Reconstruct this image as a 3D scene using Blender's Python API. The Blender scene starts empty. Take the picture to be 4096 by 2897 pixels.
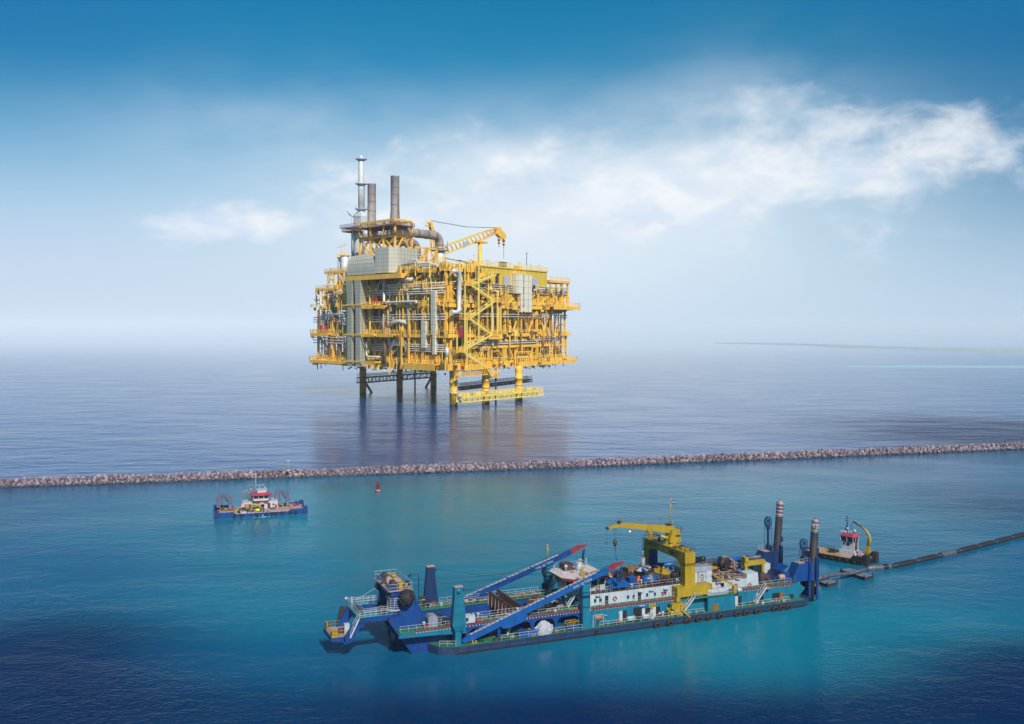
import bpy, math, random
from mathutils import Vector, Matrix, noise as mnoise
R = random.Random(11)
SC = bpy.context.scene
COL = SC.collection

# ------------------------------------------------------------------ mesh builder
class MB:
    def __init__(s):
        s.v = []; s.f = []; s.mi = []; s.sm = []
    def add(s, vs, fs, mi=0, sm=False):
        b = len(s.v); s.v.extend(tuple(p) for p in vs)
        for i, f in enumerate(fs):
            s.f.append([b + k for k in f]); s.mi.append(mi); s.sm.append(sm[i] if isinstance(sm, list) else sm)
        return s
    def hexa(s, p, mi=0):
        return s.add(p, [(0, 3, 2, 1), (4, 5, 6, 7), (0, 1, 5, 4), (1, 2, 6, 5), (2, 3, 7, 6), (3, 0, 4, 7)], mi)
    def box(s, a, b, mi=0):
        x0, x1 = sorted((a[0], b[0])); y0, y1 = sorted((a[1], b[1])); z0, z1 = sorted((a[2], b[2]))
        return s.hexa([(x0, y0, z0), (x1, y0, z0), (x1, y1, z0), (x0, y1, z0), (x0, y0, z1), (x1, y0, z1), (x1, y1, z1), (x0, y1, z1)], mi)
    def cbox(s, c, d, mi=0, rz=0.0):
        co, si = math.cos(rz), math.sin(rz); P = []
        for z in (-.5, .5):
            for x, y in ((-.5, -.5), (.5, -.5), (.5, .5), (-.5, .5)):
                X, Y = x * d[0], y * d[1]
                P.append((c[0] + X * co - Y * si, c[1] + X * si + Y * co, c[2] + z * d[2]))
        return s.hexa(P, mi)
    def bar(s, p, q, w, h=None, mi=0, up=(0, 0, 1), w2=None, h2=None):
        h = w if h is None else h; w2 = w if w2 is None else w2; h2 = h if h2 is None else h2
        p, q = Vector(p), Vector(q); d = q - p
        if d.length < 1e-6: return s
        d.normalize(); u = Vector(up)
        if abs(d.dot(u)) > .97: u = Vector((1, 0, 0))
        x = d.cross(u).normalized(); y = x.cross(d)
        P = []
        for c, a, b in ((p, w, h), (q, w2, h2)):
            for i, j in ((-1, -1), (1, -1), (1, 1), (-1, 1)):
                P.append(c + x * (i * a / 2) + y * (j * b / 2))
        return s.hexa(P, mi)
    def tube(s, pts, r, n=8, mi=0, cap=True, sm=True):
        P = [Vector(p) for p in pts]; m = len(P)
        if not isinstance(r, (list, tuple)): r = [r] * m
        T = []
        for i in range(m):
            a = (P[i] - P[i - 1]).normalized() if i else None
            b = (P[i + 1] - P[i]).normalized() if i < m - 1 else None
            t = (a + b) if (a is not None and b is not None) else (a if b is None else b)
            if t.length < 1e-6: t = a
            T.append(t.normalized())
        u = Vector((0, 0, 1)) if abs(T[0].z) < .9 else Vector((1, 0, 0))
        vs = []; x = T[0].cross(u).normalized()
        for i in range(m):
            x = (x - T[i] * x.dot(T[i])).normalized(); y = T[i].cross(x)
            k = 1.0
            if 0 < i < m - 1:
                c = (P[i] - P[i - 1]).normalized().dot(T[i]); k = 1 / max(c, .5)
            for j in range(n):
                a = 2 * math.pi * j / n
                vs.append(P[i] + (x * math.cos(a) + y * math.sin(a)) * r[i] * k)
        fs = []; sf = []
        for i in range(m - 1):
            for j in range(n):
                k = (j + 1) % n
                fs.append((i * n + j, i * n + k, (i + 1) * n + k, (i + 1) * n + j)); sf.append(sm)
        if cap:
            fs.append(tuple(range(n - 1, -1, -1))); fs.append(tuple((m - 1) * n + j for j in range(n))); sf += [False, False]
        return s.add(vs, fs, mi, sf)
    def cyl(s, p, q, r0, r1=None, n=12, mi=0, sm=True):
        return s.tube([p, q], [r0, r0 if r1 is None else r1], n, mi, True, sm)
    def lathe(s, c, prof, n=16, mi=0, sm=True):
        return s.tube_prof(c, prof, n, mi, sm)
    def tube_prof(s, c, prof, n, mi, sm):
        vs = []; fs = []; sf = []; m = len(prof)
        for r, z in prof:
            for j in range(n):
                a = 2 * math.pi * j / n; vs.append((c[0] + r * math.cos(a), c[1] + r * math.sin(a), c[2] + z))
        for i in range(m - 1):
            for j in range(n):
                k = (j + 1) % n; fs.append((i * n + j, i * n + k, (i + 1) * n + k, (i + 1) * n + j)); sf.append(sm)
        fs.append(tuple(range(n - 1, -1, -1))); fs.append(tuple((m - 1) * n + j for j in range(n))); sf += [False, False]
        return s.add(vs, fs, mi, sf)
    def ext(s, poly, vec, mi=0):
        n = len(poly); A = [Vector(p) for p in poly]; v = Vector(vec); B = [p + v for p in A]
        fs = [tuple(range(n - 1, -1, -1)), tuple(range(n, 2 * n))]
        for i in range(n):
            k = (i + 1) % n; fs.append((i, k, n + k, n + i))
        return s.add(A + B, fs, mi)
    def quad(s, a, b, c, d, mi=0):
        return s.add([a, b, c, d], [(0, 1, 2, 3)], mi)
    def sph(s, c, r, n=12, m=8, mi=0, z0=-1.0):
        rr = r if isinstance(r, (tuple, list)) else (r, r, r)
        prof = []
        for i in range(m + 1):
            a = math.asin(z0) + (math.pi / 2 - math.asin(z0)) * i / m
            prof.append((max(math.cos(a), .02), math.sin(a)))
        vs = []; fs = []
        for q, z in prof:
            for j in range(n):
                a = 2 * math.pi * j / n
                vs.append((c[0] + rr[0] * q * math.cos(a), c[1] + rr[1] * q * math.sin(a), c[2] + rr[2] * z))
        for i in range(m):
            for j in range(n):
                k = (j + 1) % n; fs.append((i * n + j, i * n + k, (i + 1) * n + k, (i + 1) * n + j))
        fs.append(tuple(range(n - 1, -1, -1))); fs.append(tuple(m * n + j for j in range(n)))
        return s.add(vs, fs, mi, True)
    def torus(s, c, ax, R0, r0, n=16, m=8, mi=0, flat=1.0):
        c = Vector(c); ax = Vector(ax).normalized(); u = Vector((0, 0, 1)) if abs(ax.z) < .9 else Vector((1, 0, 0))
        x = ax.cross(u).normalized(); y = ax.cross(x); vs = []; fs = []
        for i in range(n):
            a = 2 * math.pi * i / n; e = x * math.cos(a) + y * math.sin(a)
            for j in range(m):
                b = 2 * math.pi * j / m; vs.append(c + e * (R0 + r0 * math.cos(b)) + ax * (r0 * flat * math.sin(b)))
        for i in range(n):
            for j in range(m):
                fs.append((i * m + j, ((i + 1) % n) * m + j, ((i + 1) % n) * m + (j + 1) % m, i * m + (j + 1) % m))
        return s.add(vs, fs, mi, True)
    def rail(s, pts, h=1.1, step=1.6, r=.035, mi=0, bars=2, posts=True):
        if r < .06: r *= .62
        P = [Vector(p) for p in pts]
        for k in range(bars):
            dz = Vector((0, 0, h * (k + 1) / bars))
            for a, b in zip(P[:-1], P[1:]): s.bar(a + dz, b + dz, r * 2, r * 2, mi)
        if posts:
            for a, b in zip(P[:-1], P[1:]):
                n = max(1, round((b - a).length / step))
                for i in range(n + 1):
                    q = a + (b - a) * (i / n); s.bar(q, q + Vector((0, 0, h)), r * 2, r * 2, mi)
        return s
    def build(s, name, mats, parent=None, loc=None, rz=0.0):
        me = bpy.data.meshes.new(name)
        me.from_pydata([tuple(p) for p in s.v], [], s.f)
        if not isinstance(mats, (list, tuple)): mats = [mats]
        for m in mats: me.materials.append(m)
        me.polygons.foreach_set('material_index', s.mi); me.polygons.foreach_set('use_smooth', s.sm)
        me.update()
        o = bpy.data.objects.new(name, me); COL.objects.link(o)
        if parent is not None: o.parent = parent
        if loc is not None: o.location = loc
        o.rotation_euler.z = rz
        return o

def tag(o, label=None, cat=None, group=None, kind=None):
    if label: o['label'] = label
    if cat: o['category'] = cat
    if group: o['group'] = group
    if kind: o['kind'] = kind
    return o

def thing(name, label, cat, loc=(0, 0, 0), rz=0.0, group=None):
    o = bpy.data.objects.new(name, None); COL.objects.link(o); o.empty_display_size = .5
    o.location = loc; o.rotation_euler.z = rz
    return tag(o, label, cat, group)

def dup(root, loc, rz=0.0, label=None, group=None):
    kids = [(c, list(c.children)) for c in root.children]
    r = root.copy(); COL.objects.link(r); r.location = loc; r.rotation_euler.z = rz
    if label: r['label'] = label
    if group: r['group'] = group
    for c, gs in kids:
        k = c.copy(); COL.objects.link(k); k.parent = r
        for g in gs:
            q = g.copy(); COL.objects.link(q); q.parent = k
    return r

# ------------------------------------------------------------------ where things stand (metres, from the drone's position)
FL, HC, YH, CX = 3900., 60., 1300., 2048.
def ray(px, py): return ((px - CX) / FL, 1., -(py - YH) / FL)
def G(px, py, z=0.):
    r = ray(px, py); t = (z - HC) / r[2]; return (r[0] * t, t, z)
class Frame:
    def __init__(s, o, deg):
        a = math.radians(deg); s.o = o; s.rot = a; s.a = (math.cos(a), math.sin(a)); s.n = (-s.a[1], s.a[0])
    def loc(s, p):
        x, y = p[0] - s.o[0], p[1] - s.o[1]; return (x * s.a[0] + y * s.a[1], x * s.n[0] + y * s.n[1], p[2])
    def w(s, u, v, z=0.): return (s.o[0] + u * s.a[0] + v * s.n[0], s.o[1] + u * s.a[1] + v * s.n[1], z)
    def _pl(s, px, py, e, k):
        r = ray(px, py); t = (k + s.o[0] * e[0] + s.o[1] * e[1]) / (r[0] * e[0] + r[1] * e[1])
        return s.loc((r[0] * t, r[1] * t, HC + r[2] * t))
    def S(s, px, py, v): return s._pl(px, py, s.n, v)
    def U(s, px, py, u): return s._pl(px, py, s.a, u)
    def D(s, px, py, z): return s.loc(G(px, py, z))

# ------------------------------------------------------------------ materials
def srgb(r, g, b):
    f = lambda c: (c / 12.92 if c <= .04045 else ((c + .055) / 1.055) ** 2.4)
    return (f(r / 255), f(g / 255), f(b / 255))
def new_mat(name):
    m = bpy.data.materials.new(name); m.use_nodes = True
    nt = m.node_tree; b = nt.nodes['Principled BSDF']
    return m, nt, b
def N(nt, typ, **kw):
    n = nt.nodes.new(typ)
    for k, v in kw.items():
        if k.startswith('i_'):
            key = k[2:]; key = int(key) if key.isdigit() else key.replace('_', ' ')
            n.inputs[key].default_value = v
        else: setattr(n, k, v)
    return n
def L(nt, a, b): nt.links.new(a, b)
def paint(name, col, rough=.45, metal=0., var=.35, dirt=None, dirt_amt=.0, scale=.35, streak=True, spec=.5):
    """painted or bare surface with blotches, vertical run marks and patches of dirt or rust"""
    m, nt, b = new_mat(name)
    tc = N(nt, 'ShaderNodeTexCoord')
    mp = N(nt, 'ShaderNodeMapping'); mp.inputs['Scale'].default_value = (1, 1, .22 if streak else 1)
    L(nt, tc.outputs['Object'], mp.inputs['Vector'])
    n1 = N(nt, 'ShaderNodeTexNoise', i_Scale=scale * 2.2, i_Detail=6., i_Roughness=.65)
    L(nt, mp.outputs['Vector'], n1.inputs['Vector'])
    mr = N(nt, 'ShaderNodeMapRange', i_1=.3, i_2=.72, i_3=1 - var, i_4=1 + var * .35)
    L(nt, n1.outputs['Fac'], mr.inputs['Value'])
    mx = N(nt, 'ShaderNodeMix', data_type='RGBA', blend_type='MULTIPLY')
    mx.inputs[0].default_value = 1; mx.inputs[6].default_value = (*col, 1)
    L(nt, mr.outputs['Result'], mx.inputs[7])
    out = mx.outputs[2]
    if dirt is not None:
        n2 = N(nt, 'ShaderNodeTexNoise', i_Scale=scale * 3.7, i_Detail=8., i_Roughness=.7)
        L(nt, mp.outputs['Vector'], n2.inputs['Vector'])
        m2 = N(nt, 'ShaderNodeMapRange', i_1=.66 - dirt_amt * .3, i_2=.74 - dirt_amt * .22)
        L(nt, n2.outputs['Fac'], m2.inputs['Value'])
        m3 = N(nt, 'ShaderNodeMix', data_type='RGBA')
        L(nt, m2.outputs['Result'], m3.inputs[0]); L(nt, out, m3.inputs[6]); m3.inputs[7].default_value = (*dirt, 1)
        out = m3.outputs[2]
    L(nt, out, b.inputs['Base Color'])
    b.inputs['Roughness'].default_value = rough; b.inputs['Metallic'].default_value = metal
    b.inputs['Specular IOR Level'].default_value = spec
    return m
RUST = (.13, .048, .02)
M = {}
def mats():
    P = paint
    M['yellow'] = P('yellow_paint', (.96, .52, .05), .5, var=.28, dirt=(.30, .12, .03), dirt_amt=.22, scale=.13)
    M['yellow2'] = P('ochre_paint', (.66, .36, .035), .6, var=.35, dirt=(.22,.09,.03), dirt_amt=.25, scale=.1)
    M['lemon'] = P('lemon_paint', (.88, .64, .12), .5, var=.25, dirt=(.35, .15, .04), dirt_amt=.15, scale=.1)
    M['brown'] = P('rusty_steel', (.27, .13, .06), .8, var=.5, dirt=(.09, .045, .03), dirt_amt=.35, scale=.12)
    M['flue'] = P('heat_browned_steel', (.42, .35, .32), .6, .1, var=.4, dirt=(.17, .10, .07), dirt_amt=.5, scale=.05)
    M['dark'] = P('dark_steel', (.03, .03, .035), .6, var=.4)
    M['black'] = P('black_paint', (.015, .016, .02), .5, var=.3)
    M['spudbrown'] = P('weathered_spud_steel', (.026, .020, .030), .7, .1, var=.5, dirt=(.03, .02, .025), dirt_amt=.3, scale=.3)
    M['silver'] = P('clad_pipe_metal', (.66, .63, .58), .38, .2, var=.25, scale=.2, streak=False)
    M['white'] = P('white_paint', (.44, .47, .50), .45, var=.22, dirt=(.24, .16, .11), dirt_amt=.2, scale=.5)
    M['cream'] = P('cream_cladding', (.66, .62, .50), .5, .1, var=.15, scale=.1)
    M['red'] = P('red_paint', (.33, .025, .035), .45, var=.25)
    M['boomred'] = P('faded_red_paint', (.25, .03, .045), .5, var=.3)
    M['roofpink'] = P('sun_bleached_roof', (.60, .50, .48), .6, var=.25, dirt=(.3, .2, .17), dirt_amt=.12, scale=.5, streak=False)
    M['bandgrey'] = P('dulled_white_paint', (.30, .29, .33), .5, var=.3)
    M['orange'] = P('orange_paint', (.75, .18, .03), .5, var=.25)
    M['blue'] = P('royal_blue_paint', (.004, .050, .215), .42, var=.38, dirt=(.07, .042, .04), dirt_amt=.24, scale=.45)
    M['blue2'] = P('bright_blue_paint', (.006, .085, .30), .42, var=.3, scale=.4)
    M['navy'] = P('navy_paint', (.005, .028, .105), .45, var=.4, dirt=(.07, .05, .05), dirt_amt=.06, scale=.5)
    M['teal'] = P('teal_paint', (.006, .155, .24), .42, var=.3, dirt=(.085, .075, .065), dirt_amt=.26, scale=.4)
    M['hull'] = P('worn_hull_paint', (.014, .040, .105), .55, var=.5, dirt=(.075, .055, .05), dirt_amt=.3, scale=.45)
    M['aqua'] = P('aqua_deck_paint', (.07, .32, .32), .6, var=.25, dirt=(.15, .14, .1), dirt_amt=.08, scale=.4)
    M['green'] = P('green_deck_paint', (.03, .16, .085), .65, var=.35, dirt=(.16, .12, .08), dirt_amt=.12, scale=.5, streak=False)
    M['deckred'] = P('red_edge_paint', (.24, .03, .045), .5, var=.3)
    M['pinkdeck'] = P('sun_faded_deck_paint', (.44, .28, .23), .7, var=.35, dirt=(.25, .14, .1), dirt_amt=.2, scale=.5, streak=False)
    M['timber'] = P('weathered_boards', (.34, .20, .145), .8, var=.5, dirt=(.12, .07, .05), dirt_amt=.2, scale=1.2, streak=False)
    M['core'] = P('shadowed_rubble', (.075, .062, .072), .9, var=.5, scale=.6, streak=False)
    M['bulk'] = P('mixed_bulkhead', (.85, .52, .08), .7, var=.5, dirt=(.30, .14, .04), dirt_amt=.6, scale=.05)
    M['rubber'] = P('black_rubber', (.022, .02, .024), .75, var=.5, scale=1.5, streak=False)
    M['machine'] = P('oily_machinery', (.10, .055, .055), .6, .2, var=.6, dirt=(.03, .025, .03), dirt_amt=.3, scale=.9, streak=False)
    M['grey'] = P('grey_paint', (.24, .25, .30), .5, var=.3, scale=.6)
    M['ltgrey'] = P('light_grey_paint', (.45, .46, .5), .5, var=.3, scale=.6)
    M['cabyellow'] = P('crane_yellow_paint', (.40, .255, .010), .45, var=.3, dirt=(.14, .075, .03), dirt_amt=.14, scale=.4)
    M['rail'] = P('white_rail_paint', (.48, .49, .5), .45, var=.25, dirt=(.3, .16, .1), dirt_amt=.05, scale=1.5)
    M['wire'] = P('greased_wire', (.02, .035, .045), .6, var=.2)
    M['tarp'] = P('grey_tarpaulin', (.40, .40, .43), .7, var=.45, scale=1.3, streak=False)
    M['steelpipe'] = P('weathered_pipe', (.13, .12, .15), .5, .2, var=.5, dirt=(.1, .07, .06), dirt_amt=.2, scale=.6)
    M['float'] = P('black_floater', (.018, .016, .022), .6, var=.5, scale=.8, streak=False)
    m, nt, b = new_mat('dark_window_glass'); M['glass'] = m
    b.inputs['Base Color'].default_value = (.012, .02, .03, 1); b.inputs['Roughness'].default_value = .08
    # boulders: each its own shade
    m, nt, b = new_mat('breakwater_rock'); M['rock'] = m
    tc = N(nt, 'ShaderNodeTexCoord'); oi = N(nt, 'ShaderNodeObjectInfo')
    n1 = N(nt, 'ShaderNodeTexNoise', i_Scale=1.1, i_Detail=7., i_Roughness=.7); L(nt, tc.outputs['Object'], n1.inputs['Vector'])
    at = N(nt, 'ShaderNodeAttribute', attribute_name='shade')
    ad = N(nt, 'ShaderNodeMath', operation='ADD'); L(nt, oi.outputs['Random'], ad.inputs[0]); L(nt, at.outputs['Fac'], ad.inputs[1])
    fr = N(nt, 'ShaderNodeMath', operation='FRACT'); L(nt, ad.outputs[0], fr.inputs[0])
    cr = N(nt, 'ShaderNodeValToRGB'); L(nt, fr.outputs[0], cr.inputs[0]); e = cr.color_ramp
    e.elements[0].color = (.145, .105, .135, 1); e.elements[1].color = (.42, .30, .33, 1)
    q = e.elements.new(.35); q.color = (.225, .17, .205, 1); q = e.elements.new(.7); q.color = (.31, .23, .26, 1)
    mr = N(nt, 'ShaderNodeMapRange', i_1=.3, i_2=.75, i_3=.62, i_4=1.12); L(nt, n1.outputs['Fac'], mr.inputs['Value'])
    mx = N(nt, 'ShaderNodeMix', data_type='RGBA', blend_type='MULTIPLY'); mx.inputs[0].default_value = 1
    L(nt, cr.outputs['Color'], mx.inputs[6]); L(nt, mr.outputs['Result'], mx.inputs[7])
    # weed and wet on the lowest half metre above the sea
    ge = N(nt, 'ShaderNodeNewGeometry'); sx = N(nt, 'ShaderNodeSeparateXYZ'); L(nt, ge.outputs['Position'], sx.inputs[0])
    wr = N(nt, 'ShaderNodeMapRange', i_1=.25, i_2=.9, i_3=1., i_4=0.); L(nt, sx.outputs['Z'], wr.inputs['Value'])
    m3 = N(nt, 'ShaderNodeMix', data_type='RGBA'); L(nt, wr.outputs['Result'], m3.inputs[0]); L(nt, mx.outputs[2], m3.inputs[6])
    m3.inputs[7].default_value = (.05, .045, .055, 1); L(nt, m3.outputs[2], b.inputs['Base Color'])
    bp = N(nt, 'ShaderNodeBump', i_Strength=.6, i_Distance=.3); L(nt, n1.outputs['Fac'], bp.inputs['Height']); L(nt, bp.outputs[0], b.inputs['Normal'])
    b.inputs['Roughness'].default_value = .85
def clad_mat(name, col, gx, gz, line=(.1, .1, .08), wd=.06, rough=.5, metal=.1):
    """sheet cladding with a grid of joints; gx, gz are the sheet sizes (object space, plan distance and height)"""
    m = paint(name, col, rough, metal, var=.16, scale=.06); nt = m.node_tree; b = nt.nodes['Principled BSDF']
    src = b.inputs['Base Color'].links[0].from_socket
    tc = N(nt, 'ShaderNodeTexCoord'); sx = N(nt, 'ShaderNodeSeparateXYZ'); L(nt, tc.outputs['Object'], sx.inputs[0])
    hs = []
    for ax, g in (('X', gx), ('Y', gx), ('Z', gz)):
        d = N(nt, 'ShaderNodeMath', operation='DIVIDE', i_1=g); L(nt, sx.outputs[ax], d.inputs[0])
        f = N(nt, 'ShaderNodeMath', operation='FRACT'); L(nt, d.outputs[0], f.inputs[0])
        c = N(nt, 'ShaderNodeMath', operation='LESS_THAN', i_1=wd / g * (1 if ax == 'Z' else 1)); L(nt, f.outputs[0], c.inputs[0]); hs.append(c)
    # joints that run down are seen on faces across them only
    ge = N(nt, 'ShaderNodeNewGeometry'); mxm = N(nt, 'ShaderNodeMath', operation='MAXIMUM')
    L(nt, hs[0].outputs[0], mxm.inputs[0]); L(nt, hs[2].outputs[0], mxm.inputs[1])
    mm = N(nt, 'ShaderNodeMix', data_type='RGBA'); L(nt, mxm.outputs[0], mm.inputs[0]); L(nt, src, mm.inputs[6]); mm.inputs[7].default_value = (*line, 1)
    L(nt, mm.outputs[2], b.inputs['Base Color'])
    return m
def text_into(mb, txt, o, ex, ey, size, mi=0, lift=.02, depth=.02, center=False):
    """letters as thin raised shapes: o origin, ex writing direction, ey up"""
    cu = bpy.data.curves.new('t', 'FONT'); cu.body = txt; cu.size = size; cu.extrude = depth
    if center: cu.align_x = 'CENTER'; cu.align_y = 'CENTER'
    ob = bpy.data.objects.new('t', cu); COL.objects.link(ob)
    dg = bpy.context.evaluated_depsgraph_get(); me = ob.evaluated_get(dg).to_mesh()
    ex = Vector(ex).normalized(); ey = Vector(ey).normalized(); ez = ex.cross(ey); o = Vector(o)
    vs = [o + ex * p.co.x + ey * p.co.y + ez * (p.co.z + lift) for p in me.vertices]
    fs = [tuple(p.vertices) for p in me.polygons]
    mb.add(vs, fs, mi); ob.evaluated_get(dg).to_mesh_clear()
    bpy.data.objects.remove(ob); bpy.data.curves.remove(cu)
mats()
# ================================================================== camera, sun, sky, air, sea
cam = bpy.data.cameras.new('camera'); co = bpy.data.objects.new('camera', cam); COL.objects.link(co)
co.location = (0, 0, HC); co.rotation_euler = (math.radians(90), 0, 0)
cam.lens = FL / 4096 * 36; cam.sensor_width = 36; cam.shift_y = -(2897 / 2 - YH) / 4096
cam.clip_start = 1; cam.clip_end = 60000; SC.camera = co
SUN_EL, SUN_H = math.radians(40), Vector((.36, -.93, 0)).normalized()
to_sun = SUN_H * math.cos(SUN_EL) + Vector((0, 0, math.sin(SUN_EL)))
su = bpy.data.lights.new('sun', 'SUN'); so = bpy.data.objects.new('sun', su); COL.objects.link(so)
su.energy = 5.0; su.angle = math.radians(.55); su.color = (1., .95, .88)
so.rotation_euler = to_sun.to_track_quat('Z', 'Y').to_euler(); so.location = (0, 0, 400)

W = bpy.data.worlds.new('World'); SC.world = W; W.use_nodes = True; nt = W.node_tree; nt.nodes.clear()
wo = N(nt, 'ShaderNodeOutputWorld'); bg = N(nt, 'ShaderNodeBackground'); bg.inputs['Strength'].default_value = .1
sky = N(nt, 'ShaderNodeTexSky', sky_type='NISHITA', sun_disc=False, sun_elevation=SUN_EL,
        sun_rotation=math.atan2(SUN_H.x, SUN_H.y), altitude=50., air_density=1.0, dust_density=.6, ozone_density=3.0)
def mth(op, a, b=None, c=None, clamp=False):
    n = nt.nodes.new('ShaderNodeMath'); n.operation = op; n.use_clamp = clamp
    for i, x in enumerate((a, b, c)):
        if x is None: continue
        if isinstance(x, (int, float)): n.inputs[i].default_value = x
        else: nt.links.new(x, n.inputs[i])
    return n.outputs[0]
def smooth(x, a, b, lo=0., hi=1.):
    n = nt.nodes.new('ShaderNodeMapRange'); n.interpolation_type = 'SMOOTHSTEP'
    nt.links.new(x, n.inputs['Value']); n.inputs[1].default_value = a; n.inputs[2].default_value = b
    n.inputs[3].default_value = lo; n.inputs[4].default_value = hi; return n.outputs[0]
def mixc(f, a, b, bt='MIX'):
    n = nt.nodes.new('ShaderNodeMix'); n.data_type = 'RGBA'; n.blend_type = bt
    for i, x in ((0, f), (6, a), (7, b)):
        if isinstance(x, (int, float)): n.inputs[i].default_value = x
        elif isinstance(x, tuple): n.inputs[i].default_value = (*x, 1)
        else: nt.links.new(x, n.inputs[i])
    return n.outputs[2]
tc = N(nt, 'ShaderNodeTexCoord'); sx = N(nt, 'ShaderNodeSeparateXYZ'); L(nt, tc.outputs['Generated'], sx.inputs[0])
DEG = 180 / math.pi
az = mth('MULTIPLY', mth('ARCTAN2', sx.outputs[0], sx.outputs[1]), DEG)
el = mth('MULTIPLY', mth('ARCSINE', sx.outputs[2]), DEG)
def gauss(a0, e0, sa, se, tilt=0.):
    da = mth('SUBTRACT', az, a0); de = mth('SUBTRACT', mth('SUBTRACT', el, e0), mth('MULTIPLY', da, tilt))
    q = mth('ADD', mth('POWER', mth('ABSOLUTE', mth('DIVIDE', da, sa)), 2.), mth('POWER', mth('ABSOLUTE', mth('DIVIDE', de, se)), 2.))
    return mth('EXPONENT', mth('MULTIPLY', q, -1.))
def total(xs):
    s = xs[0]
    for x in xs[1:]: s = mth('ADD', s, x)
    return s
def fbm(sa, se, det, rough, off=0., dist=0.):
    cx = N(nt, 'ShaderNodeCombineXYZ'); L(nt, mth('MULTIPLY', az, sa), cx.inputs[0]); L(nt, mth('MULTIPLY', el, se), cx.inputs[1]); cx.inputs[2].default_value = off
    n = N(nt, 'ShaderNodeTexNoise', i_Scale=1., i_Detail=det, i_Roughness=rough, i_Distortion=dist); L(nt, cx.outputs[0], n.inputs['Vector'])
    return n.outputs['Fac']
# clear sky: the Nishita sky, deepened as through a polarising filter
skyc = mixc(1., sky.outputs[0], (.0, .67, .83), 'MULTIPLY')
hs = N(nt, 'ShaderNodeHueSaturation'); hs.inputs['Saturation'].default_value = 1.0; L(nt, skyc, hs.inputs['Color'])
base = hs.outputs[0]
base = mixc(smooth(el, .5, 15.5, .93, 0.), base, (5.7, 7.1, 8.8))            # dust and damp low down
base = mixc(mth('MULTIPLY', gauss(-24., 1., 16., 6.), .5), base, (6.3, 6.8, 8.8))
base = mixc(mth('MULTIPLY', gauss(29., 14., 11., 9.5), .75), base, (.02, 1.5, 3.6))
base = mixc(mth('MULTIPLY', gauss(-30., 18., 13., 7.), .6), base, (.05, 1.5, 4.0))
base = mixc(mth('MULTIPLY', gauss(2., 5., 16., 5.), .72), base, (8.2, 8.9, 9.7))
# thin high veil and the cloud bank
veil = mth('MULTIPLY', total([mth('MULTIPLY', gauss(5., 8.0, 13., 3.8, .06), 1.15), mth('MULTIPLY', gauss(-14., 11., 9., 3.), .28), mth('MULTIPLY', gauss(13., 10.5, 5., 4.), .5)]),
           smooth(fbm(.16, .32, 5., .55, 3.), .30, .66, .35, 1.))
base = mixc(mth('MULTIPLY', veil, .78, clamp=True), base, (8.4, 9.0, 9.7))
bank = total([mth('MULTIPLY', gauss(*g), k) for g, k in (((9., 6.9, 9., 2.3, .03), 1.0), ((18.5, 9.0, 5.5, 2.6, .08), .95), ((-16.6, 5.5, 3.4, 1.1, .05), 1.75), ((-10.5, 8.2, 4.6, 1.6, .25), .70), ((-8.0, 5.9, 3.2, .9, .2), 1.25), ((-1., 9.0, 6., 2.4, 0.), .85), ((25.5, 9.8, 4.5, 3.0, .0), .85), ((15., 12.4, 3.5, 2.6, .0), .35), ((20., 4.5, 5., 1.5, .0), .35), ((13., 8.6, 15., 3.6, .02), .35))])
puff = fbm(.32, .56, 9., .54, 9.3, .25); puff2 = fbm(.10, .22, 4., .5, 2.1, .2)
body = mth('ADD', mth('ADD', mth('MULTIPLY', mth('SUBTRACT', puff, .5), 2.9), mth('MULTIPLY', mth('SUBTRACT', puff2, .5), 1.2)), bank)
cl = mth('MULTIPLY', smooth(body, .32, 1.65), smooth(bank, .08, .4))
lit = smooth(fbm(.34, .60, 9., .60, 9.9, .25), .36, .62)
base = mixc(mth('MULTIPLY', cl, .85), base, mixc(lit, (7.0, 8.0, 9.4), (9.3, 9.5, 9.8)))
L(nt, base, bg.inputs['Color']); L(nt, bg.outputs[0], wo.inputs[0])

# air
RAD = 40000.
hz = MB().box((-RAD, -900, -2.5), (RAD, RAD, 260)).build('haze', M['white'])
m = bpy.data.materials.new('haze_air'); m.use_nodes = True; t2 = m.node_tree; t2.nodes.clear()
o2 = N(t2, 'ShaderNodeOutputMaterial'); pv = N(t2, 'ShaderNodeVolumePrincipled'); L(t2, pv.outputs[0], o2.inputs['Volume'])
pv.inputs['Color'].default_value = (.93, .97, 1., 1); pv.inputs['Density'].default_value = .000048; pv.inputs['Anisotropy'].default_value = -.25
hz.data.materials.clear(); hz.data.materials.append(m); tag(hz, kind='stuff')

# breakwater line (near waterline)
BW = [G(-900, 1990), G(-300, 1963), G(0, 1951), G(500, 1935), G(1000, 1917), G(1500, 1900), G(2000, 1883), G(2300, 1870), G(3000, 1842), G(3600, 1818), G(4096, 1797), G(4700, 1772)]
BW = [Vector((p[0], p[1], 0)) for p in BW]

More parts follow.
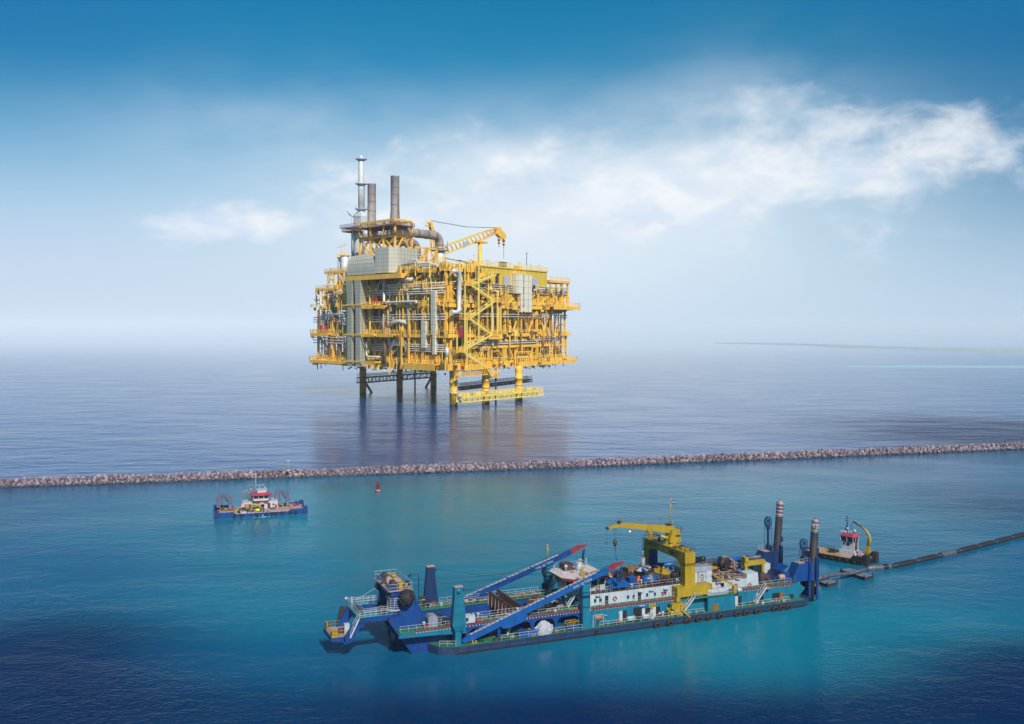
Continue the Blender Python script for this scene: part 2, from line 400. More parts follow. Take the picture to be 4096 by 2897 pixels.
# sea: one sheet, colour by shoals plus painted navy areas
def sea():
    m, nt_, b = new_mat('sea_water')
    global nt
    keep = nt; nt = nt_
    ge = N(nt, 'ShaderNodeNewGeometry'); s = N(nt, 'ShaderNodeSeparateXYZ'); L(nt, ge.outputs['Position'], s.inputs[0])
    X, Y = s.outputs[0], s.outputs[1]
    def g2(x0, y0, sx_, sy_):
        q = mth('ADD', mth('POWER', mth('ABSOLUTE', mth('DIVIDE', mth('SUBTRACT', X, x0), sx_)), 2.), mth('POWER', mth('ABSOLUTE', mth('DIVIDE', mth('SUBTRACT', Y, y0), sy_)), 2.))
        return mth('EXPONENT', mth('MULTIPLY', q, -1.))
    def nz(scale, det, st=1., rough=.55, w=0.):
        mp = N(nt, 'ShaderNodeMapping'); mp.inputs['Scale'].default_value = (scale, scale * st, scale); mp.inputs['Location'].default_value = (w, w * .7, 0); mp.inputs['Rotation'].default_value = (0, 0, math.radians(-8))
        L(nt, ge.outputs['Position'], mp.inputs[0]); n = N(nt, 'ShaderNodeTexNoise', i_Scale=1., i_Detail=det, i_Roughness=rough); L(nt, mp.outputs[0], n.inputs['Vector']); return n.outputs['Fac']
    big = nz(.012, 4., 2.0)
    # inside the breakwater: sand bottom shows turquoise, navy vignette painted in towards the frame edges
    lee = mth('SUBTRACT', Y, mth('ADD', mth('ADD', 403., mth('MULTIPLY', X, .25)), mth('MULTIPLY', mth('POWER', mth('ABSOLUTE', X), 2.), .00012)))
    sea_side = smooth(lee, -2., 6.)
    shal = mth('ADD', total([mth('MULTIPLY', g2(*a), k) for a, k in (((60, 185, 55, 45), 1.0), ((-45, 330, 90, 70), .75), ((-60, 215, 40, 40), .55), ((120, 330, 70, 70), .6), ((10, 280, 80, 70), .5))]), mth('MULTIPLY', mth('SUBTRACT', big, .5), 1.1))
    vignette = mth('ADD', total([mth('MULTIPLY', g2(*a), k) for a, k in (((-90, 165, 38, 45), 1.0), ((100, 165, 42, 28), .9), ((10, 148, 70, 17), .9), ((170, 325, 60, 60), .62), ((-190, 300, 60, 60), .4))]), mth('MULTIPLY', mth('SUBTRACT', big, .5), .5))
    c = mixc(smooth(shal, .0, 1.05), (.001, .076, .170), (.001, .168, .240))
    c = mixc(smooth(vignette, .1, .95), c, (.001, .015, .068))
    deep = mth('ADD', mth('MULTIPLY', g2(272, 530, 95, 125), 1.25), mth('MULTIPLY', mth('SUBTRACT', big, .5), .5))  # navy patch off to the right, darker and less reflective
    o = mixc(smooth(deep, -.1, .95), (.012, .066, .215), (.002, .010, .075))
    bar = mth('ADD', g2(760, 1400, 420, 60), g2(1500, 1900, 700, 160))
    o = mixc(mth('MULTIPLY', smooth(mth('ADD', bar, mth('MULTIPLY', mth('SUBTRACT', nz(.004, 3., 5.), .5), 1.0)), .40, .85), 1.), o, (.10, .46, .48))
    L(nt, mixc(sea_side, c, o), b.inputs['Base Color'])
    L(nt, smooth(Y, 900., 3400., .10, .02), b.inputs['Roughness']); b.inputs['IOR'].default_value = 1.33
    L(nt, mth('SUBTRACT', mth('SUBTRACT', mth('ADD', .12, mth('MULTIPLY', sea_side, smooth(Y, 500., 2200., .14, .36))), mth('MULTIPLY', smooth(vignette, .1, .95), .06)), mth('MULTIPLY', smooth(deep, -.15, 1.05), mth('MULTIPLY', sea_side, .244))), b.inputs['Specular IOR Level'])
    h = total([mth('MULTIPLY', nz(.9, 3., 1.35), .18), mth('MULTIPLY', nz(.30, 3., 1.3, .5, 5.), .20), mth('MULTIPLY', nz(.055, 3., 1.9, .5, 11.), mth('ADD', .12, mth('MULTIPLY', sea_side, .80))), mth('MULTIPLY', nz(.012, 2., 3., .5, 3.), .4)])
    gust = smooth(nz(.016, 4., 1.7, .6, 21.), .36, .64, .65, 1.35)
    ruf = mth('ADD', mth('ADD', mth('ADD', .56, mth('MULTIPLY', sea_side, .30)), mth('MULTIPLY', smooth(deep, .1, .9), .8)), mth('MULTIPLY', smooth(vignette, .1, .95), .5))
    ruf = mth('MULTIPLY', mth('MULTIPLY', ruf, gust), smooth(Y, 900., 3600., 1., .03))
    bp = N(nt, 'ShaderNodeBump', i_Strength=.55, i_Distance=1.0); L(nt, mth('MULTIPLY', h, ruf), bp.inputs['Height']); L(nt, bp.outputs[0], b.inputs['Normal'])
    nt = keep
    me = MB(); E = RAD - 60
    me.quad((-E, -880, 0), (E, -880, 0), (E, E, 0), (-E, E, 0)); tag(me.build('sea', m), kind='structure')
sea()

# far sand spit on the horizon to the right
def spit():
    mb = MB(); A = [G(2860, 1373.4), G(2960, 1376), G(3200, 1384), G(3600, 1399), G(4096, 1417), G(4800, 1444)]; B = [G(2860, 1373), G(2960, 1371), G(3200, 1374), G(3600, 1386), G(4096, 1397), G(4800, 1420)]
    n, k = 90, 8; vs = []; fs = []
    for i in range(n + 1):
        t = i / n * (len(A) - 1); j = min(int(t), len(A) - 2); f = t - j
        a = Vector(A[j]).lerp(Vector(A[j + 1]), f); b = Vector(B[j]).lerp(Vector(B[j + 1]), f)
        for q in range(k + 1):
            p = a.lerp(b, q / k); e = min(q, k - q) / (k / 2)
            h = e ** .7 * (.9 + 3 * max(0, mnoise.noise(Vector((p.x * .006, p.y * .004, 2))))) + 3.0 * e * abs(mnoise.noise(Vector((p.x * .05, p.y * .03, 5))))
            vs.append((p.x, p.y, h - .3))
    for i in range(n):
        for q in range(k):
            a = i * (k + 1) + q; fs.append((a, a + k + 1, a + k + 2, a + 1))
    mb.add(vs, fs, 0, True); m = paint('hazed_sand_and_scrub', (.44, .50, .52), .9, var=.3, dirt=(.32, .44, .47), dirt_amt=.5, scale=.01, streak=False)  # sand colour paled to blend with the distant haze
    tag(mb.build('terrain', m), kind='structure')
spit()

# ---- rubble-mound breakwater: 300 nearest boulders are things, the rest one heap
def rock_mesh(seed, name):
    rr = random.Random(seed); mb = MB(); off = Vector((seed * 7.3, seed * 3.1, 0))
    import bmesh
    bm = bmesh.new(); bmesh.ops.create_icosphere(bm, subdivisions=2, radius=1.)
    cuts = [(Vector((rr.uniform(-1, 1), rr.uniform(-1, 1), rr.uniform(-1, 1))).normalized(), rr.uniform(.52, .82)) for _ in range(11)]
    for v in bm.verts:
        for nrm, d in cuts:
            e = v.co.dot(nrm) - d
            if e > 0: v.co -= nrm * e
        v.co *= 1 + .10 * mnoise.noise(v.co * 1.7 + off)
    me = bpy.data.meshes.new(name); bm.to_mesh(me); bm.free(); me.materials.append(M['rock']); return me
ROCKS = [rock_mesh(i, 'boulder') for i in range(9)]
def bw_at(t):
    j = min(max(int(t), 0), len(BW) - 2); return BW[j].lerp(BW[j + 1], t - j)
def breakwater():
    cum = [0.]
    for a, b in zip(BW[:-1], BW[1:]): cum.append(cum[-1] + (b - a).length)
    tot = cum[-1]
    def at(sv):
        for j in range(len(BW) - 1):
            if sv <= cum[j + 1] or j == len(BW) - 2:
                f = (sv - cum[j]) / (cum[j + 1] - cum[j]); d = (BW[j + 1] - BW[j]).normalized()
                return BW[j].lerp(BW[j + 1], f), d, Vector((-d.y, d.x, 0))
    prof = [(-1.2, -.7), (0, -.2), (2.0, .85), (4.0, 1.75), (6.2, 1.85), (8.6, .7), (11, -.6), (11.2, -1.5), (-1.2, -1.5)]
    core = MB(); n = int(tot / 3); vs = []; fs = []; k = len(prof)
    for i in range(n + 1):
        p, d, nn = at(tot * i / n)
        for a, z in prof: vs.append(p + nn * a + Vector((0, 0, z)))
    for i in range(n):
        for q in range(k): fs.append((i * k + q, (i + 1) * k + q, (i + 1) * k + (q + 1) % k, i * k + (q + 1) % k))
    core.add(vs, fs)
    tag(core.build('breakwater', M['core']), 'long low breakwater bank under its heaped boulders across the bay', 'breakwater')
    spots = []
    rr = random.Random(5); rows = [(-.1, .1), (1.0, .6), (2.2, 1.15), (3.4, 1.65), (4.7, 1.95), (6.2, 1.9), (7.8, 1.2)]
    for ri, (a, z) in enumerate(rows):
        sv = rr.uniform(0, 2)
        while sv < tot:
            p, d, nn = at(sv); size = rr.choice((rr.uniform(.5, .8), rr.uniform(.65, 1.0), rr.uniform(.75, 1.3))) * (1.0 if ri < 4 else .85)
            q = p + nn * (a + rr.uniform(-.45, .45)) + Vector((0, 0, z + rr.uniform(-.3, .3) + .35 * mnoise.noise(Vector((sv * .05, 0, 1)))))
            spots.append((q, size, rr.randrange(9), (rr.uniform(0, 6.3), rr.uniform(0, 6.3), rr.uniform(0, 6.3)), (rr.uniform(1.0, 1.45), rr.uniform(.85, 1.15), rr.uniform(.7, .95)), ri))
            sv += size * rr.uniform(1.75, 2.25)
    def px(q): return CX + FL * q.x / q.y
    vis = [s for s in spots if -20 < px(s[0]) < 4116 and s[5] < 5]
    vis.sort(key=lambda s: -s[1] / s[0].y); keep = set(id(s) for s in vis[:300])
    heap = MB(); shades = []
    for s in spots:
        q, size, k, rot, sc, ri = s
        Mx = Matrix.LocRotScale(q, __import__('mathutils').Euler(rot), Vector(sc) * size)
        if id(s) in keep:
            o = bpy.data.objects.new('boulder', ROCKS[k]); COL.objects.link(o); o.location = q; o.rotation_euler = rot; o.scale = Vector(sc) * size
            tag(o, 'grey to pinkish armour boulder lying on the seaward-facing slope of the breakwater'.replace('seaward-facing ', ''), 'boulder', 'boulders heaped along the breakwater')
        else:
            me = ROCKS[k]; heap.add([Mx @ v.co for v in me.vertices], [tuple(p.vertices) for p in me.polygons]); shades += [R.random()] * len(me.vertices)
    h = heap.build('boulder_heap', M['rock']); at_ = h.data.attributes.new('shade', 'FLOAT', 'POINT'); at_.data.foreach_set('value', shades)
    tag(h, 'remaining boulders of the breakwater, far stretch and back slope', 'boulders', kind='stuff')
breakwater()
SC.view_settings.view_transform = 'Standard'; SC.view_settings.look = 'None'; SC.view_settings.exposure = 0; SC.view_settings.gamma = 1
SC.cycles.use_denoising = True; SC.cycles.max_bounces = 8; SC.cycles.volume_bounces = 1
# ================================================================== the cutter dredger
SH = Frame((-10.2, 177.0), 22.9)
S, D = SH.S, SH.D
def dredger():
    rt = thing('dredger', 'long blue and teal cutter dredger with a yellow gantry crane and two tall stern piles', 'dredger', (SH.o[0], SH.o[1], 0), SH.rot)
    BM = 18.8
    b = lambda mb, name, mt, par=rt: mb.build(name, mt, par)
    def mir(poly): return [(u, BM - v) for u, v in poly][::-1]
    def prism(mb, poly, z0, z1, mi=0): return mb.ext([(u, v, z0) for u, v in poly], (0, 0, z1 - z0), mi)
    # ---- lower hull
    h = MB(); near = [(-4.1, 3.8), (-2.9, 1.2), (0, 0), (27, 0), (27, 4.95), (-4.1, 4.95)]
    prism(h, near, -1.2, 1.45); prism(h, mir(near), -1.2, 1.45); prism(h, [(27, 0), (79.2, 0), (80.9, 1.2), (80.9, BM - 1.2), (79.2, BM), (27, BM)], -1.2, 1.45)
    for k in range(27): h.box((k * 3 + .4, -.05, .1), (k * 3 + .5, 0, 1.3))
    h.box((.1, -.03, -.2), (79.1, 0, .3), 1); h.box((.4, -.14, 1.1), (79, 0, 1.4)); h.box((.4, -.10, .42), (79, 0, .54))
    b(h, 'hull', [M['hull'], M['black']])
    d = MB(); dk = lambda p: prism(d, p, 1.452, 1.50)
    dk([(-3.8, 3.9), (-2.7, 1.35), (.1, .12), (27, .12), (27, 4.9), (-3.8, 4.9)]); dk(mir([(-3.8, 3.9), (-2.7, 1.35), (.1, .12), (27, .12), (27, 4.9), (-3.8, 4.9)]))
    dk([(27.02, .12), (79, .12), (79, BM - .12), (27.02, BM - .12)]); b(d, 'lower_deck', M['green'])
    # ---- bow: raked blue plating either side of the ladder well
    for sgn in (0, 1):
        f = (lambda v: v) if not sgn else (lambda v: BM - v)
        w = MB(); prof = [(-11.4, 6.3), (-9.6, 3.6), (-6.5, -.8), (27, -.8), (27, 4.5), (-4.6, 4.5), (-4.6, 7.0), (-11.4, 7.0)]
        w.ext([(u, f(4.0), z) for u, z in prof], (0, f(5.0) - f(4.0), 0))
        for u in (-7.2, -5.6, -4.0, -2.4, -.8): w.box((u, f(3.96), .2), (u + .09, f(4.0), 4.2))
        b(w, 'bow_plating', M['blue'])
        # upper girder with arched openings
        g = MB(); U0, U1, z0, z1 = 1.6, 26.2, 1.5, 4.6
        g.box((U0, f(1.8), 3.9), (U1, f(2.15), z1))
        piers = [(2.6, 3.2), (8.9, 9.5), (15.7, 16.4), (20.65, 21.3), (25.8, 27)]
        for a, c in piers:
            g.box((a, f(1.8), z0), (c, f(2.15), 3.9))
            for s_, e in ((-1, a), (1, c)):
                if (s_ < 0 and a < 3): continue
                if s_ > 0 and c > 26: continue
                q = [(e, f(1.8), 3.9), (e + s_ * .95, f(1.8), 3.9), (e + s_ * .42, f(1.8), 3.72), (e + s_ * .14, f(1.8), 3.4), (e, f(1.8), 2.95)]
                g.ext(q, (0, f(2.15) - f(1.8), 0))
        b(g, 'side_girder', M['blue'])
        # inboard face of the girder, painted aqua below, seen across the well
        i = MB(); i.box((-4, f(5.02), .4), (26.8, f(5.3), 1.9)); b(i, 'well_wall', M['aqua'])
        # upper walkway deck and its red edge
        q = MB(); pol = [(-10.0, f(1.85)), (29, f(1.85)), (29, f(5.0)), (-10.0, f(5.0))]
        q.ext([(u, v, 4.6) for u, v in pol], (0, 0, .2)); b(q, 'upper_deck', M['green'])
        e = MB(); e.box((-7.4, f(1.72), 4.62), (29, f(1.84), 4.88))
        for k in range(56): e.box((-7 + k * .64, f(1.66), 4.36), (-6.78 + k * .64, f(1.79), 4.5), 1)
        b(e, 'deck_edge', [M['deckred'], M['rail']])
        # teal beam out to the mast
        t = MB(); t.ext([(-10.2, f(1.7), 3.75), (-9.9, f(1.7), 4.58), (2.6, f(1.7), 4.58), (2.6, f(1.7), 3.2), (-3, f(1.7), 3.55)], (0, f(2.1) - f(1.7), 0))
        t.box((-10.2, f(2.1), 4.2), (2.4, f(4.0), 4.58)); b(t, 'mast_beam', M['teal'])
        r = MB(); r.rail([(-9.9, f(1.95), 4.8), (-.6, f(1.95), 4.8)], 1.0, 1.5, .035); r.rail([(2.6, f(1.95), 4.8), (25.6, f(1.95), 4.8)], 1.0, 1.6, .035)
        r.rail([(-4.4, f(4.8), 4.8), (24.6, f(4.8), 4.8)], 1.0, 1.6, .035); b(r, 'railing', M['rail'])
        # pipes and gear lying along the walkway
        p = MB(); p.tube([(4, f(4.3), 5.0), (14, f(4.35), 5.0), (24, f(4.3), 5.0)], .13, 8, 0)
        for k in range(9): p.cbox((5 + k * 2.2, f(3.9 + R.uniform(-.3, .3)), 4.98), (R.uniform(.4, 1.1), R.uniform(.3, .6), R.uniform(.2, .5)), R.choice((0, 1)), R.uniform(0, 3))
        b(p, 'deck_piping', [M['timber'], M['pinkdeck']])
        # mast
        c = 1.25
        m = MB(); m.hexa([(.2, f(.75), 1.5), (1.35, f(.75), 1.5), (1.35, f(1.75), 1.5), (.2, f(1.75), 1.5), (.2, f(.75), 4.2), (1.35, f(.75), 4.2), (1.35, f(1.75), 4.2), (.2, f(1.75), 4.2)])
        lo = [(-.42, .45), (2.25, .45), (2.25, 2.0), (-.42, 2.0)]; hi = [(.12, .72), (1.56, .72), (1.56, 1.75), (.12, 1.75)]
        m.hexa([(u, f(v), 4.1) for u, v in [(.1, .6), (1.8, .6), (1.8, 1.9), (.1, 1.9)]] + [(u, f(v), 5.2) for u, v in lo])
        m.hexa([(u, f(v), 5.2) for u, v in lo] + [(u, f(v), 12.05) for u, v in hi])
        for k in range(4): m.box((-.1 + k * .02, f(.44), 5.6 + k * 1.6), (1.8, f(.47), 5.63 + k * 1.6), 0)
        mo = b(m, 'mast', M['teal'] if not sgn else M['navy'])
        m2 = MB(); m2.box((.02, f(.62), 12.06), (1.66, f(1.85), 12.2)); b(m2, 'cap', M['pinkdeck'], mo)
        m3 = MB(); m3.cyl((.75, f(.66), 11.0), (.75, f(.66), 11.8), .32, n=10); m3.cyl((1.75, f(1.2), 11.3), (1.75, f(1.45), 11.3), .35, n=12, mi=1); b(m3, 'sheave', [M['teal'], M['dark']], mo)
        # anchor boom
        p0, p1 = ((1.7, 1.35, 1.9), (35.7, 1.5, 13.25)) if not sgn else ((-.6, 17.45, 1.9), (35.44, 17.0, 13.42))
        p0, p1 = Vector(p0), Vector(p1); A = lambda t: p0.lerp(p1, t); dr = (p1 - p0).normalized(); nn = Vector((-dr.z, 0, dr.x))
        k = MB(); k.bar(A(.0), A(.05), .6, .6, 0, w2=.95, h2=1.1); k.bar(A(.05), A(.36), .95, 1.1); k.bar(A(.36), A(.895), .9, 1.05, h2=.85)
        for t in (.22, .36, .5, .64): k.bar(A(t) + nn * .56, A(t + .004) + nn * .56, 1.0, .35)
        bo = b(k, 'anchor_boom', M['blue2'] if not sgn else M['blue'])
        k = MB(); k.bar(A(.895), A(.965), .82, .82, w2=.42, h2=.48); k.bar(A(.965), A(1.0), .4, .44, w2=.26, h2=.26)
        k.bar(A(.91) + nn * .48, A(.95) + nn * .58, .3, .35); k.bar(A(.95) + nn * .56, A(.995) + nn * .1, .2, .22); b(k, 'boom_head', M['boomred'], bo)
        k = MB()
        for t in [x * .025 for x in range(2, 33)]: k.bar(A(t) + nn * .585, A(t + .02) + nn * .585, .5, .05)
        k.rail([A(.08) + nn * .58, A(.8) + nn * .52], .25, 3, .02, 0, 1); b(k, 'boom_walkway', M['ltgrey'], bo)
        if True:
            k = MB(); q = A(.665); text_into(k, 'SWL 42 TON', Vector((q.x, q.y - .47 if not sgn else q.y - .47, q.z)) - nn * .25, dr, nn, .72, 0, .0, .015); b(k, 'lettering', M['white'], bo)
        k = MB(); q = A(.29) - nn * .55
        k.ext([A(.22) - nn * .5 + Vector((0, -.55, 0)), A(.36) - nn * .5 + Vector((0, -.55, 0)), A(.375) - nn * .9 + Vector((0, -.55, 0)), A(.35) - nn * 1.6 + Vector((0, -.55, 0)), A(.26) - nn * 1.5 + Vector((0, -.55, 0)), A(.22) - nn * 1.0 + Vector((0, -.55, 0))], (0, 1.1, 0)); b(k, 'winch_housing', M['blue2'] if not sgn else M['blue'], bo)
        tip = A(.985)
        k = MB(); k.bar(tip, tip + Vector((-.1, 0, -.9)), .08, .08, 1); k.bar(tip + Vector((-.1, 0, -.8)), tip + Vector((-.5, 0, -2.7)), .3, .38); k.ext([tip + Vector((-1.1, -.15, -2.6)), tip + Vector((-.1, -.15, -2.5)), tip + Vector((-.15, -.15, -3.4)), tip + Vector((-.6, -.15, -3.75)), tip + Vector((-1.15, -.15, -3.3))], (0, .3, 0)); b(k, 'hook_block', [M['navy'], M['dark']], bo)
        k = MB(); q = A(.835) - nn * .5; k.bar(q, q + Vector((-.05, 0, -2.4)), .09, .09); k.bar(q + Vector((-.05, 0, -2.4)), q + Vector((-.1, 0, -6.2)), .045, .045); b(k, 'pendant', M['dark'], bo)
        k = MB(); k.tube([(1.75, f(1.3), 11.5), A(.45) + nn * 1.6, A(.9) + nn * .8], .04, 5); b(k, 'wire', M['wire'], bo)
        # column that carries the boom
        k = MB(); zt = 9.9 if not sgn else 10.9
        k.box((26.0, f(.35), 1.5), (27.45, f(1.78), zt)); k.box((27.46, f(.6), 1.5), (29.0, f(1.78), 4.4)); co_ = b(k, 'boom_column', M['teal'])
        k = MB()
        for z in (5.6, 7.4, 8.4): k = MB(); k.box((25.93, f(.28), z), (27.52, f(1.85), z + (.5 if z == 7.4 else .12))); b(k, 'collar', M['navy'], co_)

        k = MB()
        for s_ in (0, .5): k.bar((27.9, f(.9 + s_), 4.8), (27.9, f(.9 + s_), zt), .07, .07)
        for z in range(int((zt - 4.8) / .4)): k.bar((27.9, f(.9), 5 + z * .4), (27.9, f(1.4), 5 + z * .4), .05, .05)
        b(k, 'ladder', M['rail'], co_)
        k = MB(); k.tube([(26.6, f(1.1), zt), (26.6, f(1.1), zt + 3.3)], .11, 8); k.cbox((26.6, f(1.1), zt + 3.2), (.6, .35, .12)); k.cbox((26.7, f(1.1), zt + 2.2), (.25, .25, .5)); b(k, 'lamp_pole', M['cabyellow'], co_)
        if sgn:
            k = MB()
            for z in (5.6, 8.7): k.cbox((25.75, f(1.2), z), (.7, .8, 1.0)); k.sph((25.7, f(1.2), z - .7), .35, 8, 6)
            b(k, 'winch', M['dark'], co_)
    # ---- cutter ladder lying in the well, with its worn gear
    l = MB(); l.hexa([(-13, 6.6, -3.9), (26, 6.6, 1.6), (26, 12.2, 1.6), (-13, 12.2, -3.9), (-13, 6.6, -2.2), (26, 6.6, 3.3), (26, 12.2, 3.3), (-13, 12.2, -2.2)]); lo_ = b(l, 'cutter_ladder', M['navy'])
    l = MB(); sl = lambda u: -2.17 + (u + 13) / 39 * 5.5
    l.hexa([(-12.9, 6.7, sl(-12.9)), (25.9, 6.7, sl(25.9)), (25.9, 12.1, sl(25.9)), (-12.9, 12.1, sl(-12.9))] + [(-12.9, 6.7, sl(-12.9) + .05), (25.9, 6.7, sl(25.9) + .05), (25.9, 12.1, sl(25.9) + .05), (-12.9, 12.1, sl(-12.9) + .05)]); b(l, 'top_plate', M['aqua'], lo_)
    l = MB(); l.tube([(-10, 8.6, sl(-10) + .5), (24, 8.6, sl(24) + .5)], .45, 10); l.tube([(-10, 10.4, sl(-10) + .35), (24, 10.4, sl(24) + .35)], .3, 8)
    for k in range(14): l.cbox((-8 + k * 2.3, 9.5 + R.uniform(-2, 2), sl(-8 + k * 2.3) + .4), (R.uniform(.4, 1.5), R.uniform(.4, 1.6), R.uniform(.4, 1.0)), 1, R.uniform(0, 3))
    b(l, 'suction_pipe', [M['navy'], M['machine']], lo_)
    # rusty trough and torn plates amidships
    l = MB(); c0 = Vector((14.4, 10.6, 4.3)); ax = Vector((.35, -.93, -.12)).normalized(); sx_ = Vector((.93, .35, 0))
    for s_ in (-1, 1): l.bar(c0 - ax * 4.2 + sx_ * s_ * 1.1 + Vector((0, 0, 1.1)), c0 + ax * 3.2 + sx_ * s_ * 1.1, .25, 2.2, 0)
    l.bar(c0 - ax * 4.2 - Vector((0, 0, .2)), c0 + ax * 3.2 - Vector((0, 0, 1.1)), 2.1, .2, 0)
    for k in range(8):
        q = c0 - ax * (4 - k) + Vector((0, 0, .6 - k * .12))
        l.bar(q - sx_ * 1.1, q + sx_ * 1.1, .14, .5, 0); l.bar(q - sx_ * 1.35 - Vector((0, 0, 1.2)), q - sx_ * 1.2 + Vector((0, 0, .9)), .15, .15, 1)
    for k in range(22):
        q = c0 + ax * R.uniform(-3, 2.5) + sx_ * R.uniform(1.2, 3.4); l.bar(q + Vector((0, 0, R.uniform(-1.6, .4))), q + Vector((R.uniform(-1.3, 1.3), R.uniform(-1.3, 1.3), R.uniform(-.9, .5))), R.uniform(.1, .5), .08, R.choice((0, 1, 1)))
    b(l, 'rusty_trough', [M['machine'], M['timber']])
    for (u, v, z, n_) in ((21, 10.5, 4.0, 26), (23.5, 7.5, 4.4, 16), (18.5, 8.0, 3.8, 12)):
        l = MB()
        for k in range(n_): l.cbox((u + R.uniform(-1.8, 1.8), v + R.uniform(-2, 2), z + R.uniform(-.7, .9)), (R.uniform(.3, 1.6), R.uniform(.3, 1.4), R.uniform(.15, .9)), R.choice((0, 0, 1)), R.uniform(0, 3))
        b(l, 'well_machinery', [M['machine'], M['timber']])
    # gangways and stairs over the well
    def stair(p, q, wdt, mt, name='stairway', steps=14, par=rt):
        k = MB(); p, q = Vector(p), Vector(q); dd = q - p; sd = Vector((-dd.y, dd.x, 0)).normalized() * wdt / 2
        for s_ in (-1, 1):
            k.bar(p + sd * s_, q + sd * s_, .08, .26); k.bar(p + sd * s_ + Vector((0, 0, .95)), q + sd * s_ + Vector((0, 0, .95)), .05, .05)
            for t in (0, .33, .66, 1): k.bar(p.lerp(q, t) + sd * s_, p.lerp(q, t) + sd * s_ + Vector((0, 0, .95)), .05, .05)
        for t in range(steps): k.bar(p.lerp(q, (t + .5) / steps) - sd, p.lerp(q, (t + .5) / steps) + sd, .22, .05)
        return k.build(name, mt, par)
    stair((11.2, 3.0, 1.5), (12.6, 3.0, 4.6), .8, M['rail']); stair((25.4, 6.0, 4.9), (26.9, 9.0, 7.3), .8, M['rail']); stair((24.6, 4.4, 4.9), (26.9, 4.4, 7.9), .8, M['rail'])
    stair((25.8, 15.2, 4.9), (27.9, 15.2, 8.6), .9, M['rail']); stair((22.2, 8.2, 5.6), (25.2, 5.4, 4.6), 1.0, M['rail'])
    # ---- bow tower over the well
    for sgn in (0, 1):
        f = (lambda v: v) if not sgn else (lambda v: BM - v)
        t = MB(); a0, a1 = f(4.5), f(6.6)
        t.hexa([(-9.6, a0, 4.6), (-3.9, a0, 4.6), (-3.9, a1, 4.6), (-9.6, a1, 4.6), (-9.0, a0, 11.2), (-6.6, a0, 11.2), (-6.6, a1, 11.2), (-9.0, a1, 11.2)])
        t.cyl((-10.0, f(5.6), 4.2), (-9.7, f(5.6), 11.4), 1.0, n=16)
        for k in range(4): t.bar((-10.6 + k * .45, f(4.58), 4.6), (-10.4 + k * .45, f(4.58), 10.6), .1, .12)
        to = b(t, 'tower_leg', M['blue'])
        q = MB(); q.cyl((-10.2, f(4.7), 11.5), (-10.2, f(6.5), 11.5), .95, n=18); q.cyl((-10.9, f(5.0), 10.4), (-10.9, f(6.2), 10.4), .6, n=14, mi=1); b(q, 'hoist_sheave', [M['blue'], M['dark']], to)
        q = MB(); q.box((-6.4, f(4.46), 5.0), (-5.7, f(4.49), 6.9), 0); q.box((-7.15, f(4.45), 5.0), (-6.45, f(4.48), 6.9), 1); b(q, 'door', [M['black'], M['ltgrey']], to)
    t = MB(); t.box((-10.9, 4.4, 10.6), (-7.0, 14.4, 11.6)); t.box((-9.4, 6.6, 5.5), (-7.4, 12.2, 6.5)); b(t, 'tower_crosshead', M['blue'])
    t = MB(); t.box((-11.4, 4.0, 11.62), (-6.8, 14.8, 11.72)); po = b(t, 'winch_platform', M['pinkdeck'])
    t = MB(); t.rail([(-11.3, 4.1, 11.7), (-11.3, 14.7, 11.7), (-6.9, 14.7, 11.7), (-6.9, 4.1, 11.7), (-11.3, 4.1, 11.7)], 1.25, 1.6, .04); b(t, 'railing', M['rail'], po)
    t = MB()
    for v in (6.3, 9.2, 12): t.cyl((-9.9, v - .9, 12.5), (-9.9, v + .9, 12.5), .62, n=14, mi=R.choice((0, 1))); t.cbox((-8.5, v, 12.2), (1.3, 1.2, .9), R.choice((0, 1, 2)), .2)
    t.sph((-8.6, 10.8, 12.8), (.6, .8, .4), 10, 6, 2); t.torus((-7.6, 5.6, 12.3), (.4, -.9, 0), .55, .18, 14, 6, 3)
    for k in range(10): t.cbox((R.uniform(-11, -7.3), R.uniform(4.6, 14), 12.0), (R.uniform(.3, .8), R.uniform(.3, .8), R.uniform(.3, .9)), R.choice((0, 1, 1)), R.uniform(0, 3))
    b(t, 'winch', [M['pinkdeck'], M['machine'], M['cabyellow'], M['black']], po)
    t = MB()
    for z in range(6): t.torus((-10.0, 5.6, 8.2 + z * .42), (0, 0, 1), 1.3, .035, 16, 4)
    for k in range(7):
        a = math.pi * (.75 + k * .17); t.bar((-10 + 1.3 * math.cos(a), 5.6 + 1.3 * math.sin(a), 8.2), (-10 + 1.3 * math.cos(a), 5.6 + 1.3 * math.sin(a), 10.3), .05, .05)
    t.lathe((-10, 5.6, 8.0), [(.98, 0), (1.4, 0), (1.4, .08), (.98, .08)], 16); b(t, 'basket_railing', M['rail'], po)
    t = MB(); t.tube([(-5.6, 4.6, 8.0), (-5.6, 4.6, 14.0), (-5.75, 4.6, 14.2), (-7.2, 4.6, 14.3)], .07, 6); t.cbox((-7.3, 4.6, 14.1), (.5, .2, .35)); b(t, 'post', M['navy'])
    t = MB()
    for p, q in (((-6.6, 6, 12.9), (26.8, 17, 9.3)), ((-6.6, 5, 12.1), (26.6, 17, 8.6)), ((-10.9, 5.6, 10.4), (-10.2, 8.0, -.3)), ((-10.9, 5.2, 10.4), (-10.4, 7.4, -.3)), ((-10.9, 12.8, 10.4), (-9.2, 10.4, -.3)), ((-10.9, 12.4, 10.4), (-9.0, 9.8, -.3))):
        p, q = Vector(p), Vector(q); mdl = p.lerp(q, .5) - Vector((0, 0, .012 * (q - p).length * (abs(q.z - p.z) < 6))); t.tube([p, mdl, q], .075 if q.z < 0 else .04, 5)
    b(t, 'hoist_wire', M['wire'])
    # U-shaped walkway and the low work platform ahead of the bow
    t = MB()
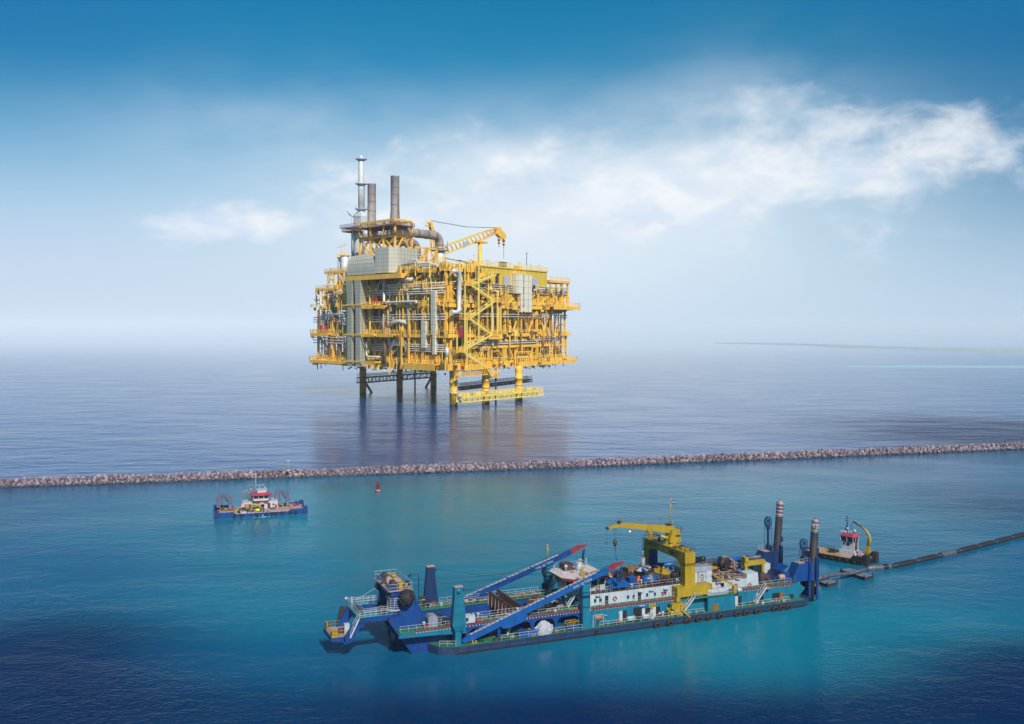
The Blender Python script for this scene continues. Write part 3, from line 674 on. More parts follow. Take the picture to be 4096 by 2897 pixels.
    for v in (5.2, 13.2): t.bar((-16.2, v, 6.9), (-9.6, v, 7.0), .9, .9, 0, h2=1.3)
    t.bar((-16.3, 4.8, 6.9), (-16.3, 13.7, 6.9), 1.0, .9)
    for v in (5.4, 12.6): t.bar((-16.2, v, 7.0), (-18.6, v, 3.6), .9, 1.5)
    t.bar((-18.6, 4.9, 3.5), (-18.6, 13.2, 3.5), 1.0, .8); t.hexa([(-21.4, 6.3, 3.2), (-17.4, 5.6, 3.0), (-17.4, 12.4, 3.0), (-21.4, 12.8, 3.2), (-21.4, 6.3, 3.9), (-17.4, 5.6, 3.9), (-17.4, 12.4, 3.9), (-21.4, 12.8, 3.9)])
    t.bar((-17.6, 13.0, 7.4), (-18.4, 13.0, 4.0), .5, 1.2, 1); fo = b(t, 'anchor_frame', [M['blue'], M['dark']])
    t = MB(); t.box((-16.8, 4.6, 7.42), (-9.6, 5.8, 7.5)); t.box((-16.8, 5.82, 7.42), (-15.6, 12.6, 7.5)); t.box((-16.8, 12.62, 7.42), (-9.6, 13.8, 7.5)); b(t, 'walkway', M['aqua'], fo)
    t = MB(); t.rail([(-9.6, 4.7, 7.5), (-16.7, 4.7, 7.5), (-16.7, 13.7, 7.5), (-9.6, 13.7, 7.5)], 1.15, 1.0, .05, 0, 3); t.rail([(-9.6, 5.75, 7.5), (-15.6, 5.75, 7.5), (-15.6, 12.7, 7.5), (-9.6, 12.7, 7.5)], 1.15, 1.2, .04, 0, 2)
    t.bar((-16.3, 12.0, 7.5), (-16.3, 12.0, 9.4), .14, .14); t.sph((-16.9, 13.9, 8.6), .3, 8, 6); t.bar((-10.6, 13.2, 10.6), (-15.2, 12.6, 8.5), .05, .05); t.bar((-10.0, 9.5, 8.0), (-14.4, 5.6, 8.4), .05, .05); b(t, 'railing', M['rail'], fo)
    for k in range(9): t = MB(); t.cbox((-15.9 + R.uniform(-.2, .4), 6.2 + k * .6, 7.8), (.35, .35, R.uniform(.3, .8)), 0, k); b(t, 'valve_gear', M[R.choice(('red', 'machine'))], fo)
    t = MB(); t.box((-21.3, 6.4, 3.91), (-17.6, 12.7, 3.97)); b(t, 'platform_deck', M['pinkdeck'], fo)
    t = MB(); t.rail([(-17.6, 5.9, 3.97), (-21.3, 6.4, 3.97), (-21.3, 12.7, 3.97), (-18, 12.4, 3.97)], 1.1, .7, .035); b(t, 'railing', M['cabyellow'], fo)
    for v in (5.2,): stair((-18.3, v, 4.0), (-16.6, v, 7.4), .8, M['rail'], par=fo)
    t = MB(); t.box((-21.2, 10.9, 3.98), (-21.0, 12.4, 5.3)); t.box((-21.2, 6.5, 3.98), (-20.2, 7.6, 4.9)); b(t, 'storage_bin', M['cabyellow'], fo)
    t = MB(); t.box((-18.9, 6.6, 3.98), (-18.0, 7.5, 6.0)); b(t, 'control_cabinet', M['white'], fo); t = MB(); t.cyl((-19.6, 8.4, 4.4), (-18.6, 8.4, 4.4), .5, n=10); b(t, 'winch_drum', M['machine'], fo)
    for u in (-20.2, -18.8): t = MB(); t.torus((u, 12.5, 4.6), (0, 1, 0), .4, .06, 12, 5); b(t, 'handwheel', M['machine'], fo)
    # ---- teal side amidships and aft
    t = MB(); t.ext([(27.5, 1.8, 1.5), (27.5, 1.8, 4.6), (78.6, 1.8, 4.6), (80.4, 1.8, 3.4), (78.4, 1.8, 1.5)], (0, BM - 3.6, 0))
    for u in (33, 38.5, 44, 49, 54.5, 60, 66, 72): t.box((u, 1.77, 1.5), (u + .06, 1.8, 4.5))
    t.box((54.6, .5, 1.5), (61.0, 1.8, 4.3)); b(t, 'deckhouse_side', M['teal'])
    t = MB(); t.box((29.1, 1.7, 4.6), (76.9, 5.0, 4.8)); t.box((69, 5.0, 4.6), (78.4, BM - 1.9, 4.8)); t.box((29.1, BM - 5, 4.6), (69, BM - 1.8, 4.8)); b(t, 'upper_deck', M['green'])
    t = MB(); t.box((29.1, 1.56, 4.58), (76.9, 1.69, 4.9))
    for k in range(74): t.box((29.3 + k * .64, 1.66, 4.32), (29.52 + k * .64, 1.78, 4.46), 1)
    b(t, 'deck_edge', [M['deckred'], M['rail']])
    for pp in ([(29.3, 1.8, 4.8), (48.5, 1.8, 4.8)], [(56.5, 1.8, 4.8), (76.6, 1.8, 4.8)]): t = MB(); t.rail(pp, 1.05, 1.7, .035); b(t, 'railing', M['rail'])
    for pp in ([(9, .2, 1.5), (25.8, .2, 1.5)], [(29.6, .2, 1.5), (53.5, .2, 1.5)], [(61.2, .2, 1.5), (75, .2, 1.5)], [(-2.6, 1.5, 1.5), (.1, .3, 1.5)]): t = MB(); t.rail(pp, 1.0, 1.8, .04); b(t, 'lower_railing', M['rail'])
    # doors, hatches and signs on the teal side
    for px, py, wd_, ht, open_ in ((2498, 2475, 1.0, 2.0, 1), (2542, 2455, 1.0, 2.3, 0), (2558, 2452, 1.1, 2.2, 0), (2590, 2461, 1.2, 1.9, 2), (2631, 2459, 1.0, 1.9, 1), (2958, 2413, .9, 1.9, 1), (3044, 2409, 1.2, 2.0, 2)):
        u, v, z = S(px, py, 1.8); t = MB(); t.box((u - wd_ / 2, 1.72, 1.6), (u + wd_ / 2, 1.79, 1.6 + ht), 0)
        if open_: t.box((u - wd_ / 2 - .75, 1.66, 1.6), (u - wd_ / 2 - .03, 1.76, 1.6 + ht), 1)
        b(t, 'door', [M['black'], M['white'] if open_ else M['teal']])
    for px, py, wd_, ht in ((3105, 2391, 2.2, 2.0), (3164, 2391, 1.2, 1.5)):
        u, v, z = S(px, py, 1.8); t = MB(); t.box((u - wd_ / 2, 1.73, z - ht / 2), (u + wd_ / 2, 1.79, z + ht / 2)); b(t, 'opening', M['black'])
    u, v, z = S(3127, 2388, 1.8); t = MB(); t.box((u - .6, 1.68, z - 1), (u + .6, 1.76, z + 1)); b(t, 'sliding_door', M['brown'])
    u, v, z = S(2568, 2423, 1.8); t = MB(); t.box((u - .9, 1.74, z - .25), (u + .9, 1.79, z + .25), 0); t.box((u - .7, 1.72, z - .08), (u + .7, 1.735, z + .08), 1); b(t, 'name_sign', [M['blue2'], M['ltgrey']])
    u, v, z = S(2610, 2427, 1.8); t = MB(); t.box((u - .75, 1.74, z - .55), (u + .75, 1.79, z + .55), 0)
    for k in (-.3, 0, .25): t.box((u - .6, 1.72, z + k - .05), (u + .6, 1.735, z + k + .05), 1)
    b(t, 'notice_board', [M['cabyellow'], M['machine']])
    u, v, z = S(2604, 2448, 1.8); t = MB(); t.box((u - .4, 1.74, z - .6), (u + .4, 1.79, z + .6)); b(t, 'panel', M['ltgrey'])
    for px, py in ((2647, 2453), (2459, 2394), (2997, 2339), (2390, 2352)):
        u, v, z = S(px, py, 1.8 if py > 2440 else 2.95); t = MB(); t.torus((u, v - .12, z), (0, 1, 0), .36, .1, 14, 6); b(t, 'lifebuoy', M['red'])
    t = MB()
    for px, py in ((2371, 2456), (2421, 2462), (2477, 2453), (2371, 2455), (2850, 2425), (3090, 2402)):
        u, v, z = S(px, py, 1.8); t.box((u - .35, 1.6, z), (u + .35, 1.79, z + .08)); t.box((u - .3, 1.74, 1.6), (u + .3, 1.79, z - .3), 1)
    b(t, 'hatch', [M['ltgrey'], M['teal']])
    stair((48.3, .9, 1.5), (51.6, .9, 4.9), .75, M['rail'], steps=18); stair((66.6, 1.0, 1.9), (69.3, 1.0, 4.9), .75, M['rail'], steps=18)
    t = MB(); t.box((51.3, .3, 4.5), (61.5, 1.7, 4.62)); t.rail([(51.4, .35, 4.62), (53, .35, 4.62)], 1, .8, .035, 1); t.rail([(56, .35, 4.62), (61.4, .35, 4.62), (61.4, 1.6, 4.62)], 1, 1.1, .035, 1); b(t, 'boat_platform', [M['green'], M['rail']]); t = MB(); t.box((68.6, .6, 4.6), (70.6, 1.69, 4.7)); b(t, 'stair_landing', M['pinkdeck'])
    # ---- white deckhouse
    hs_ = MB(); hs_.box((28.95, 3.0, 4.8), (52.6, 15.4, 7.2)); hs_.box((53.0, 3.0, 4.8), (69, 15.4, 6.55)); hs_.box((66.0, 2.98, 6.55), (68.9, 5.6, 7.55))
    for k in range(30): 
        u = 29.3 + k * 1.3
        if u < 68: hs_.box((u, 2.96, 4.85), (u + .05, 3.0, 6.5 if u > 52 else 7.15))
    ho = b(hs_, 'white_deckhouse', M['white'])
    for px, py in ((2380, 2403), (2402, 2401), (2512, 2389), (2534, 2387), (2588, 2380), (2619, 2377), (2661, 2372)):
        u, v, z = S(px, py, 3.0); t = MB(); t.box((u - .24, 2.90, z - .36), (u + .24, 2.95, z + .36), 0); t.box((u - .17, 2.87, z - .28), (u + .17, 2.905, z + .28), 1); b(t, 'window', [M['blue2'], M['glass']], ho)
    for px, py in ((2426, 2402), (2557, 2387), (2889, 2350)):
        u, v, z = S(px, py, 3.0); t = MB(); t.box((u - .38, 2.9, z - .95), (u + .38, 2.95, z + .95), 0); t.box((u - 1.15, 2.86, z - .95), (u - .42, 2.93, z + .95), 1); b(t, 'door', [M['black'], M['white']], ho)
    for px, py in ((2651, 2374), (2943, 2342)):
        u, v, z = S(px, py, 3.0); t = MB(); t.box((u - .35, 2.82, z - .35), (u + .35, 2.95, z + .35)); b(t, 'hose_box', M['red'], ho)
    for px, py in ((2392, 2383), (2560, 2366), (2605, 2361), (2662, 2355), (2870, 2330), (2920, 2327), (2950, 2315)):
        u, v, z = S(px, py, 3.0); t = MB(); t.box((u - .55, 2.4, z), (u + .55, 2.95, z + .12)); b(t, 'awning', M['white'], ho)
    t = MB(); t.box((28.9, 2.9, 7.2), (52.6, 15.5, 7.3)); b(t, 'roof', M['machine'], ho)
    t = MB(); t.box((53.0, 3.1, 6.55), (66, 15.4, 6.65)); b(t, 'roof', M['timber'], ho)
    t = MB(); t.rail([(35.5, 3.1, 7.3), (52.4, 3.1, 7.3)], 1.0, 1.5, .035); t.rail([(29, 3.1, 7.3), (33.5, 3.1, 7.3)], 1.0, 1.2, .035); t.rail([(57.5, 3.1, 6.6), (65.8, 3.1, 6.6)], 1.0, 1.5, .03); t.rail([(29, 15.3, 7.3), (52, 15.3, 7.3)], 1.0, 1.5, .035); b(t, 'roof_railing', M['rail'], ho)
    # ---- wheelhouse
    w = MB(); c = (29.6, 8.6); pl = [(26.9, 4.9), (33.2, 4.9), (33.2, 12.3), (26.9, 12.3), (25.6, 10.6), (25.6, 6.6)]
    pl2 = [(26.2, 4.5), (33.3, 4.5), (33.3, 12.7), (26.2, 12.7), (24.8, 10.9), (24.8, 6.3)]
    n = len(pl); w.add([(u, v, 7.3) for u, v in pl] + [(u, v, 9.95) for u, v in pl2], [tuple(range(n - 1, -1, -1)), tuple(range(n, 2 * n))] + [(i, (i + 1) % n, n + (i + 1) % n, n + i) for i in range(n)])
    wh = b(w, 'wheelhouse', M['white'])
    w = MB(); w.ext([(24.2 if u < 25 else u + (-.5 if u < 27 else .3), v + (-.45 if v < 8 else .45), 9.75) for u, v in pl2], (0, 0, .48)); b(w, 'roof_band', M['red'], wh)
    w = MB(); w.ext([(24.0 if u < 25 else u + (-.6 if u < 27 else .35), v + (-.5 if v < 8 else .5), 10.23) for u, v in pl2], (0, 0, .1)); b(w, 'roof', M['roofpink'], wh)
    for i in (5, 4, 0, 3, 2):
        a, b2 = Vector((*pl[i], 7.3)), Vector((*pl[(i + 1) % n], 7.3)); c1, c2 = Vector((*pl2[i], 9.95)), Vector((*pl2[(i + 1) % n], 9.95))
        ln = (b2 - a).length; cnt = max(1, int(ln / 1.35)); nr = (b2 - a).cross(Vector((0, 0, 1))).normalized()
        for k in range(cnt):
            t0, t1 = (k + .12) / cnt, (k + .88) / cnt; P_ = lambda t, s_: a.lerp(b2, t).lerp(c1.lerp(c2, t), s_) + nr * .03
            q = MB(); q.ext([P_(t0, .42), P_(t1, .42), P_(t1, .86), P_(t0, .86)], nr * .04); b(q, 'window', M['glass'], wh)
    w = MB(); w.rail([(24.6, 6.2, 10.33), (24.6, 11, 10.33), (26.3, 12.9, 10.33), (33.3, 12.9, 10.33)], 1.0, 1.2, .03); w.rail([(28, 3.2, 7.3), (34, 3.2, 7.3)], 1.0, 1.2, .03); b(w, 'railing', M['rail'], wh)
    w = MB(); w.sph((30.0, 9.8, 10.9), (.95, .95, 1.05), 14, 8); b(w, 'radome', M['white'], wh)
    w = MB(); w.cyl((26.9, 9.6, 10.3), (26.9, 9.6, 11.3), .1, n=8); w.sph((26.9, 9.6, 11.4), .36, 10, 6); b(w, 'searchlight', M['white'], wh)
    w = MB(); w.cbox((27.8, 11.2, 10.9), (1.9, 2.6, 1.2), 0); w.cbox((27.8, 11.2, 11.55), (2.1, 2.2, .2), 0, .2); b(w, 'locker', M['machine'], wh)
    w = MB(); w.tube([(29.2, 7.8, 10.3), (29.2, 7.8, 13.0)], .06, 6); w.cbox((29.2, 7.8, 13.0), (.8, .2, .12)); w.tube([(32.6, 11.8, 10.3), (32.6, 11.8, 12.0)], .05, 6); w.sph((32.6, 11.8, 12.0), .15, 8, 6); w.tube([(28.4, 5.4, 10.3), (28.4, 5.4, 13.2)], .1, 6, 1); w.cbox((28.4, 5.4, 10.7), (.8, .4, .5), 1); b(w, 'antenna', [M['rail'], M['cabyellow']], wh)
    w = MB()
    for k in range(12): w.cbox((R.uniform(27.5, 32.5), R.uniform(5.4, 8.8), 10.6), (R.uniform(.3, .9), R.uniform(.3, .8), R.uniform(.3, .6)), R.choice((0, 1)), R.uniform(0, 3))
    b(w, 'roof_gear', [M['pinkdeck'], M['white']], wh)
    # ---- funnel with the crest
    w = MB(); w.box((52.65, 3.02, 6.5), (57.3, 10.2, 9.1)); fu = b(w, 'funnel', M['white'])
    w = MB(); w.hexa([(52.6, 2.95, 9.1), (57.4, 2.95, 9.1), (57.4, 10.3, 9.1), (52.6, 10.3, 9.1), (52.9, 3.6, 10.1), (57.6, 3.6, 9.9), (57.2, 10, 9.9), (52.9, 10, 10.1)]); b(w, 'cap', M['grey'], fu)
    w = MB()
    for s_ in (0, 1): w.tube([(53.2 + s_ * 2.0, 7.4 - s_ * .6, 9.8), (53.6 + s_ * 2, 7.0 - s_ * .6, 10.7), (54.6 + s_ * 2.0, 6.2 - s_ * .6, 11.0), (55.3 + s_ * 1.6, 5.6 - s_ * .6, 11.05)], .55, 14)
    b(w, 'exhaust', M['black'], fu)
    u, v, z = S(2806, 2308, 3.0); w = MB()
    def disc(r_, cx_, cz_, mi, y, sx__=1., n_=20): w.ext([(u + cx_ + r_ * sx__ * math.cos(2 * math.pi * k / n_), y, z + cz_ + r_ * math.sin(2 * math.pi * k / n_)) for k in range(n_)], (0, .02, 0), mi)
    w.box((u - .92, 2.93, z - 1.05), (u + .92, 3.0, z + 1.05), 1); w.box((u - .82, 2.90, z - .95), (u + .82, 2.935, z + .95), 0)
    for sg in (-1, 1):
        for k in range(6):
            a = math.radians(-60 + k * 27); w.bar((u + sg * .42 * math.cos(a), 2.885, z + .5 * math.sin(a) - .08), (u + sg * .60 * math.cos(a + .2), 2.885, z + .66 * math.sin(a + .2) - .05), .1, .03, 1, up=(0, 1, 0))
        w.bar((u + sg * .2, 2.88, z + .45), (u + sg * .52, 2.88, z + .72), .05, .03, 2, up=(0, 1, 0))
    disc(.36, 0, -.02, 3, 2.87); disc(.25, 0, -.02, 0, 2.845); disc(.18, 0, -.08, 3, 2.82); disc(.15, 0, .38, 4, 2.83)
    w.bar((u - .42, 2.86, z - .55), (u, 2.86, z - .68), .13, .03, 1, up=(0, 1, 0)); w.bar((u, 2.86, z - .68), (u + .42, 2.86, z - .55), .13, .03, 1, up=(0, 1, 0)); w.bar((u - .4, 2.85, z - .70), (u + .4, 2.85, z - .70), .05, .03, 4, up=(0, 1, 0))
    b(w, 'crest_board', [M['white'], M['navy'], M['machine'], M['cabyellow'], M['red']], fu)
    # ---- gantry crane
    w = MB(); w.box((47.6, .9, 5.0), (56.0, 2.9, 7.0)); w.box((47.4, .95, 4.2), (48.4, 2.8, 5.0)); w.box((55.0, 1.0, 4.4), (55.8, 2.8, 5.0))
    w.box((49.7, 1.3, 7.0), (52.1, 3.1, 11.6)); w.box((49.7, 15.8, 4.8), (52.1, 17.6, 11.6)); w.ext([(49.7, 1.3, 13.75), (49.7, 17.6, 13.75), (49.7, 17.6, 11.4), (49.7, 15.8, 11.4), (49.7, 13.8, 12.1), (49.7, 5.0, 12.0), (49.7, 3.1, 11.0), (49.7, 1.3, 11.0)], (2.4, 0, 0))
    w.box((50.9, 1.26, 7.0), (50.97, 1.3, 13.6)); ga = b(w, 'gantry', M['cabyellow'])
    w = MB(); w.box((49.9, 15.72, 5), (51.9, 15.79, 11.6)); b(w, 'leg_panel', M['blue'], ga)
    w = MB()
    ex = Vector((0, -1, 0)); text_into(w, 'SAFETY', (49.66, 16.4, 12.45), ex, (0, 0, 1), 1.5, 0, .0, .03); text_into(w, 'FIRST', (49.66, 7.4, 12.3), ex, (0, 0, 1), 1.6, 0, .0, .03); b(w, 'lettering', M['black'], ga)
    w = MB(); w.rail([(49.75, 1.4, 13.75), (49.75, 6, 13.75)], 1, 1.2, .035); w.rail([(52.0, 17.5, 13.75), (52.0, 1.4, 13.75), (49.75, 1.4, 13.75)], 1, 1.2, .035); w.rail([(49.75, 11.8, 13.75), (49.75, 17.5, 13.75), (52, 17.5, 13.75)], 1, 1.2, .035); b(w, 'railing', M['deckred'], ga)
    w = MB()
    for s_ in (0, .6): w.bar((49.2, 17.4 - s_, 6), (49.2, 17.4 - s_, 14), .07, .07)
    for k in range(16): w.bar((49.2, 17.4, 6.3 + k * .5), (49.2, 16.8, 6.3 + k * .5), .05, .05)
    b(w, 'ladder', M['teal'], ga)
    for k in range(14): w = MB(); w.cbox((R.uniform(50.1, 51.8), R.choice((R.uniform(2, 6), R.uniform(12, 17))), 14.0), (R.uniform(.3, .9), R.uniform(.3, .9), R.uniform(.25, .8)), 0, R.uniform(0, 3)); b(w, 'beam_gear', M[R.choice(('cabyellow', 'cabyellow', 'machine', 'navy'))], ga)
    w = MB(); w.lathe((51.0, 8.6, 13.76), [(1.9, 0), (1.9, .25), (1.25, .3), (1.25, .9)], 20); w.box((49.9, 7.3, 14.5), (52.7, 9.9, 14.8)); w.hexa([(49.9, 7.5, 14.8), (52.7, 7.5, 14.8), (52.7, 9.7, 14.8), (49.9, 9.7, 14.8), (50.6, 7.5, 17.1), (52.5, 7.5, 17.1), (52.5, 9.7, 17.1), (50.6, 9.7, 17.1)]); cr_ = b(w, 'crane_house', M['cabyellow'])
    w = MB(); w.box((51.4, 7.42, 15.7), (52.5, 7.49, 16.0)); b(w, 'vent_grille', M['black'], cr_)
    w = MB(); w.bar((51.4, 8.6, 17.0), (46.6, 8.6, 17.75), 1.0, 1.5, h2=1.25); w.bar((46.6, 8.6, 17.75), (38.6, 8.6, 19.0), 1.0, 1.25, w2=.8, h2=.85); w.bar((38.6, 8.6, 18.95), (35.9, 8.6, 18.55), .7, .7, w2=.35, h2=.4); w.ext([(46.0, 8.2, 17.3), (44.9, 8.2, 17.4), (45.6, 8.2, 16.6), (46.3, 8.2, 16.5)], (0, .8, 0)); b(w, 'crane_boom', M['cabyellow'], cr_)
    w = MB(); w.cyl((45.8, 8.6, 16.8), (48.6, 8.6, 15.8), .16, n=10, mi=1); w.cyl((48.2, 8.6, 15.95), (51.3, 8.6, 14.9), .33, n=12); b(w, 'luffing_cylinder', [M['cabyellow'], M['dark']], cr_)
    w = MB(); w.rail([(50.4, 9.1, 17.9), (38.8, 9.05, 19.45)], 1.0, .75, .028); w.rail([(38.6, 8.95, 19.35), (35.8, 8.8, 18.75)], .9, .8, .028); w.rail([(52.5, 7.3, 16.4), (53.0, 7.3, 16.4), (53.0, 9.9, 16.4), (50.5, 9.9, 17.1)], 1.3, .8, .03); b(w, 'railing', M['deckred'], cr_)
    w = MB(); w.cyl((38.6, 8.2, 19.5), (38.6, 9.0, 19.5), .35, n=12); w.cyl((35.8, 8.3, 18.5), (35.8, 8.9, 18.5), .28, n=12); w.cbox((50.4, 8.6, 18.1), (1.0, .8, .35)); b(w, 'boom_sheave', M['dark'], cr_)
    for p, q, t in (((37.2, 8.3, 18.6), (37.3, 8.4, 16.0), .07), ((38.0, 8.9, 18.8), (37.9, 8.8, 16.0), .07)): w = MB(); w.bar(p, q, t, t); b(w, 'hoist_rope', M['teal'], cr_)
    w = MB(); w.bar((35.7, 8.6, 18.4), (35.6, 8.6, 15.6), .03, .03); w.bar((35.6, 8.6, 15.7), (35.6, 8.6, 15.1), .16, .3, w2=.05); b(w, 'whip_hook', M['teal'], cr_)
    w = MB(); w.lathe((37.6, 8.6, 14.55), [(.08, 0), (.3, .35), (.42, .9), (.40, 1.3), (.15, 1.5)], 12); w.tube([(37.6, 8.6, 14.55), (37.6, 8.6, 14.1), (37.75, 8.6, 13.95), (37.6, 8.6, 13.8)], .09, 6); w.bar((37.65, 8.6, 13.9), (38.0, 8.6, 11.9), .12, .12, 1); w.bar((38.0, 8.6, 11.9), (38.6, 8.2, 9.6), .05, .05, 1); b(w, 'hook_block', [M['machine'], M['teal']], cr_)
    w = MB(); w.cyl((40.9, 8.5, 18.0), (40.9, 8.5, 17.7), .1, n=8, mi=1); w.sph((40.9, 8.4, 17.45), .32, 12, 8, 0); b(w, 'floodlight', [M['cream'], M['dark']], cr_)
    w = MB(); w.tube([(50.9, 9.2, 17.2), (51.1, 9.2, 20.5), (51.3, 9.2, 23.4)], [.14, .1, .06], 8); w.cbox((51.3, 9.2, 23.4), (.5, .12, .1)); w.bar((51.1, 9.2, 20.5), (51.6, 9.2, 20.6), .05, .05); w.cbox((51.7, 9.2, 20.7), (.22, .22, .3)); w.cbox((51.6, 9.2, 18.6), (.25, .25, .35)); w.cbox((51.4, 9.2, 21.9), (.3, .2, .25)); ms = b(w, 'signal_mast', M['cabyellow'], cr_)
    w = MB(); 
    for k in range(3):
        for q in range(5):
            x0, x1 = .05 + q * .2, .25 + q * .2; z0_ = 22.95 - k * .2; sag = lambda x: -.12 * x + .05 * math.sin(x * 6)
            w.ext([(51.3 + x0, 9.2, z0_ + sag(x0)), (51.3 + x1, 9.2, z0_ + sag(x1)), (51.3 + x1, 9.2, z0_ - .2 + sag(x1)), (51.3 + x0, 9.2, z0_ - .2 + sag(x0))], (0, .015, 0), 0 if q == 0 else k + 1)
    b(w, 'flag', [M['red'], M['green'], M['white'], M['black']], cr_)
    # ---- discharge pipe along the far side
    w = MB(); pts = [(40, 15.0, 7.6), (46, 15.0, 7.9), (52, 15, 7.9), (58.5, 15, 7.9), (66, 15, 7.5), (75, 15, 7.4), (82, 15, 7.2)]
    for k in range(len(pts) - 1): w.tube([pts[k], pts[k + 1]], .52, 14, k % 2)
    for p in pts[:-1]: w.cyl((p[0] - .08, p[1], p[2]), (p[0] + .08, p[1], p[2]), .66, n=14, mi=2)
    for u in (43, 49, 55, 61, 67, 73, 79): w.box((u - .2, 14.5, 4.8), (u + .2, 15.5, 7.3), 2)
    b(w, 'discharge_pipe', [M['blue2'], M['steelpipe'], M['navy']])
    w = MB(); w.box((69.2, 15.3, 5.0), (69.8, 15.9, 6.4)); w.cyl((47.2, 13.8, 7.3), (47.2, 13.8, 10.4), .5, n=12); w.cyl((47.2, 13.8, 10.4), (47.2, 13.8, 12.0), .18, n=8); b(w, 'valve_tower', M['grey'])
    # ---- stern: pile frames, hoists and the two spuds
    for sgn in (0, 1):
        f = (lambda v: v) if not sgn else (lambda v: BM - v); vc = f(3.3)
        w = MB(); w.ext([(77.0, f(2.2), 4.75), (81.5, f(2.2), 4.75), (81.5, f(2.2), 8.5), (79.0, f(2.2), 8.5)], (0, f(4.6) - f(2.2), 0)); w.box((81.5, f(2.0), 1.0), (82.0, f(4.8), 9.6))
        for s_ in (-1, 1): w.box((81.5, vc + s_ * 1.15 - .15, 4.6), (83.0, vc + s_ * 1.15 + .15, 8.6)); w.box((83.6, vc + s_ * 1.15 - .15, .4), (84.2, vc + s_ * 1.15 + .15, 9.6))
        w.box((83.9, vc - 1.3, 5), (84.3, vc + 1.3, 9.4)); w.box((83.9, vc - 1.2, 1.2), (84.3, vc + 1.2, 3)); w.box((81.5, vc - 1.2, 2.6), (82.0, vc + 1.2, 4.6))
        w.box((76.0, f(3.4), 4.8), (77.6, f(4.8), 6.6))
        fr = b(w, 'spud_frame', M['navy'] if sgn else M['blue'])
        w = MB(); w.rail([(79.2, f(2.3), 8.5), (81.4, f(2.3), 8.5), (81.4, f(4.5), 8.5)], 1.0, .9, .04); w.box((79.3, f(2.4), 8.5), (80.9, f(4.4), 8.58), 1); b(w, 'railing', [M['rail'], M['pinkdeck']], fr)
        w = MB()
        for s_ in (0, .5): w.bar((77.3, f(2.12), 5.0), (79.1, f(2.12), 8.4), .07, .07) if s_ == 0 else w.bar((77.8, f(2.12), 5.0), (79.6, f(2.12), 8.4), .07, .07)
        for k in range(9): w.bar((77.4 + k * .2, f(2.1), 5.2 + k * .38), (77.9 + k * .2, f(2.1), 5.2 + k * .38), .06, .06)
        b(w, 'ladder', M['teal'], fr)
        z1 = 17.6 if not sgn else 19.6; ax = Vector((.088, 0, 1)); base = Vector((82.75, vc, -1.5)); P_ = lambda z: base + ax * (z + 1.5)
        w = MB(); n_ = 20
        w.tube([P_(-1.5), P_(z1 - (3.6 if sgn else 3.2))], .82, n_, 0)
        if sgn: bands = [(3.6, 3.5, 1), (3.5, 2.9, 1), (2.9, 2.55, 2), (2.55, 2.1, 1), (2.1, 1.75, 2), (1.75, 1.3, 1), (1.3, 1.0, 2), (1.0, .4, 1)]
        else: bands = [(3.2, 2.7, 3), (2.7, 2.3, 4), (2.3, .9, 1), (.9, .6, 2), (.6, .35, 1)]
        for a_, c_, mi in bands: w.tube([P_(z1 - a_), P_(z1 - c_)], .822, n_, mi)
        w.tube([P_(z1 - (.4 if sgn else .35)), P_(z1)], [.822, .2], n_, 5); w.cyl(P_(z1), P_(z1 + .35), .14, n=8, mi=2); so_ = b(w, 'spud', [M['spudbrown'], M['bandgrey'], M['deckred'], M['blue2'], M['cabyellow'], M['pinkdeck']])
        if not sgn: w = MB(); q = P_(z1 - 1.6); w.box((q.x - .55, q.y - .86, q.z - .5), (q.x + .25, q.y - .7, q.z + .5)); b(w, 'marking', M['grey'], so_)
        zc = 15.2 if sgn else 12.6; w = MB(); uc = 81.15; q = Vector((uc, vc, zc))
        w.cyl(q - Vector((0, .18, 0)), q + Vector((0, .18, 0)), 1.0, n=24); w.ext([(uc - .95, vc - .16, zc - .3), (uc + .95, vc - .16, zc - .3), (uc + .25, vc - .16, zc - 2.2), (uc - .25, vc - .16, zc - 2.2)], (0, .32, 0)); w.box((uc - .22, vc - .16, 8.5), (uc + .22, vc + .16, zc - 2.1)); so2 = b(w, 'hoist_sheave', M['navy'])
        w = MB()
        for k in range(8):
            a = k * math.pi / 4; w.cyl((uc + .66 * math.cos(a), vc - .21, zc + .66 * math.sin(a)), (uc + .66 * math.cos(a), vc - .185, zc + .66 * math.sin(a)), .13, n=8)
        b(w, 'lightening_hole', M['aqua'], so2)
        for e in (-1, 1): w = MB(); w.bar((uc + e * .98, vc, zc), (uc + e, vc, 8.5), .07, .07); b(w, 'hoist_rope', M['wire'], so2)
        w = MB(); w.box((83.6, vc - .45, 9.6), (84.4, vc + .45, zc - .6)); w.cyl((84.0, vc, zc - .7), (84.0, vc, zc + 1.4), .25, n=10); w.box((84.2, vc - .6, 10.2), (84.9, vc + .6, 11.4)); b(w, 'spud_guide', M['navy'])
    # aft deck gear
    w = MB(); w.cyl((71.3, 3.4, 5.7), (71.3, 5.4, 5.7), 1.25, n=20); w.cyl((71.3, 3.3, 5.7), (71.3, 3.5, 5.7), .4, n=10, mi=1); b(w, 'mooring_winch', [M['machine'], M['black']])
    w = MB(); w.box((72.6, 7.0, 4.8), (75.2, 9.6, 8.0)); w.cyl((74.4, 3.3, 5.9), (75.9, 3.3, 5.9), .55, n=12, mi=1); w.box((74.2, 3.0, 4.8), (76.0, 4.4, 5.7), 2); b(w, 'winch_cabin', [M['white'], M['pinkdeck'], M['dark']])
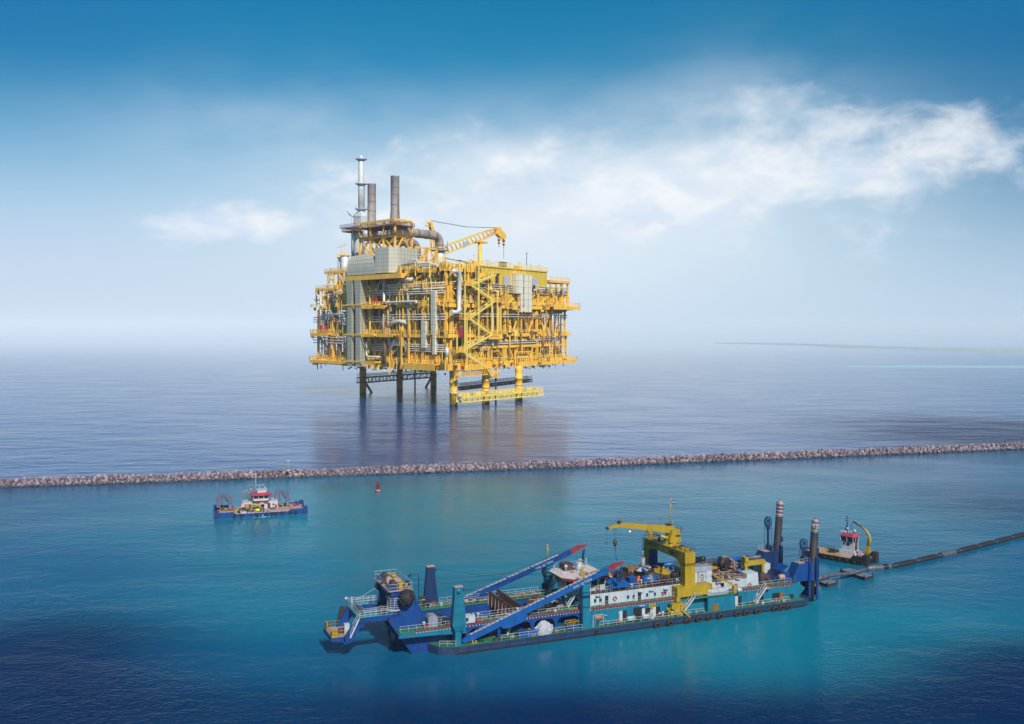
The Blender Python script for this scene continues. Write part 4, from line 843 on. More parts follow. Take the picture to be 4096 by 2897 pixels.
    w = MB(); w.box((67.4, 5.6, 8.4), (72.8, 6.6, 9.3)); w.box((67.6, 5.7, 6.5), (68.2, 6.5, 8.4)); w.box((67.4, 5.4, 9.3), (68.3, 6.8, 10.3)); w.box((72.0, 5.7, 4.8), (72.6, 6.5, 8.4)); b(w, 'yellow_beam', M['cabyellow'])
    w = MB(); w.hexa([(73.6, 3.6, 4.8), (76.4, 3.6, 4.8), (76.4, 6.8, 4.8), (73.6, 6.8, 4.8), (74.6, 3.8, 6.9), (76.4, 3.8, 6.9), (76.4, 6.6, 6.9), (74.6, 6.6, 6.9)]); w.bar((74.2, 3.6, 7.4), (76.2, 3.6, 8.4), 3, .2); b(w, 'winch_shield', M['blue'])
    # davit, rescue boat gear
    w = MB(); w.box((61.0, .5, 4.62), (61.7, 1.2, 6.1)); w.bar((61.3, .9, 6.0), (57.2, 2.6, 8.4), .3, .35, w2=.2, h2=.25); w.cyl((61.9, .8, 5.1), (63.0, .8, 5.1), .42, n=12, mi=1); b(w, 'davit', [M['cabyellow'], M['white']])
    # small fittings all over the decks
    rq = random.Random(77)
    def zone(n, u0, u1, v0, v1, z, kinds):
        for k in range(n):
            u, v = rq.uniform(u0, u1), rq.uniform(v0, v1); kd = rq.choice(kinds); t = MB()
            if kd == 'vent': h = rq.uniform(.5, 1.1); t.cyl((u, v, z), (u, v, z + h), .14, n=8); t.lathe((u, v, z + h), [(.32, -.05), (.32, .12), (.1, .22)], 10); mt = rq.choice(('white', 'rail', 'cabyellow'))
            elif kd == 'bollard':
                for s_ in (-.3, .3): t.cyl((u + s_, v, z), (u + s_, v, z + .5), .13, n=8)
                t.box((u - .5, v - .15, z), (u + .5, v + .15, z + .08)); mt = rq.choice(('cabyellow', 'black', 'machine'))
            elif kd == 'hose':
                p = [(u, v, z + .08)]
                for _ in range(5): p.append((p[-1][0] + rq.uniform(.2, .8), min(max(p[-1][1] + rq.uniform(-.4, .4), v0), v1), z + .08))
                t.tube(p, .07, 6); mt = rq.choice(('machine', 'cabyellow', 'timber', 'black'))
            else:
                t.cbox((u, v, z + .22), (rq.uniform(.3, .9), rq.uniform(.25, .6), rq.uniform(.3, .55)), 0, rq.uniform(-.3, .3)); t.cbox((u, v, z + .5), (.5, .3, .1), 0, .2); mt = rq.choice(('machine', 'pinkdeck', 'white', 'dark', 'timber', 'red', 'navy'))
            b(t, {'box': 'deck_locker'}.get(kd, kd), M[mt])
    zone(18, 3, 25, .3, 1.6, 1.5, ('box', 'bollard', 'hose')); zone(20, 30, 53, .4, 1.5, 1.5, ('box', 'bollard', 'vent', 'hose')); zone(12, 62, 76, .4, 1.5, 1.5, ('box', 'bollard', 'hose'))
    zone(30, -8, 25, 2.4, 4.8, 4.8, ('box', 'vent', 'hose', 'hose', 'box')); zone(22, -2, 25, 14.1, 16.8, 4.8, ('box', 'vent', 'hose', 'box'))
    zone(44, 36, 52, 3.4, 14.5, 7.3, ('box', 'vent', 'hose', 'hose', 'vent')); zone(24, 57.5, 66, 3.4, 14.5, 6.9, ('box', 'hose', 'box')); zone(28, 69.5, 77, 3, 14, 4.8, ('box', 'vent', 'bollard', 'hose'))
    return rt
dredger()

def onship(u, v, z): return SH.w(u, v, z)
def deck_thing(name, label, cat, u, v, z, group=None, turn=0.):
    return thing(name, label, cat, onship(u, v, z), SH.rot + turn, group)
def deck_one(mb, name, mt, label, cat, u, v, z, group=None, turn=0.):
    o = mb.build(name, mt, None, onship(u, v, z), SH.rot + turn); return tag(o, label, cat, group)
def deck_things():
    # tyre fenders hung along the near side
    pos = [(2629, 2513), (2680, 2507), (2751, 2498), (2796, 2492), (2837, 2490), (2881, 2482), (2950, 2473), (2985, 2468), (3029, 2462), (3101, 2452), (3127, 2444), (3155, 2439)]
    where = ['black tyre fender hanging at the waterline, first from the bow end of the long row', 'black tyre fender hanging at the waterline, second from the bow end of the row', 'tyre fender on the dredger side just below the yellow pipe frame', 'tyre fender under the forward half of the jutting teal box', 'tyre fender under the aft half of the jutting teal box', 'tyre fender just aft of the jutting teal box, near the yellow winch box',
             'tyre fender below the foot of the aft stairway, forward one of two', 'tyre fender below the foot of the aft stairway, aft one of two', 'tyre fender alone below the white door near the stern', 'foremost of three tyre fenders bunched near the stern', 'middle of three tyre fenders bunched near the stern', 'aftmost tyre fender, nearest the stern piles']
    r0 = None
    for (px, py), w in zip(pos, where):
        u, v, z = S(px, py, -.35)
        if r0 is None:
            r0 = deck_thing('tyre_fender', w, 'tyre fender', u, -.35, .45, 'tyre fenders hung along the dredger')
            t = MB(); t.torus((0, 0, 0), (0, 1, 0), .50, .30, 18, 10, 0, 1.1); t.build('tyre', M['rubber'], r0)
            t = MB(); t.bar((0, .2, .5), (0, .33, 1.0), .06, .06); t.build('chain', M['dark'], r0)
        else: dup(r0, onship(u, -.35, .45 + R.uniform(-.08, .08)), SH.rot, w)
    u, v, z = S(2388, 2534, -.15); t = MB(); t.torus((0, 0, 0), (0, 1, 0), .32, .14, 14, 8); deck_one(t, 'tyre_fender', M['rubber'], 'single small tyre hanging on the worn hull below the teal boom column', 'tyre fender', u, -.15, .8)
    # tyres on the bow decks
    for px, py, zz, lab, sc_, ax in ((1752, 2478, 4.8, 'big tyre standing upright on the near bow walkway beside the teal mast', 1.0, (.1, 1, 0)), (1786, 2494, 4.8, 'tyre half hidden behind the near teal mast', .9, (.3, 1, 0)), (1690, 2412, 4.8, 'tyre standing on end at the far bow corner beside yellow bollards', 1.0, (.2, 1, .0)), (1706, 2424, 4.8, 'tyre leaning low on the far bow deck beside the dark blue mast', .9, (.6, .4, .8))):
        u, v, z = D(px, py + 6, zz); t = MB(); t.torus((0, 0, .85 * sc_), ax, .62 * sc_, .25 * sc_, 18, 8); deck_one(t, 'tyre', M['rubber'], lab, 'tyre', u, max(2.4, min(v, 16.6)) if v < 9 else v, zz, 'spare tyres on the bow decks')
    # big tyre-covered fender hung on the tower
    u, v, z = S(1625, 2390, 3.6); o = deck_thing('net_fender', 'large dark bundle of tyres hung against the blue bow tower', 'fender', u, 3.4, z)
    t = MB(); t.sph((0, 0, 0), (1.35, 1.0, 1.4), 16, 12)
    t.build('core', M['rubber'], o); t = MB()
    for k in range(46):
        a = R.uniform(0, 6.28); e = math.asin(R.uniform(-.95, .95)); n_ = Vector((math.cos(a) * math.cos(e), math.sin(a) * math.cos(e), math.sin(e))); t.torus(Vector((n_.x * 1.35, n_.y * 1.0, n_.z * 1.4)), n_ + Vector((R.uniform(-.5, .5), R.uniform(-.5, .5), R.uniform(-.5, .5))), .28, .12, 10, 5)
    t.build('tyres', M['rubber'], o)['kind'] = 'stuff'
    # machines and boxes
    t = MB(); t.box((-1.1, -.7, 0), (1.1, .7, 1.25)); t.box((-1.15, -.75, 1.25), (1.15, .75, 1.33)); t.box((-.9, -.72, .3), (-.2, -.7, 1.0), 1); t.cyl((.7, 0, 1.3), (.7, 0, 1.9), .08, n=8, mi=1); t.box((-1.3, -.9, -.12), (1.3, .9, 0), 1); u, v, z = D(1886, 2500, 4.9); deck_one(t, 'generator', [M['white'], M['dark']], 'white boxed generator on the deck just behind the near teal mast', 'generator', u, 2.6, 4.95)
    t = MB(); t.ext([(-.9, -.9, 0), (.9, -.9, 0), (.9, -.9, 1.6), (.55, -.9, 2.1), (-.55, -.9, 2.1), (-.9, -.9, 1.6)], (0, 1.8, 0)); u, v, z = D(1712, 2490, 4.8); deck_one(t, 'winch_cover', M['grey'], 'grey round-topped steel cover on the near bow walkway', 'winch cover', u, 3.6, 4.8)
    for px, py, lab in ((2102, 2537, 'bright blue open-topped bin on the green lower deck below the boom'), (2285, 2516, 'bright blue bin with yellow frame beside the teal boom column')):
        u, v, z = D(px, py, 1.5); o = deck_thing('blue_bin', lab, 'bin', u, .95 if px < 2200 else 1.1, 1.5, 'blue bins on the lower deck'); t = MB(); t.hexa([(-1.9, -.6, 0), (1.9, -.6, 0), (1.9, .6, 0), (-1.9, .6, 0), (-2.1, -.7, 1.1), (2.1, -.7, 1.1), (2.1, .7, 1.1), (-2.1, .7, 1.1)] if px < 2200 else [(-1.2, -.5, 0), (1.2, -.5, 0), (1.2, .5, 0), (-1.2, .5, 0), (-1.3, -.6, 1.0), (1.3, -.6, 1.0), (1.3, .6, 1.0), (-1.3, .6, 1.0)]); t.build('body', M['blue2'], o)
        t = MB()
        for k in range(12): t.cbox((R.uniform(-1.1, 1.1), R.uniform(-.4, .4), 1.15), (R.uniform(.2, .6), R.uniform(.2, .4), .3), R.choice((0, 1)), R.uniform(0, 3))
        if px > 2200: t.rail([(-1.2, -.55, 1.0), (1.2, -.55, 1.0), (1.2, .55, 1.0), (-1.2, .55, 1.0)], .6, 1.2, .06, 1, 1)
        t.build('contents', [M['machine'], M['cabyellow']], o)
    u, v, z = D(2165, 2530, 1.5); t = MB(); rr = random.Random(3); n_ = 14; rings = [(1.0, 0), (.98, .6), (.85, 1.3), (.55, 1.9), (.2, 2.35)]; vs = []; fs = []
    for q, (k, zz) in enumerate(rings):
        for j in range(n_):
            a = 2 * math.pi * j / n_; w = 1 + .16 * math.sin(j * 2.7 + q) + rr.uniform(-.1, .1); vs.append((1.9 * k * w * math.cos(a) + .4 * zz * .3, 1.0 * k * w * math.sin(a), zz * (1 + rr.uniform(-.08, .08))))
    for q in range(4):
        for j in range(n_): fs.append((q * n_ + j, q * n_ + (j + 1) % n_, (q + 1) * n_ + (j + 1) % n_, (q + 1) * n_ + j))
    fs.append(tuple(4 * n_ + j for j in range(n_))); t.add(vs, fs); deck_one(t, 'covered_machine', M['tarp'], 'machine wrapped in crumpled pale grey tarpaulin in front of an arched opening', 'covered machine', u, 1.05, 1.5)
    for px, py, lab in ((2515, 2484, 'white drum on the lower deck beside the red buoy'), (2590, 2484, 'white drum with a flared end below the yellow notice board')):
        u, v, z = D(px, py, 1.5); o = deck_thing('hose_drum', lab, 'drum', u, .95, 1.5, 'white drums on the lower deck'); t = MB(); t.cyl((-.8, 0, .62), (.8, 0, .62), .45, n=16); t.cyl((.78, 0, .62), (.9, 0, .62), .55 if px < 2550 else .75, n=16); t.build('drum', M['white'], o); t = MB(); t.box((-.7, -.3, 0), (-.5, .3, .5)); t.box((.4, -.3, 0), (.6, .3, .5)); t.build('stand', M['machine'], o)
    u, v, z = D(2474, 2496, 1.5); t = MB(); t.sph((0, 0, .42), .42, 12, 8); t.cyl((0, 0, .8), (0, 0, .95), .07, n=6); deck_one(t, 'buoy', M['red'], 'small red ball buoy on the lower deck edge', 'buoy', u, .7, 1.5)
    u, v, z = D(2381, 2500, 1.5); o = deck_thing('float_rack', 'tan box float in a white tubular rack beside the teal boom column', 'float rack', u, 1.0, 1.5); t = MB(); t.cyl((-.9, 0, 1.7), (.9, 0, 1.7), .55, n=10); t.build('float', M['timber'], o); t = MB()
    for s_ in (-1, 1): t.bar((s_ * 1.1, -.4, 0), (s_ * 1.1, -.4, 2.3), .08, .08); t.bar((s_ * 1.1, -.4, 2.3), (-1.1, -.4, 2.3), .08, .08); t.bar((1.1, -.4, 2.0), (2.2, -.4, 0), .08, .08); t.bar((-1.1, -.4, 1.1), (1.1, -.4, 1.1), .06, .06)
    t.build('rack', M['rail'], o)
    # yellow pipe frame
    u, v, z = D(2735, 2478, 1.5); t = MB(); t.cbox((0, .2, 1.3), (2.6, 1.0, 2.4), 0, 0)
    for k in range(26): p = Vector((R.uniform(-2.2, 2.2), R.uniform(-.7, .6), R.uniform(0, 3))); t.bar(p, p + Vector((R.uniform(-1.3, 1.3), R.uniform(-.4, .4), R.uniform(-1.2, 1.2))), R.uniform(.08, .22), R.uniform(.08, .22), 0)
    t.bar((.9, -.4, 1.2), (2.6, -.9, -.3), .5, .25, 0); deck_one(t, 'scrap_pipework', M['cabyellow'], 'tangled yellow pipe frame leaning over the lower deck edge', 'scrap pipework', u, .75, 1.5)
    u, v, z = D(2868, 2448, 1.5); t = MB(); t.box((-.9, -.5, 0), (.9, .5, 1.5)); t.cyl((.9, 0, 1.1), (2.9, 0, 1.1), .4, n=12, mi=1); deck_one(t, 'winch_box', [M['cabyellow'], M['pinkdeck']], 'yellow winch box with a pale tube on the green lower deck aft', 'winch', u, 1.0, 1.5)
    t = MB(); t.box((-.3, -.3, 0), (.3, .3, 1.2)); u, v, z = D(2680, 2468, 1.5); t.cyl((0, 0, 1.2), (0, 0, 1.4), .2, n=8); deck_one(t, 'bollard', M['cabyellow'], 'yellow post at the foot of the forward stairway', 'bollard', u, 1.2, 1.5)
    # covered rescue boat
    o = deck_thing('rescue_boat', 'rescue boat under a pale creased cover on the teal side platform', 'rescue boat', 57.4, 1.0, 4.65); t = MB(); vs = []; fs = []; n_ = 12
    for i in range(n_ + 1):
        x = -2.6 + 5.2 * i / n_; w = .85 * max(.05, 1 - abs(x / 2.75) ** 3.2)
        for y, zz in ((-1, .75), (-.7, .05), (.7, .05), (1, .75), (.45, 1.2 + .1 * math.sin(i * 2.1)), (-.45, 1.2 + .12 * math.cos(i * 1.7))): vs.append((x, y * w, zz))
    for i in range(n_):
        for j in range(6): fs.append((i * 6 + j, (i + 1) * 6 + j, (i + 1) * 6 + (j + 1) % 6, i * 6 + (j + 1) % 6))
    fs.append((0, 1, 2, 3, 4, 5)); fs.append(tuple(n_ * 6 + j for j in (5, 4, 3, 2, 1, 0))); t.add(vs, fs); t.build('cover', M['tarp'], o); t = MB(); t.box((-1.5, -.5, -.03), (-1.3, .5, .2)); t.box((1.3, -.5, -.03), (1.5, .5, .2)); t.build('cradle', M['machine'], o)
    # roof clutter forward of the funnel
    def reel(px, py, zz, v, lab, r_, w_, turn):
        u = S(px, py, v)[0]; o = deck_thing('cable_reel', lab, 'cable reel', u, v, zz, 'cable reels on the deckhouse roof', turn)
        t = MB(); t.cyl((0, -w_ / 2, r_), (0, w_ / 2, r_), r_ * .72, n=18); t.build('drum', M['machine'], o); t = MB()
        for s_ in (-1, 1): t.cyl((0, s_ * w_ / 2, r_), (0, s_ * (w_ / 2 + .12), r_), r_, n=20); t.cyl((0, s_ * (w_ / 2 + .12), r_), (0, s_ * (w_ / 2 + .2), r_), r_ * .35, n=12)
        t.build('flange', M['rubber'], o)
    reel(2480, 2312, 7.3, 7.6, 'black cable reel at the forward end of the roof, by the red boom tip', 1.25, 1.5, .3); reel(2702, 2325, 7.3, 4.2, 'dark cable reel beside the white funnel and yellow leg', 1.05, 1.2, .4); reel(2895, 2258, 7.0, 9.0, 'rust brown cable reel aft of the funnel among the boards', 1.5, 1.8, .5)
    o = deck_thing('parasol', 'blue and white striped parasol on the cluttered roof', 'parasol', 43.8, 8.6, 7.3); t = MB(); n_ = 12; vs = [(0, 0, 2.6)] + [(1.35 * math.cos(2 * math.pi * j / n_), 1.35 * math.sin(2 * math.pi * j / n_), 1.95) for j in range(n_)] + [(1.33 * math.cos(2 * math.pi * j / n_), 1.33 * math.sin(2 * math.pi * j / n_), 1.85) for j in range(n_)] + [(0, 0, 2.5)]
    for j in range(n_): t.add([vs[0], vs[1 + j], vs[1 + (j + 1) % n_], vs[1 + n_ + j], vs[1 + n_ + (j + 1) % n_], vs[-1]], [(0, 1, 2), (1, 3, 4, 2), (3, 5, 4)], (j // 2) % 2)
    t.build('canopy', [M['blue'], M['white']], o); t = MB(); t.cyl((0, 0, 0), (0, 0, 2.5), .04, n=6); t.build('pole', M['rail'], o)
    t = MB(); t.cyl((-1.9, 0, .95), (1.9, 0, .95), .85, n=18); t.cyl((-.35, 0, .95), (.35, 0, .95), .87, n=18, mi=1); t.box((-1.4, -.6, 0), (-1.1, .6, .5), 1); t.box((1.1, -.6, 0), (1.4, .6, .5), 1); deck_one(t, 'tank', [M['blue2'], M['timber']], 'bright blue cylindrical tank with a rust band lying on the roof edge', 'tank', 43.6, 5.0, 7.3)
    o = deck_thing('yellow_skid', 'yellow framed machine with a deck plate on the roof near the funnel', 'machine', 47.6, 6.6, 7.3); t = MB(); t.rail([(-2, -1.6, 0), (2, -1.6, 0), (2, 1.6, 0), (-2, 1.6, 0), (-2, -1.6, 0)], 1.0, 1.3, .07); t.build('frame', M['cabyellow'], o); t = MB(); t.cbox((.5, .2, 1.2), (3.0, 2.2, .4), 0, .1); t.cbox((.5, .4, 1.7), (1.2, .9, .7), 0); t.cyl((.5, .4, 2.0), (.5, .4, 2.5), .3, n=8); t.build('engine', M['cabyellow'], o)
    t = MB(); t.box((-1.5, -1, 0), (1.5, 1, 2.1)); t.box((-1.6, -1.1, 2.1), (1.6, 1.1, 2.2)); t.box((-1.2, -1.04, .3), (-.1, -1, 1.8)); deck_one(t, 'machine_box', M['brown'], 'dark red-brown steel box on the roof by the forward reel', 'machine box', 42.9, 10.8, 7.3)
    o = deck_thing('awning', 'blue fabric awning stretched over the roof behind the wheelhouse', 'awning', 35.6, 4.6, 7.3); t = MB(); t.hexa([(-2.2, -1.6, 1.15), (2.2, -1.6, 1.15), (2.2, 1.6, 1.5), (-2.2, 1.6, 1.5), (-2.2, -1.6, 1.23), (2.2, -1.6, 1.23), (2.2, 1.6, 1.6), (-2.2, 1.6, 1.6)]); t.box((-2.2, -1.64, .5), (2.2, -1.6, 1.2)); t.build('canopy', M['blue2'], o); t = MB()
    for x in (-2.1, 2.1):
        for y in (-1.5, 1.5): t.bar((x, y, 0), (x, y, 1.2), .07, .07)
    t.build('pole', M['rail'], o)
    t = MB(); t.box((-.9, -.8, 0), (.9, .8, 2.0)); deck_one(t, 'tool_locker', M['blue'], 'tall plain blue locker between the awning and the black reel', 'locker', 39.0, 4.4, 7.3)
    t = MB()
    for k in range(9): t.cbox((R.uniform(-.7, .7), R.uniform(-.6, .6), R.uniform(.2, 1.3)), (R.uniform(.3, .8), R.uniform(.3, .7), R.uniform(.3, .8)), 0, R.uniform(0, 3))
    deck_one(t, 'life_jacket_heap', M['orange'], 'heap of orange gear on the roof beside the blue tank', 'gear heap', 41.2, 6.2, 7.3)
    for k, (u, v, lab) in enumerate(((40.4, 8.4, 'oily winch machinery among the roof gear behind the blue locker'), (45.6, 11.8, 'dark pump with valve wheels by the discharge pipe'), (41.0, 11.6, 'dark framed compressor at the far roof edge'), (46.2, 9.0, 'maroon engine block behind the parasol'), (49.3, 10.6, 'yellow and dark valve block beneath the gantry'), (50.6, 4.6, 'low dark machinery at the foot of the yellow leg'), (38.0, 6.0, 'rusty pipe gear heaped by the awning'), (46.0, 4.2, 'small oily winch at the roof edge by the blue tank'))):
        t = MB()
        for q in range(16): t.cbox((R.uniform(-1.2, 1.2), R.uniform(-1, 1), R.uniform(.15, 1.4)), (R.uniform(.3, 1.3), R.uniform(.3, 1.1), R.uniform(.25, 1.0)), R.choice((0, 0, 1)) if k != 4 else R.choice((0, 1, 2)), R.uniform(0, 3))
        for q in range(3): p = Vector((R.uniform(-1, 1), R.uniform(-.8, .8), .6)); t.cyl(p, p + Vector((R.uniform(-1, 1), R.uniform(-1, 1), R.uniform(0, 1))), R.uniform(.15, .35), n=10, mi=R.choice((0, 1)))
        deck_one(t, 'deck_machine', [M['machine'], M['dark'] if k not in (1, 6) else M['navy'], M['cabyellow']], lab, 'machinery', u, v, 7.3, 'machines on the deckhouse roof')
    # boards and scrap aft of the funnel
    spots = [(58.6, 4.6, 'nearest the funnel at the near roof edge'), (60.4, 7.2, 'second from the funnel, in the middle of the roof'), (62.4, 4.8, 'at the near roof edge below the brown reel'), (63.0, 10.8, 'beyond the brown reel toward the blue pipe'), (66.2, 8.6, 'under the bent grey davit arm'), (64.8, 5.2, 'at the aft end of the near roof edge'), (68.0, 11.2, 'farthest aft, sloping up beside the blue pipe')]
    for k, (u, v, lab) in enumerate(spots):
        t = MB()
        for q in range(11): t.cbox((R.uniform(-1.4, 1.4), R.uniform(-1.3, 1.3), .12 + q * .1), (R.uniform(1.0, 2.6), R.uniform(.4, 1.1), .09), R.choice((0, 0, 1, 0)), R.uniform(-.5, .5) + (1.57 if k % 2 else 0))
        deck_one(t, 'board_stack', [M['timber'], M['machine']], 'untidy stack of weathered boards, ' + lab, 'board stack', u, v, 6.66 if u < 66 else 6.9, 'stacks of boards aft of the funnel')
    t = MB()
    for q in range(5): t.torus((R.uniform(-.8, .8), R.uniform(-.8, .8), .3 + q * .14), (R.uniform(-.2, .2), R.uniform(-.2, .2), 1), R.uniform(.7, 1.2), .1, 14, 5)
    t.cbox((.8, -.9, .4), (2.6, .5, .5), 0, .3); deck_one(t, 'hose_coil', M['cabyellow'], 'coils of yellow hose on the boards beside the funnel', 'hose coil', 60.4, 9.4, 7.5)
    t = MB(); t.bar((0, 0, 0), (0, 0, 2.3), .3, .3); t.bar((0, 0, 2.2), (-1.6, .8, 3.3), .28, .28); t.bar((-1.6, .8, 3.3), (-2.5, 1.0, 3.2), .22, .22); deck_one(t, 'jib_arm', M['timber'], 'bent grey-brown jib arm rising out of the boards', 'jib', 66.4, 8.0, 6.9)
    t = MB(); t.sph((0, 0, .6), .6, 12, 8); t.cyl((0, 0, 0), (0, 0, .3), .3, n=8); deck_one(t, 'blue_float', M['blue'], 'round blue float at the aft end of the boards', 'float', 66.2, 6.0, 6.9)
deck_things()
# ================================================================== the production platform beyond the breakwater
PC = Vector((-45.7, 705., 0)); PR_, PL_ = Vector((.534, .845, 0)), Vector((-.685, .729, 0))
def pf(r, l, z): return PR_ * r + PL_ * l + Vector((0, 0, z))          # local to the corner leg's foot
def _pl(px, py, o, e):
    ry = Vector(ray(px, py)); n = Vector((e.y, -e.x, 0)); O = PC + o - Vector((0, 0, HC))
    t = O.dot(n) / ry.dot(n); p = ry * t; return (p - Vector((O.x, O.y, 0))).dot(e), p.z + HC
def fr(px, py, l=0.): return _pl(px, py, PL_ * l, PR_)                  # a point on the right face: distance along it, height
def fl(px, py, r=0.): return _pl(px, py, PR_ * r, PL_)                  # a point on the left face
def platform():
    rt = thing('oil_platform', 'huge yellow offshore production platform on six legs, with flue stacks and a lattice crane', 'oil platform', PC)
    bld = lambda mb, name, mt, par=rt: mb.build(name, mt, par)
    M['duct'] = clad_mat('greenish_duct_cladding', (.44, .42, .31), 2.6, 2.6, (.2, .2, .15), .22)
    M['hood'] = clad_mat('grey_hood_cladding', (.58, .53, .41), 2.2, 3.0, (.24, .23, .17), .22)
    M['wduct'] = clad_mat('white_duct_cladding', (.82, .74, .60), 4.2, 5.0, (.55, .42, .10), .4)
    M['gstack'] = clad_mat('pale_stack_cladding', (.66, .65, .61), 3.4, 6.0, (.26, .26, .24), .16)
    m = paint('corrugated_wall', (.70, .50, .06), .5, var=.25, dirt=RUST, dirt_amt=.1, scale=.1); M['corr'] = m
    def pbox(mb, r0, r1, l0, l1, z0, z1, mi=0):
        return mb.hexa([pf(r0, l0, z0), pf(r1, l0, z0), pf(r1, l1, z0), pf(r0, l1, z0), pf(r0, l0, z1), pf(r1, l0, z1), pf(r1, l1, z1), pf(r0, l1, z1)], mi)
    def fb(mb, F, a0, a1, z0, z1, o0, o1, mi=0):           # box on a face: along, height, outward offsets
        if F == 'R': return pbox(mb, a0, a1, -o1, -o0, z0, z1, mi)
        return pbox(mb, -o1, -o0, a0, a1, z0, z1, mi)
    fp = lambda F, a, z, o=0.: pf(a, -o, z) if F == 'R' else pf(-o, a, z)
    rr = random.Random(21); U = rr.uniform
    # ---- legs
    legs = [(10.3, 4, 'A'), (48, 0, 'B'), (88, -6, 'C'), (43, 158, 'D'), (96, 160, 'E'), (146, 158, 'F')]
    for r, l, k in legs:
        m = MB(); p = pf(r, l, 0); rad = 2.95
        prof = [(rad, -6), (rad, 9.5), (rad * 1.06, 9.6), (rad * 1.06, 10.6), (rad, 10.7), (rad, 17), (rad * 1.1, 17.1), (rad * 1.1, 18.2), (rad, 18.3), (rad, 23), (rad * 1.05, 24), (rad * 1.05, 27.6)]
        m.lathe(p, prof, 20, 0); m.lathe(p, [(rad * 1.02, -1.5), (rad * 1.02, 1.2)], 20, 1); m.lathe(p, [(rad * 1.02, 11.4), (rad * 1.02, 12.2)], 20, 2)
        bld(m, 'leg', [M['yellow'] if k in 'ABC' else M['yellow'], M['brown'], M['white'] if k == 'A' else M['brown']])
    def truss(p, q, h, dp, mt, name, n=14, lower=None):
        m = MB(); p, q = Vector(p), Vector(q); s = (q - p).cross(Vector((0, 0, 1))).normalized() * dp
        for e in (0, 1):
            a, c = p + s * e, q + s * e; m.bar(a, c, .9, .9); m.bar(a + Vector((0, 0, h)), c + Vector((0, 0, h)), .7, .7)
            for i in range(n + 1):
                x = a.lerp(c, i / n); m.bar(x, x + Vector((0, 0, h)), .5, .5)
                if i < n and i % 2 == 0: m.bar(x, a.lerp(c, (i + 1) / n) + Vector((0, 0, h)), .4, .4)
        m.ext([p + Vector((0, 0, h + .4)), q + Vector((0, 0, h + .4)), q + s + Vector((0, 0, h + .4)), p + s + Vector((0, 0, h + .4))], (0, 0, .3))
        m.rail([p + Vector((0, 0, h + .7)), q + Vector((0, 0, h + .7))], 2.6, 2.6, .13, 0, 2); m.rail([p + s + Vector((0, 0, h + .7)), q + s + Vector((0, 0, h + .7))], 2.6, 2.6, .13, 0, 2)
        return bld(m, name, mt)
    wl = lambda x, y, z: Vector(G(x, y, z)) - PC
    truss(wl(1826, 1608, 4.2), wl(2150, 1579, 4.2), 3.2, 5.5, M['lemon'], 'boat_landing', 30)
    truss(wl(1822, 1560, 10), wl(2112, 1526, 10), 1.6, 4, M['brown'], 'walkway', 22)
    truss(pf(36, 159, 9.4), pf(146, 160, 9.4), 4.2, 5, M['yellow2'], 'walkway', 22)
    for (r, l, r2, l2) in ((43, 158, 58, 159), (146, 158, 132, 159)):
        m = MB(); m.cyl(pf(r, l, 13), pf(r2, l2, -3), 1.1, n=10); bld(m, 'leg_brace', M['yellow2'])
    for r, l, h in ((118, 159, 26), (62, 0, 26)):
        m = MB(); m.cyl(pf(r, l, -4), pf(r, l, h), .75, n=10); bld(m, 'riser_pipe', M['dark'] if h > 7 else M['brown'])
    m = MB()
    for k in range(22): m.cbox(wl(1826, 1608, 4.2).lerp(wl(2150, 1579, 4.2), k / 22) + Vector((U(-1, 1), U(-3, -1), 5.0)), (U(.8, 2), U(.6, 1.6), U(1, 2.6)), rr.choice((0, 1, 0)), U(0, 3))
    bld(m, 'landing_gear', [M['lemon'], M['brown']])
    m = MB(); pbox(m, 6, 60, -6, -2, 22.2, 23.0); m.rail([pf(6, -6, 23), pf(60, -6, 23)], 2.6, 3, .16); m.rail([pf(6, -2, 23), pf(60, -2, 23)], 2.6, 3, .16); bld(m, 'cellar_walkway', M['yellow'])
    for k in range(40):
        m = MB(); p = pf(U(2, 150), U(-2, 8), U(24.4, 27)) if k % 2 else pf(U(-2, 10), U(0, 150), U(24, 27))
        m.bar(p, p + PR_ * U(-6, 6) + PL_ * U(-6, 6) + Vector((0, 0, U(-1.6, .4))), U(.3, 1.0), U(.3, 1.0)); bld(m, 'cellar_pipe', M[rr.choice(('brown', 'dark', 'yellow2'))])
    caps = {}
    def capped(mb, name, mt):                              # the first 95 of a kind are parts, the rest one heap
        c = caps.setdefault(name, [0, MB(), []]); c[0] += 1
        if c[0] <= 95: bld(mb, name, mt); return
        if mt not in c[2]: c[2].append(mt)
        i = c[2].index(mt); n0 = len(c[1].v); c[1].v.extend(mb.v); c[1].f.extend([[n0 + k for k in f] for f in mb.f]); c[1].mi.extend([i] * len(mb.f)); c[1].sm.extend(mb.sm)
    # ---- decks: slab with a deep edge girder, each its own outline
    Z = [(27.0, 32.0, -3, 176, -2, 178), (42.0, 44.0, -1, 170, 60, 120), (50.6, 53.4, -4, 178, -3, 179), (72.8, 75.5, -3, 181, -3, 170), (87.0, 88.6, -1, 150, -1, 120), (99.0, 102.0, -2, 36, -2, 132), (99.0, 101.8, 36.2, 118, 4, 110)]
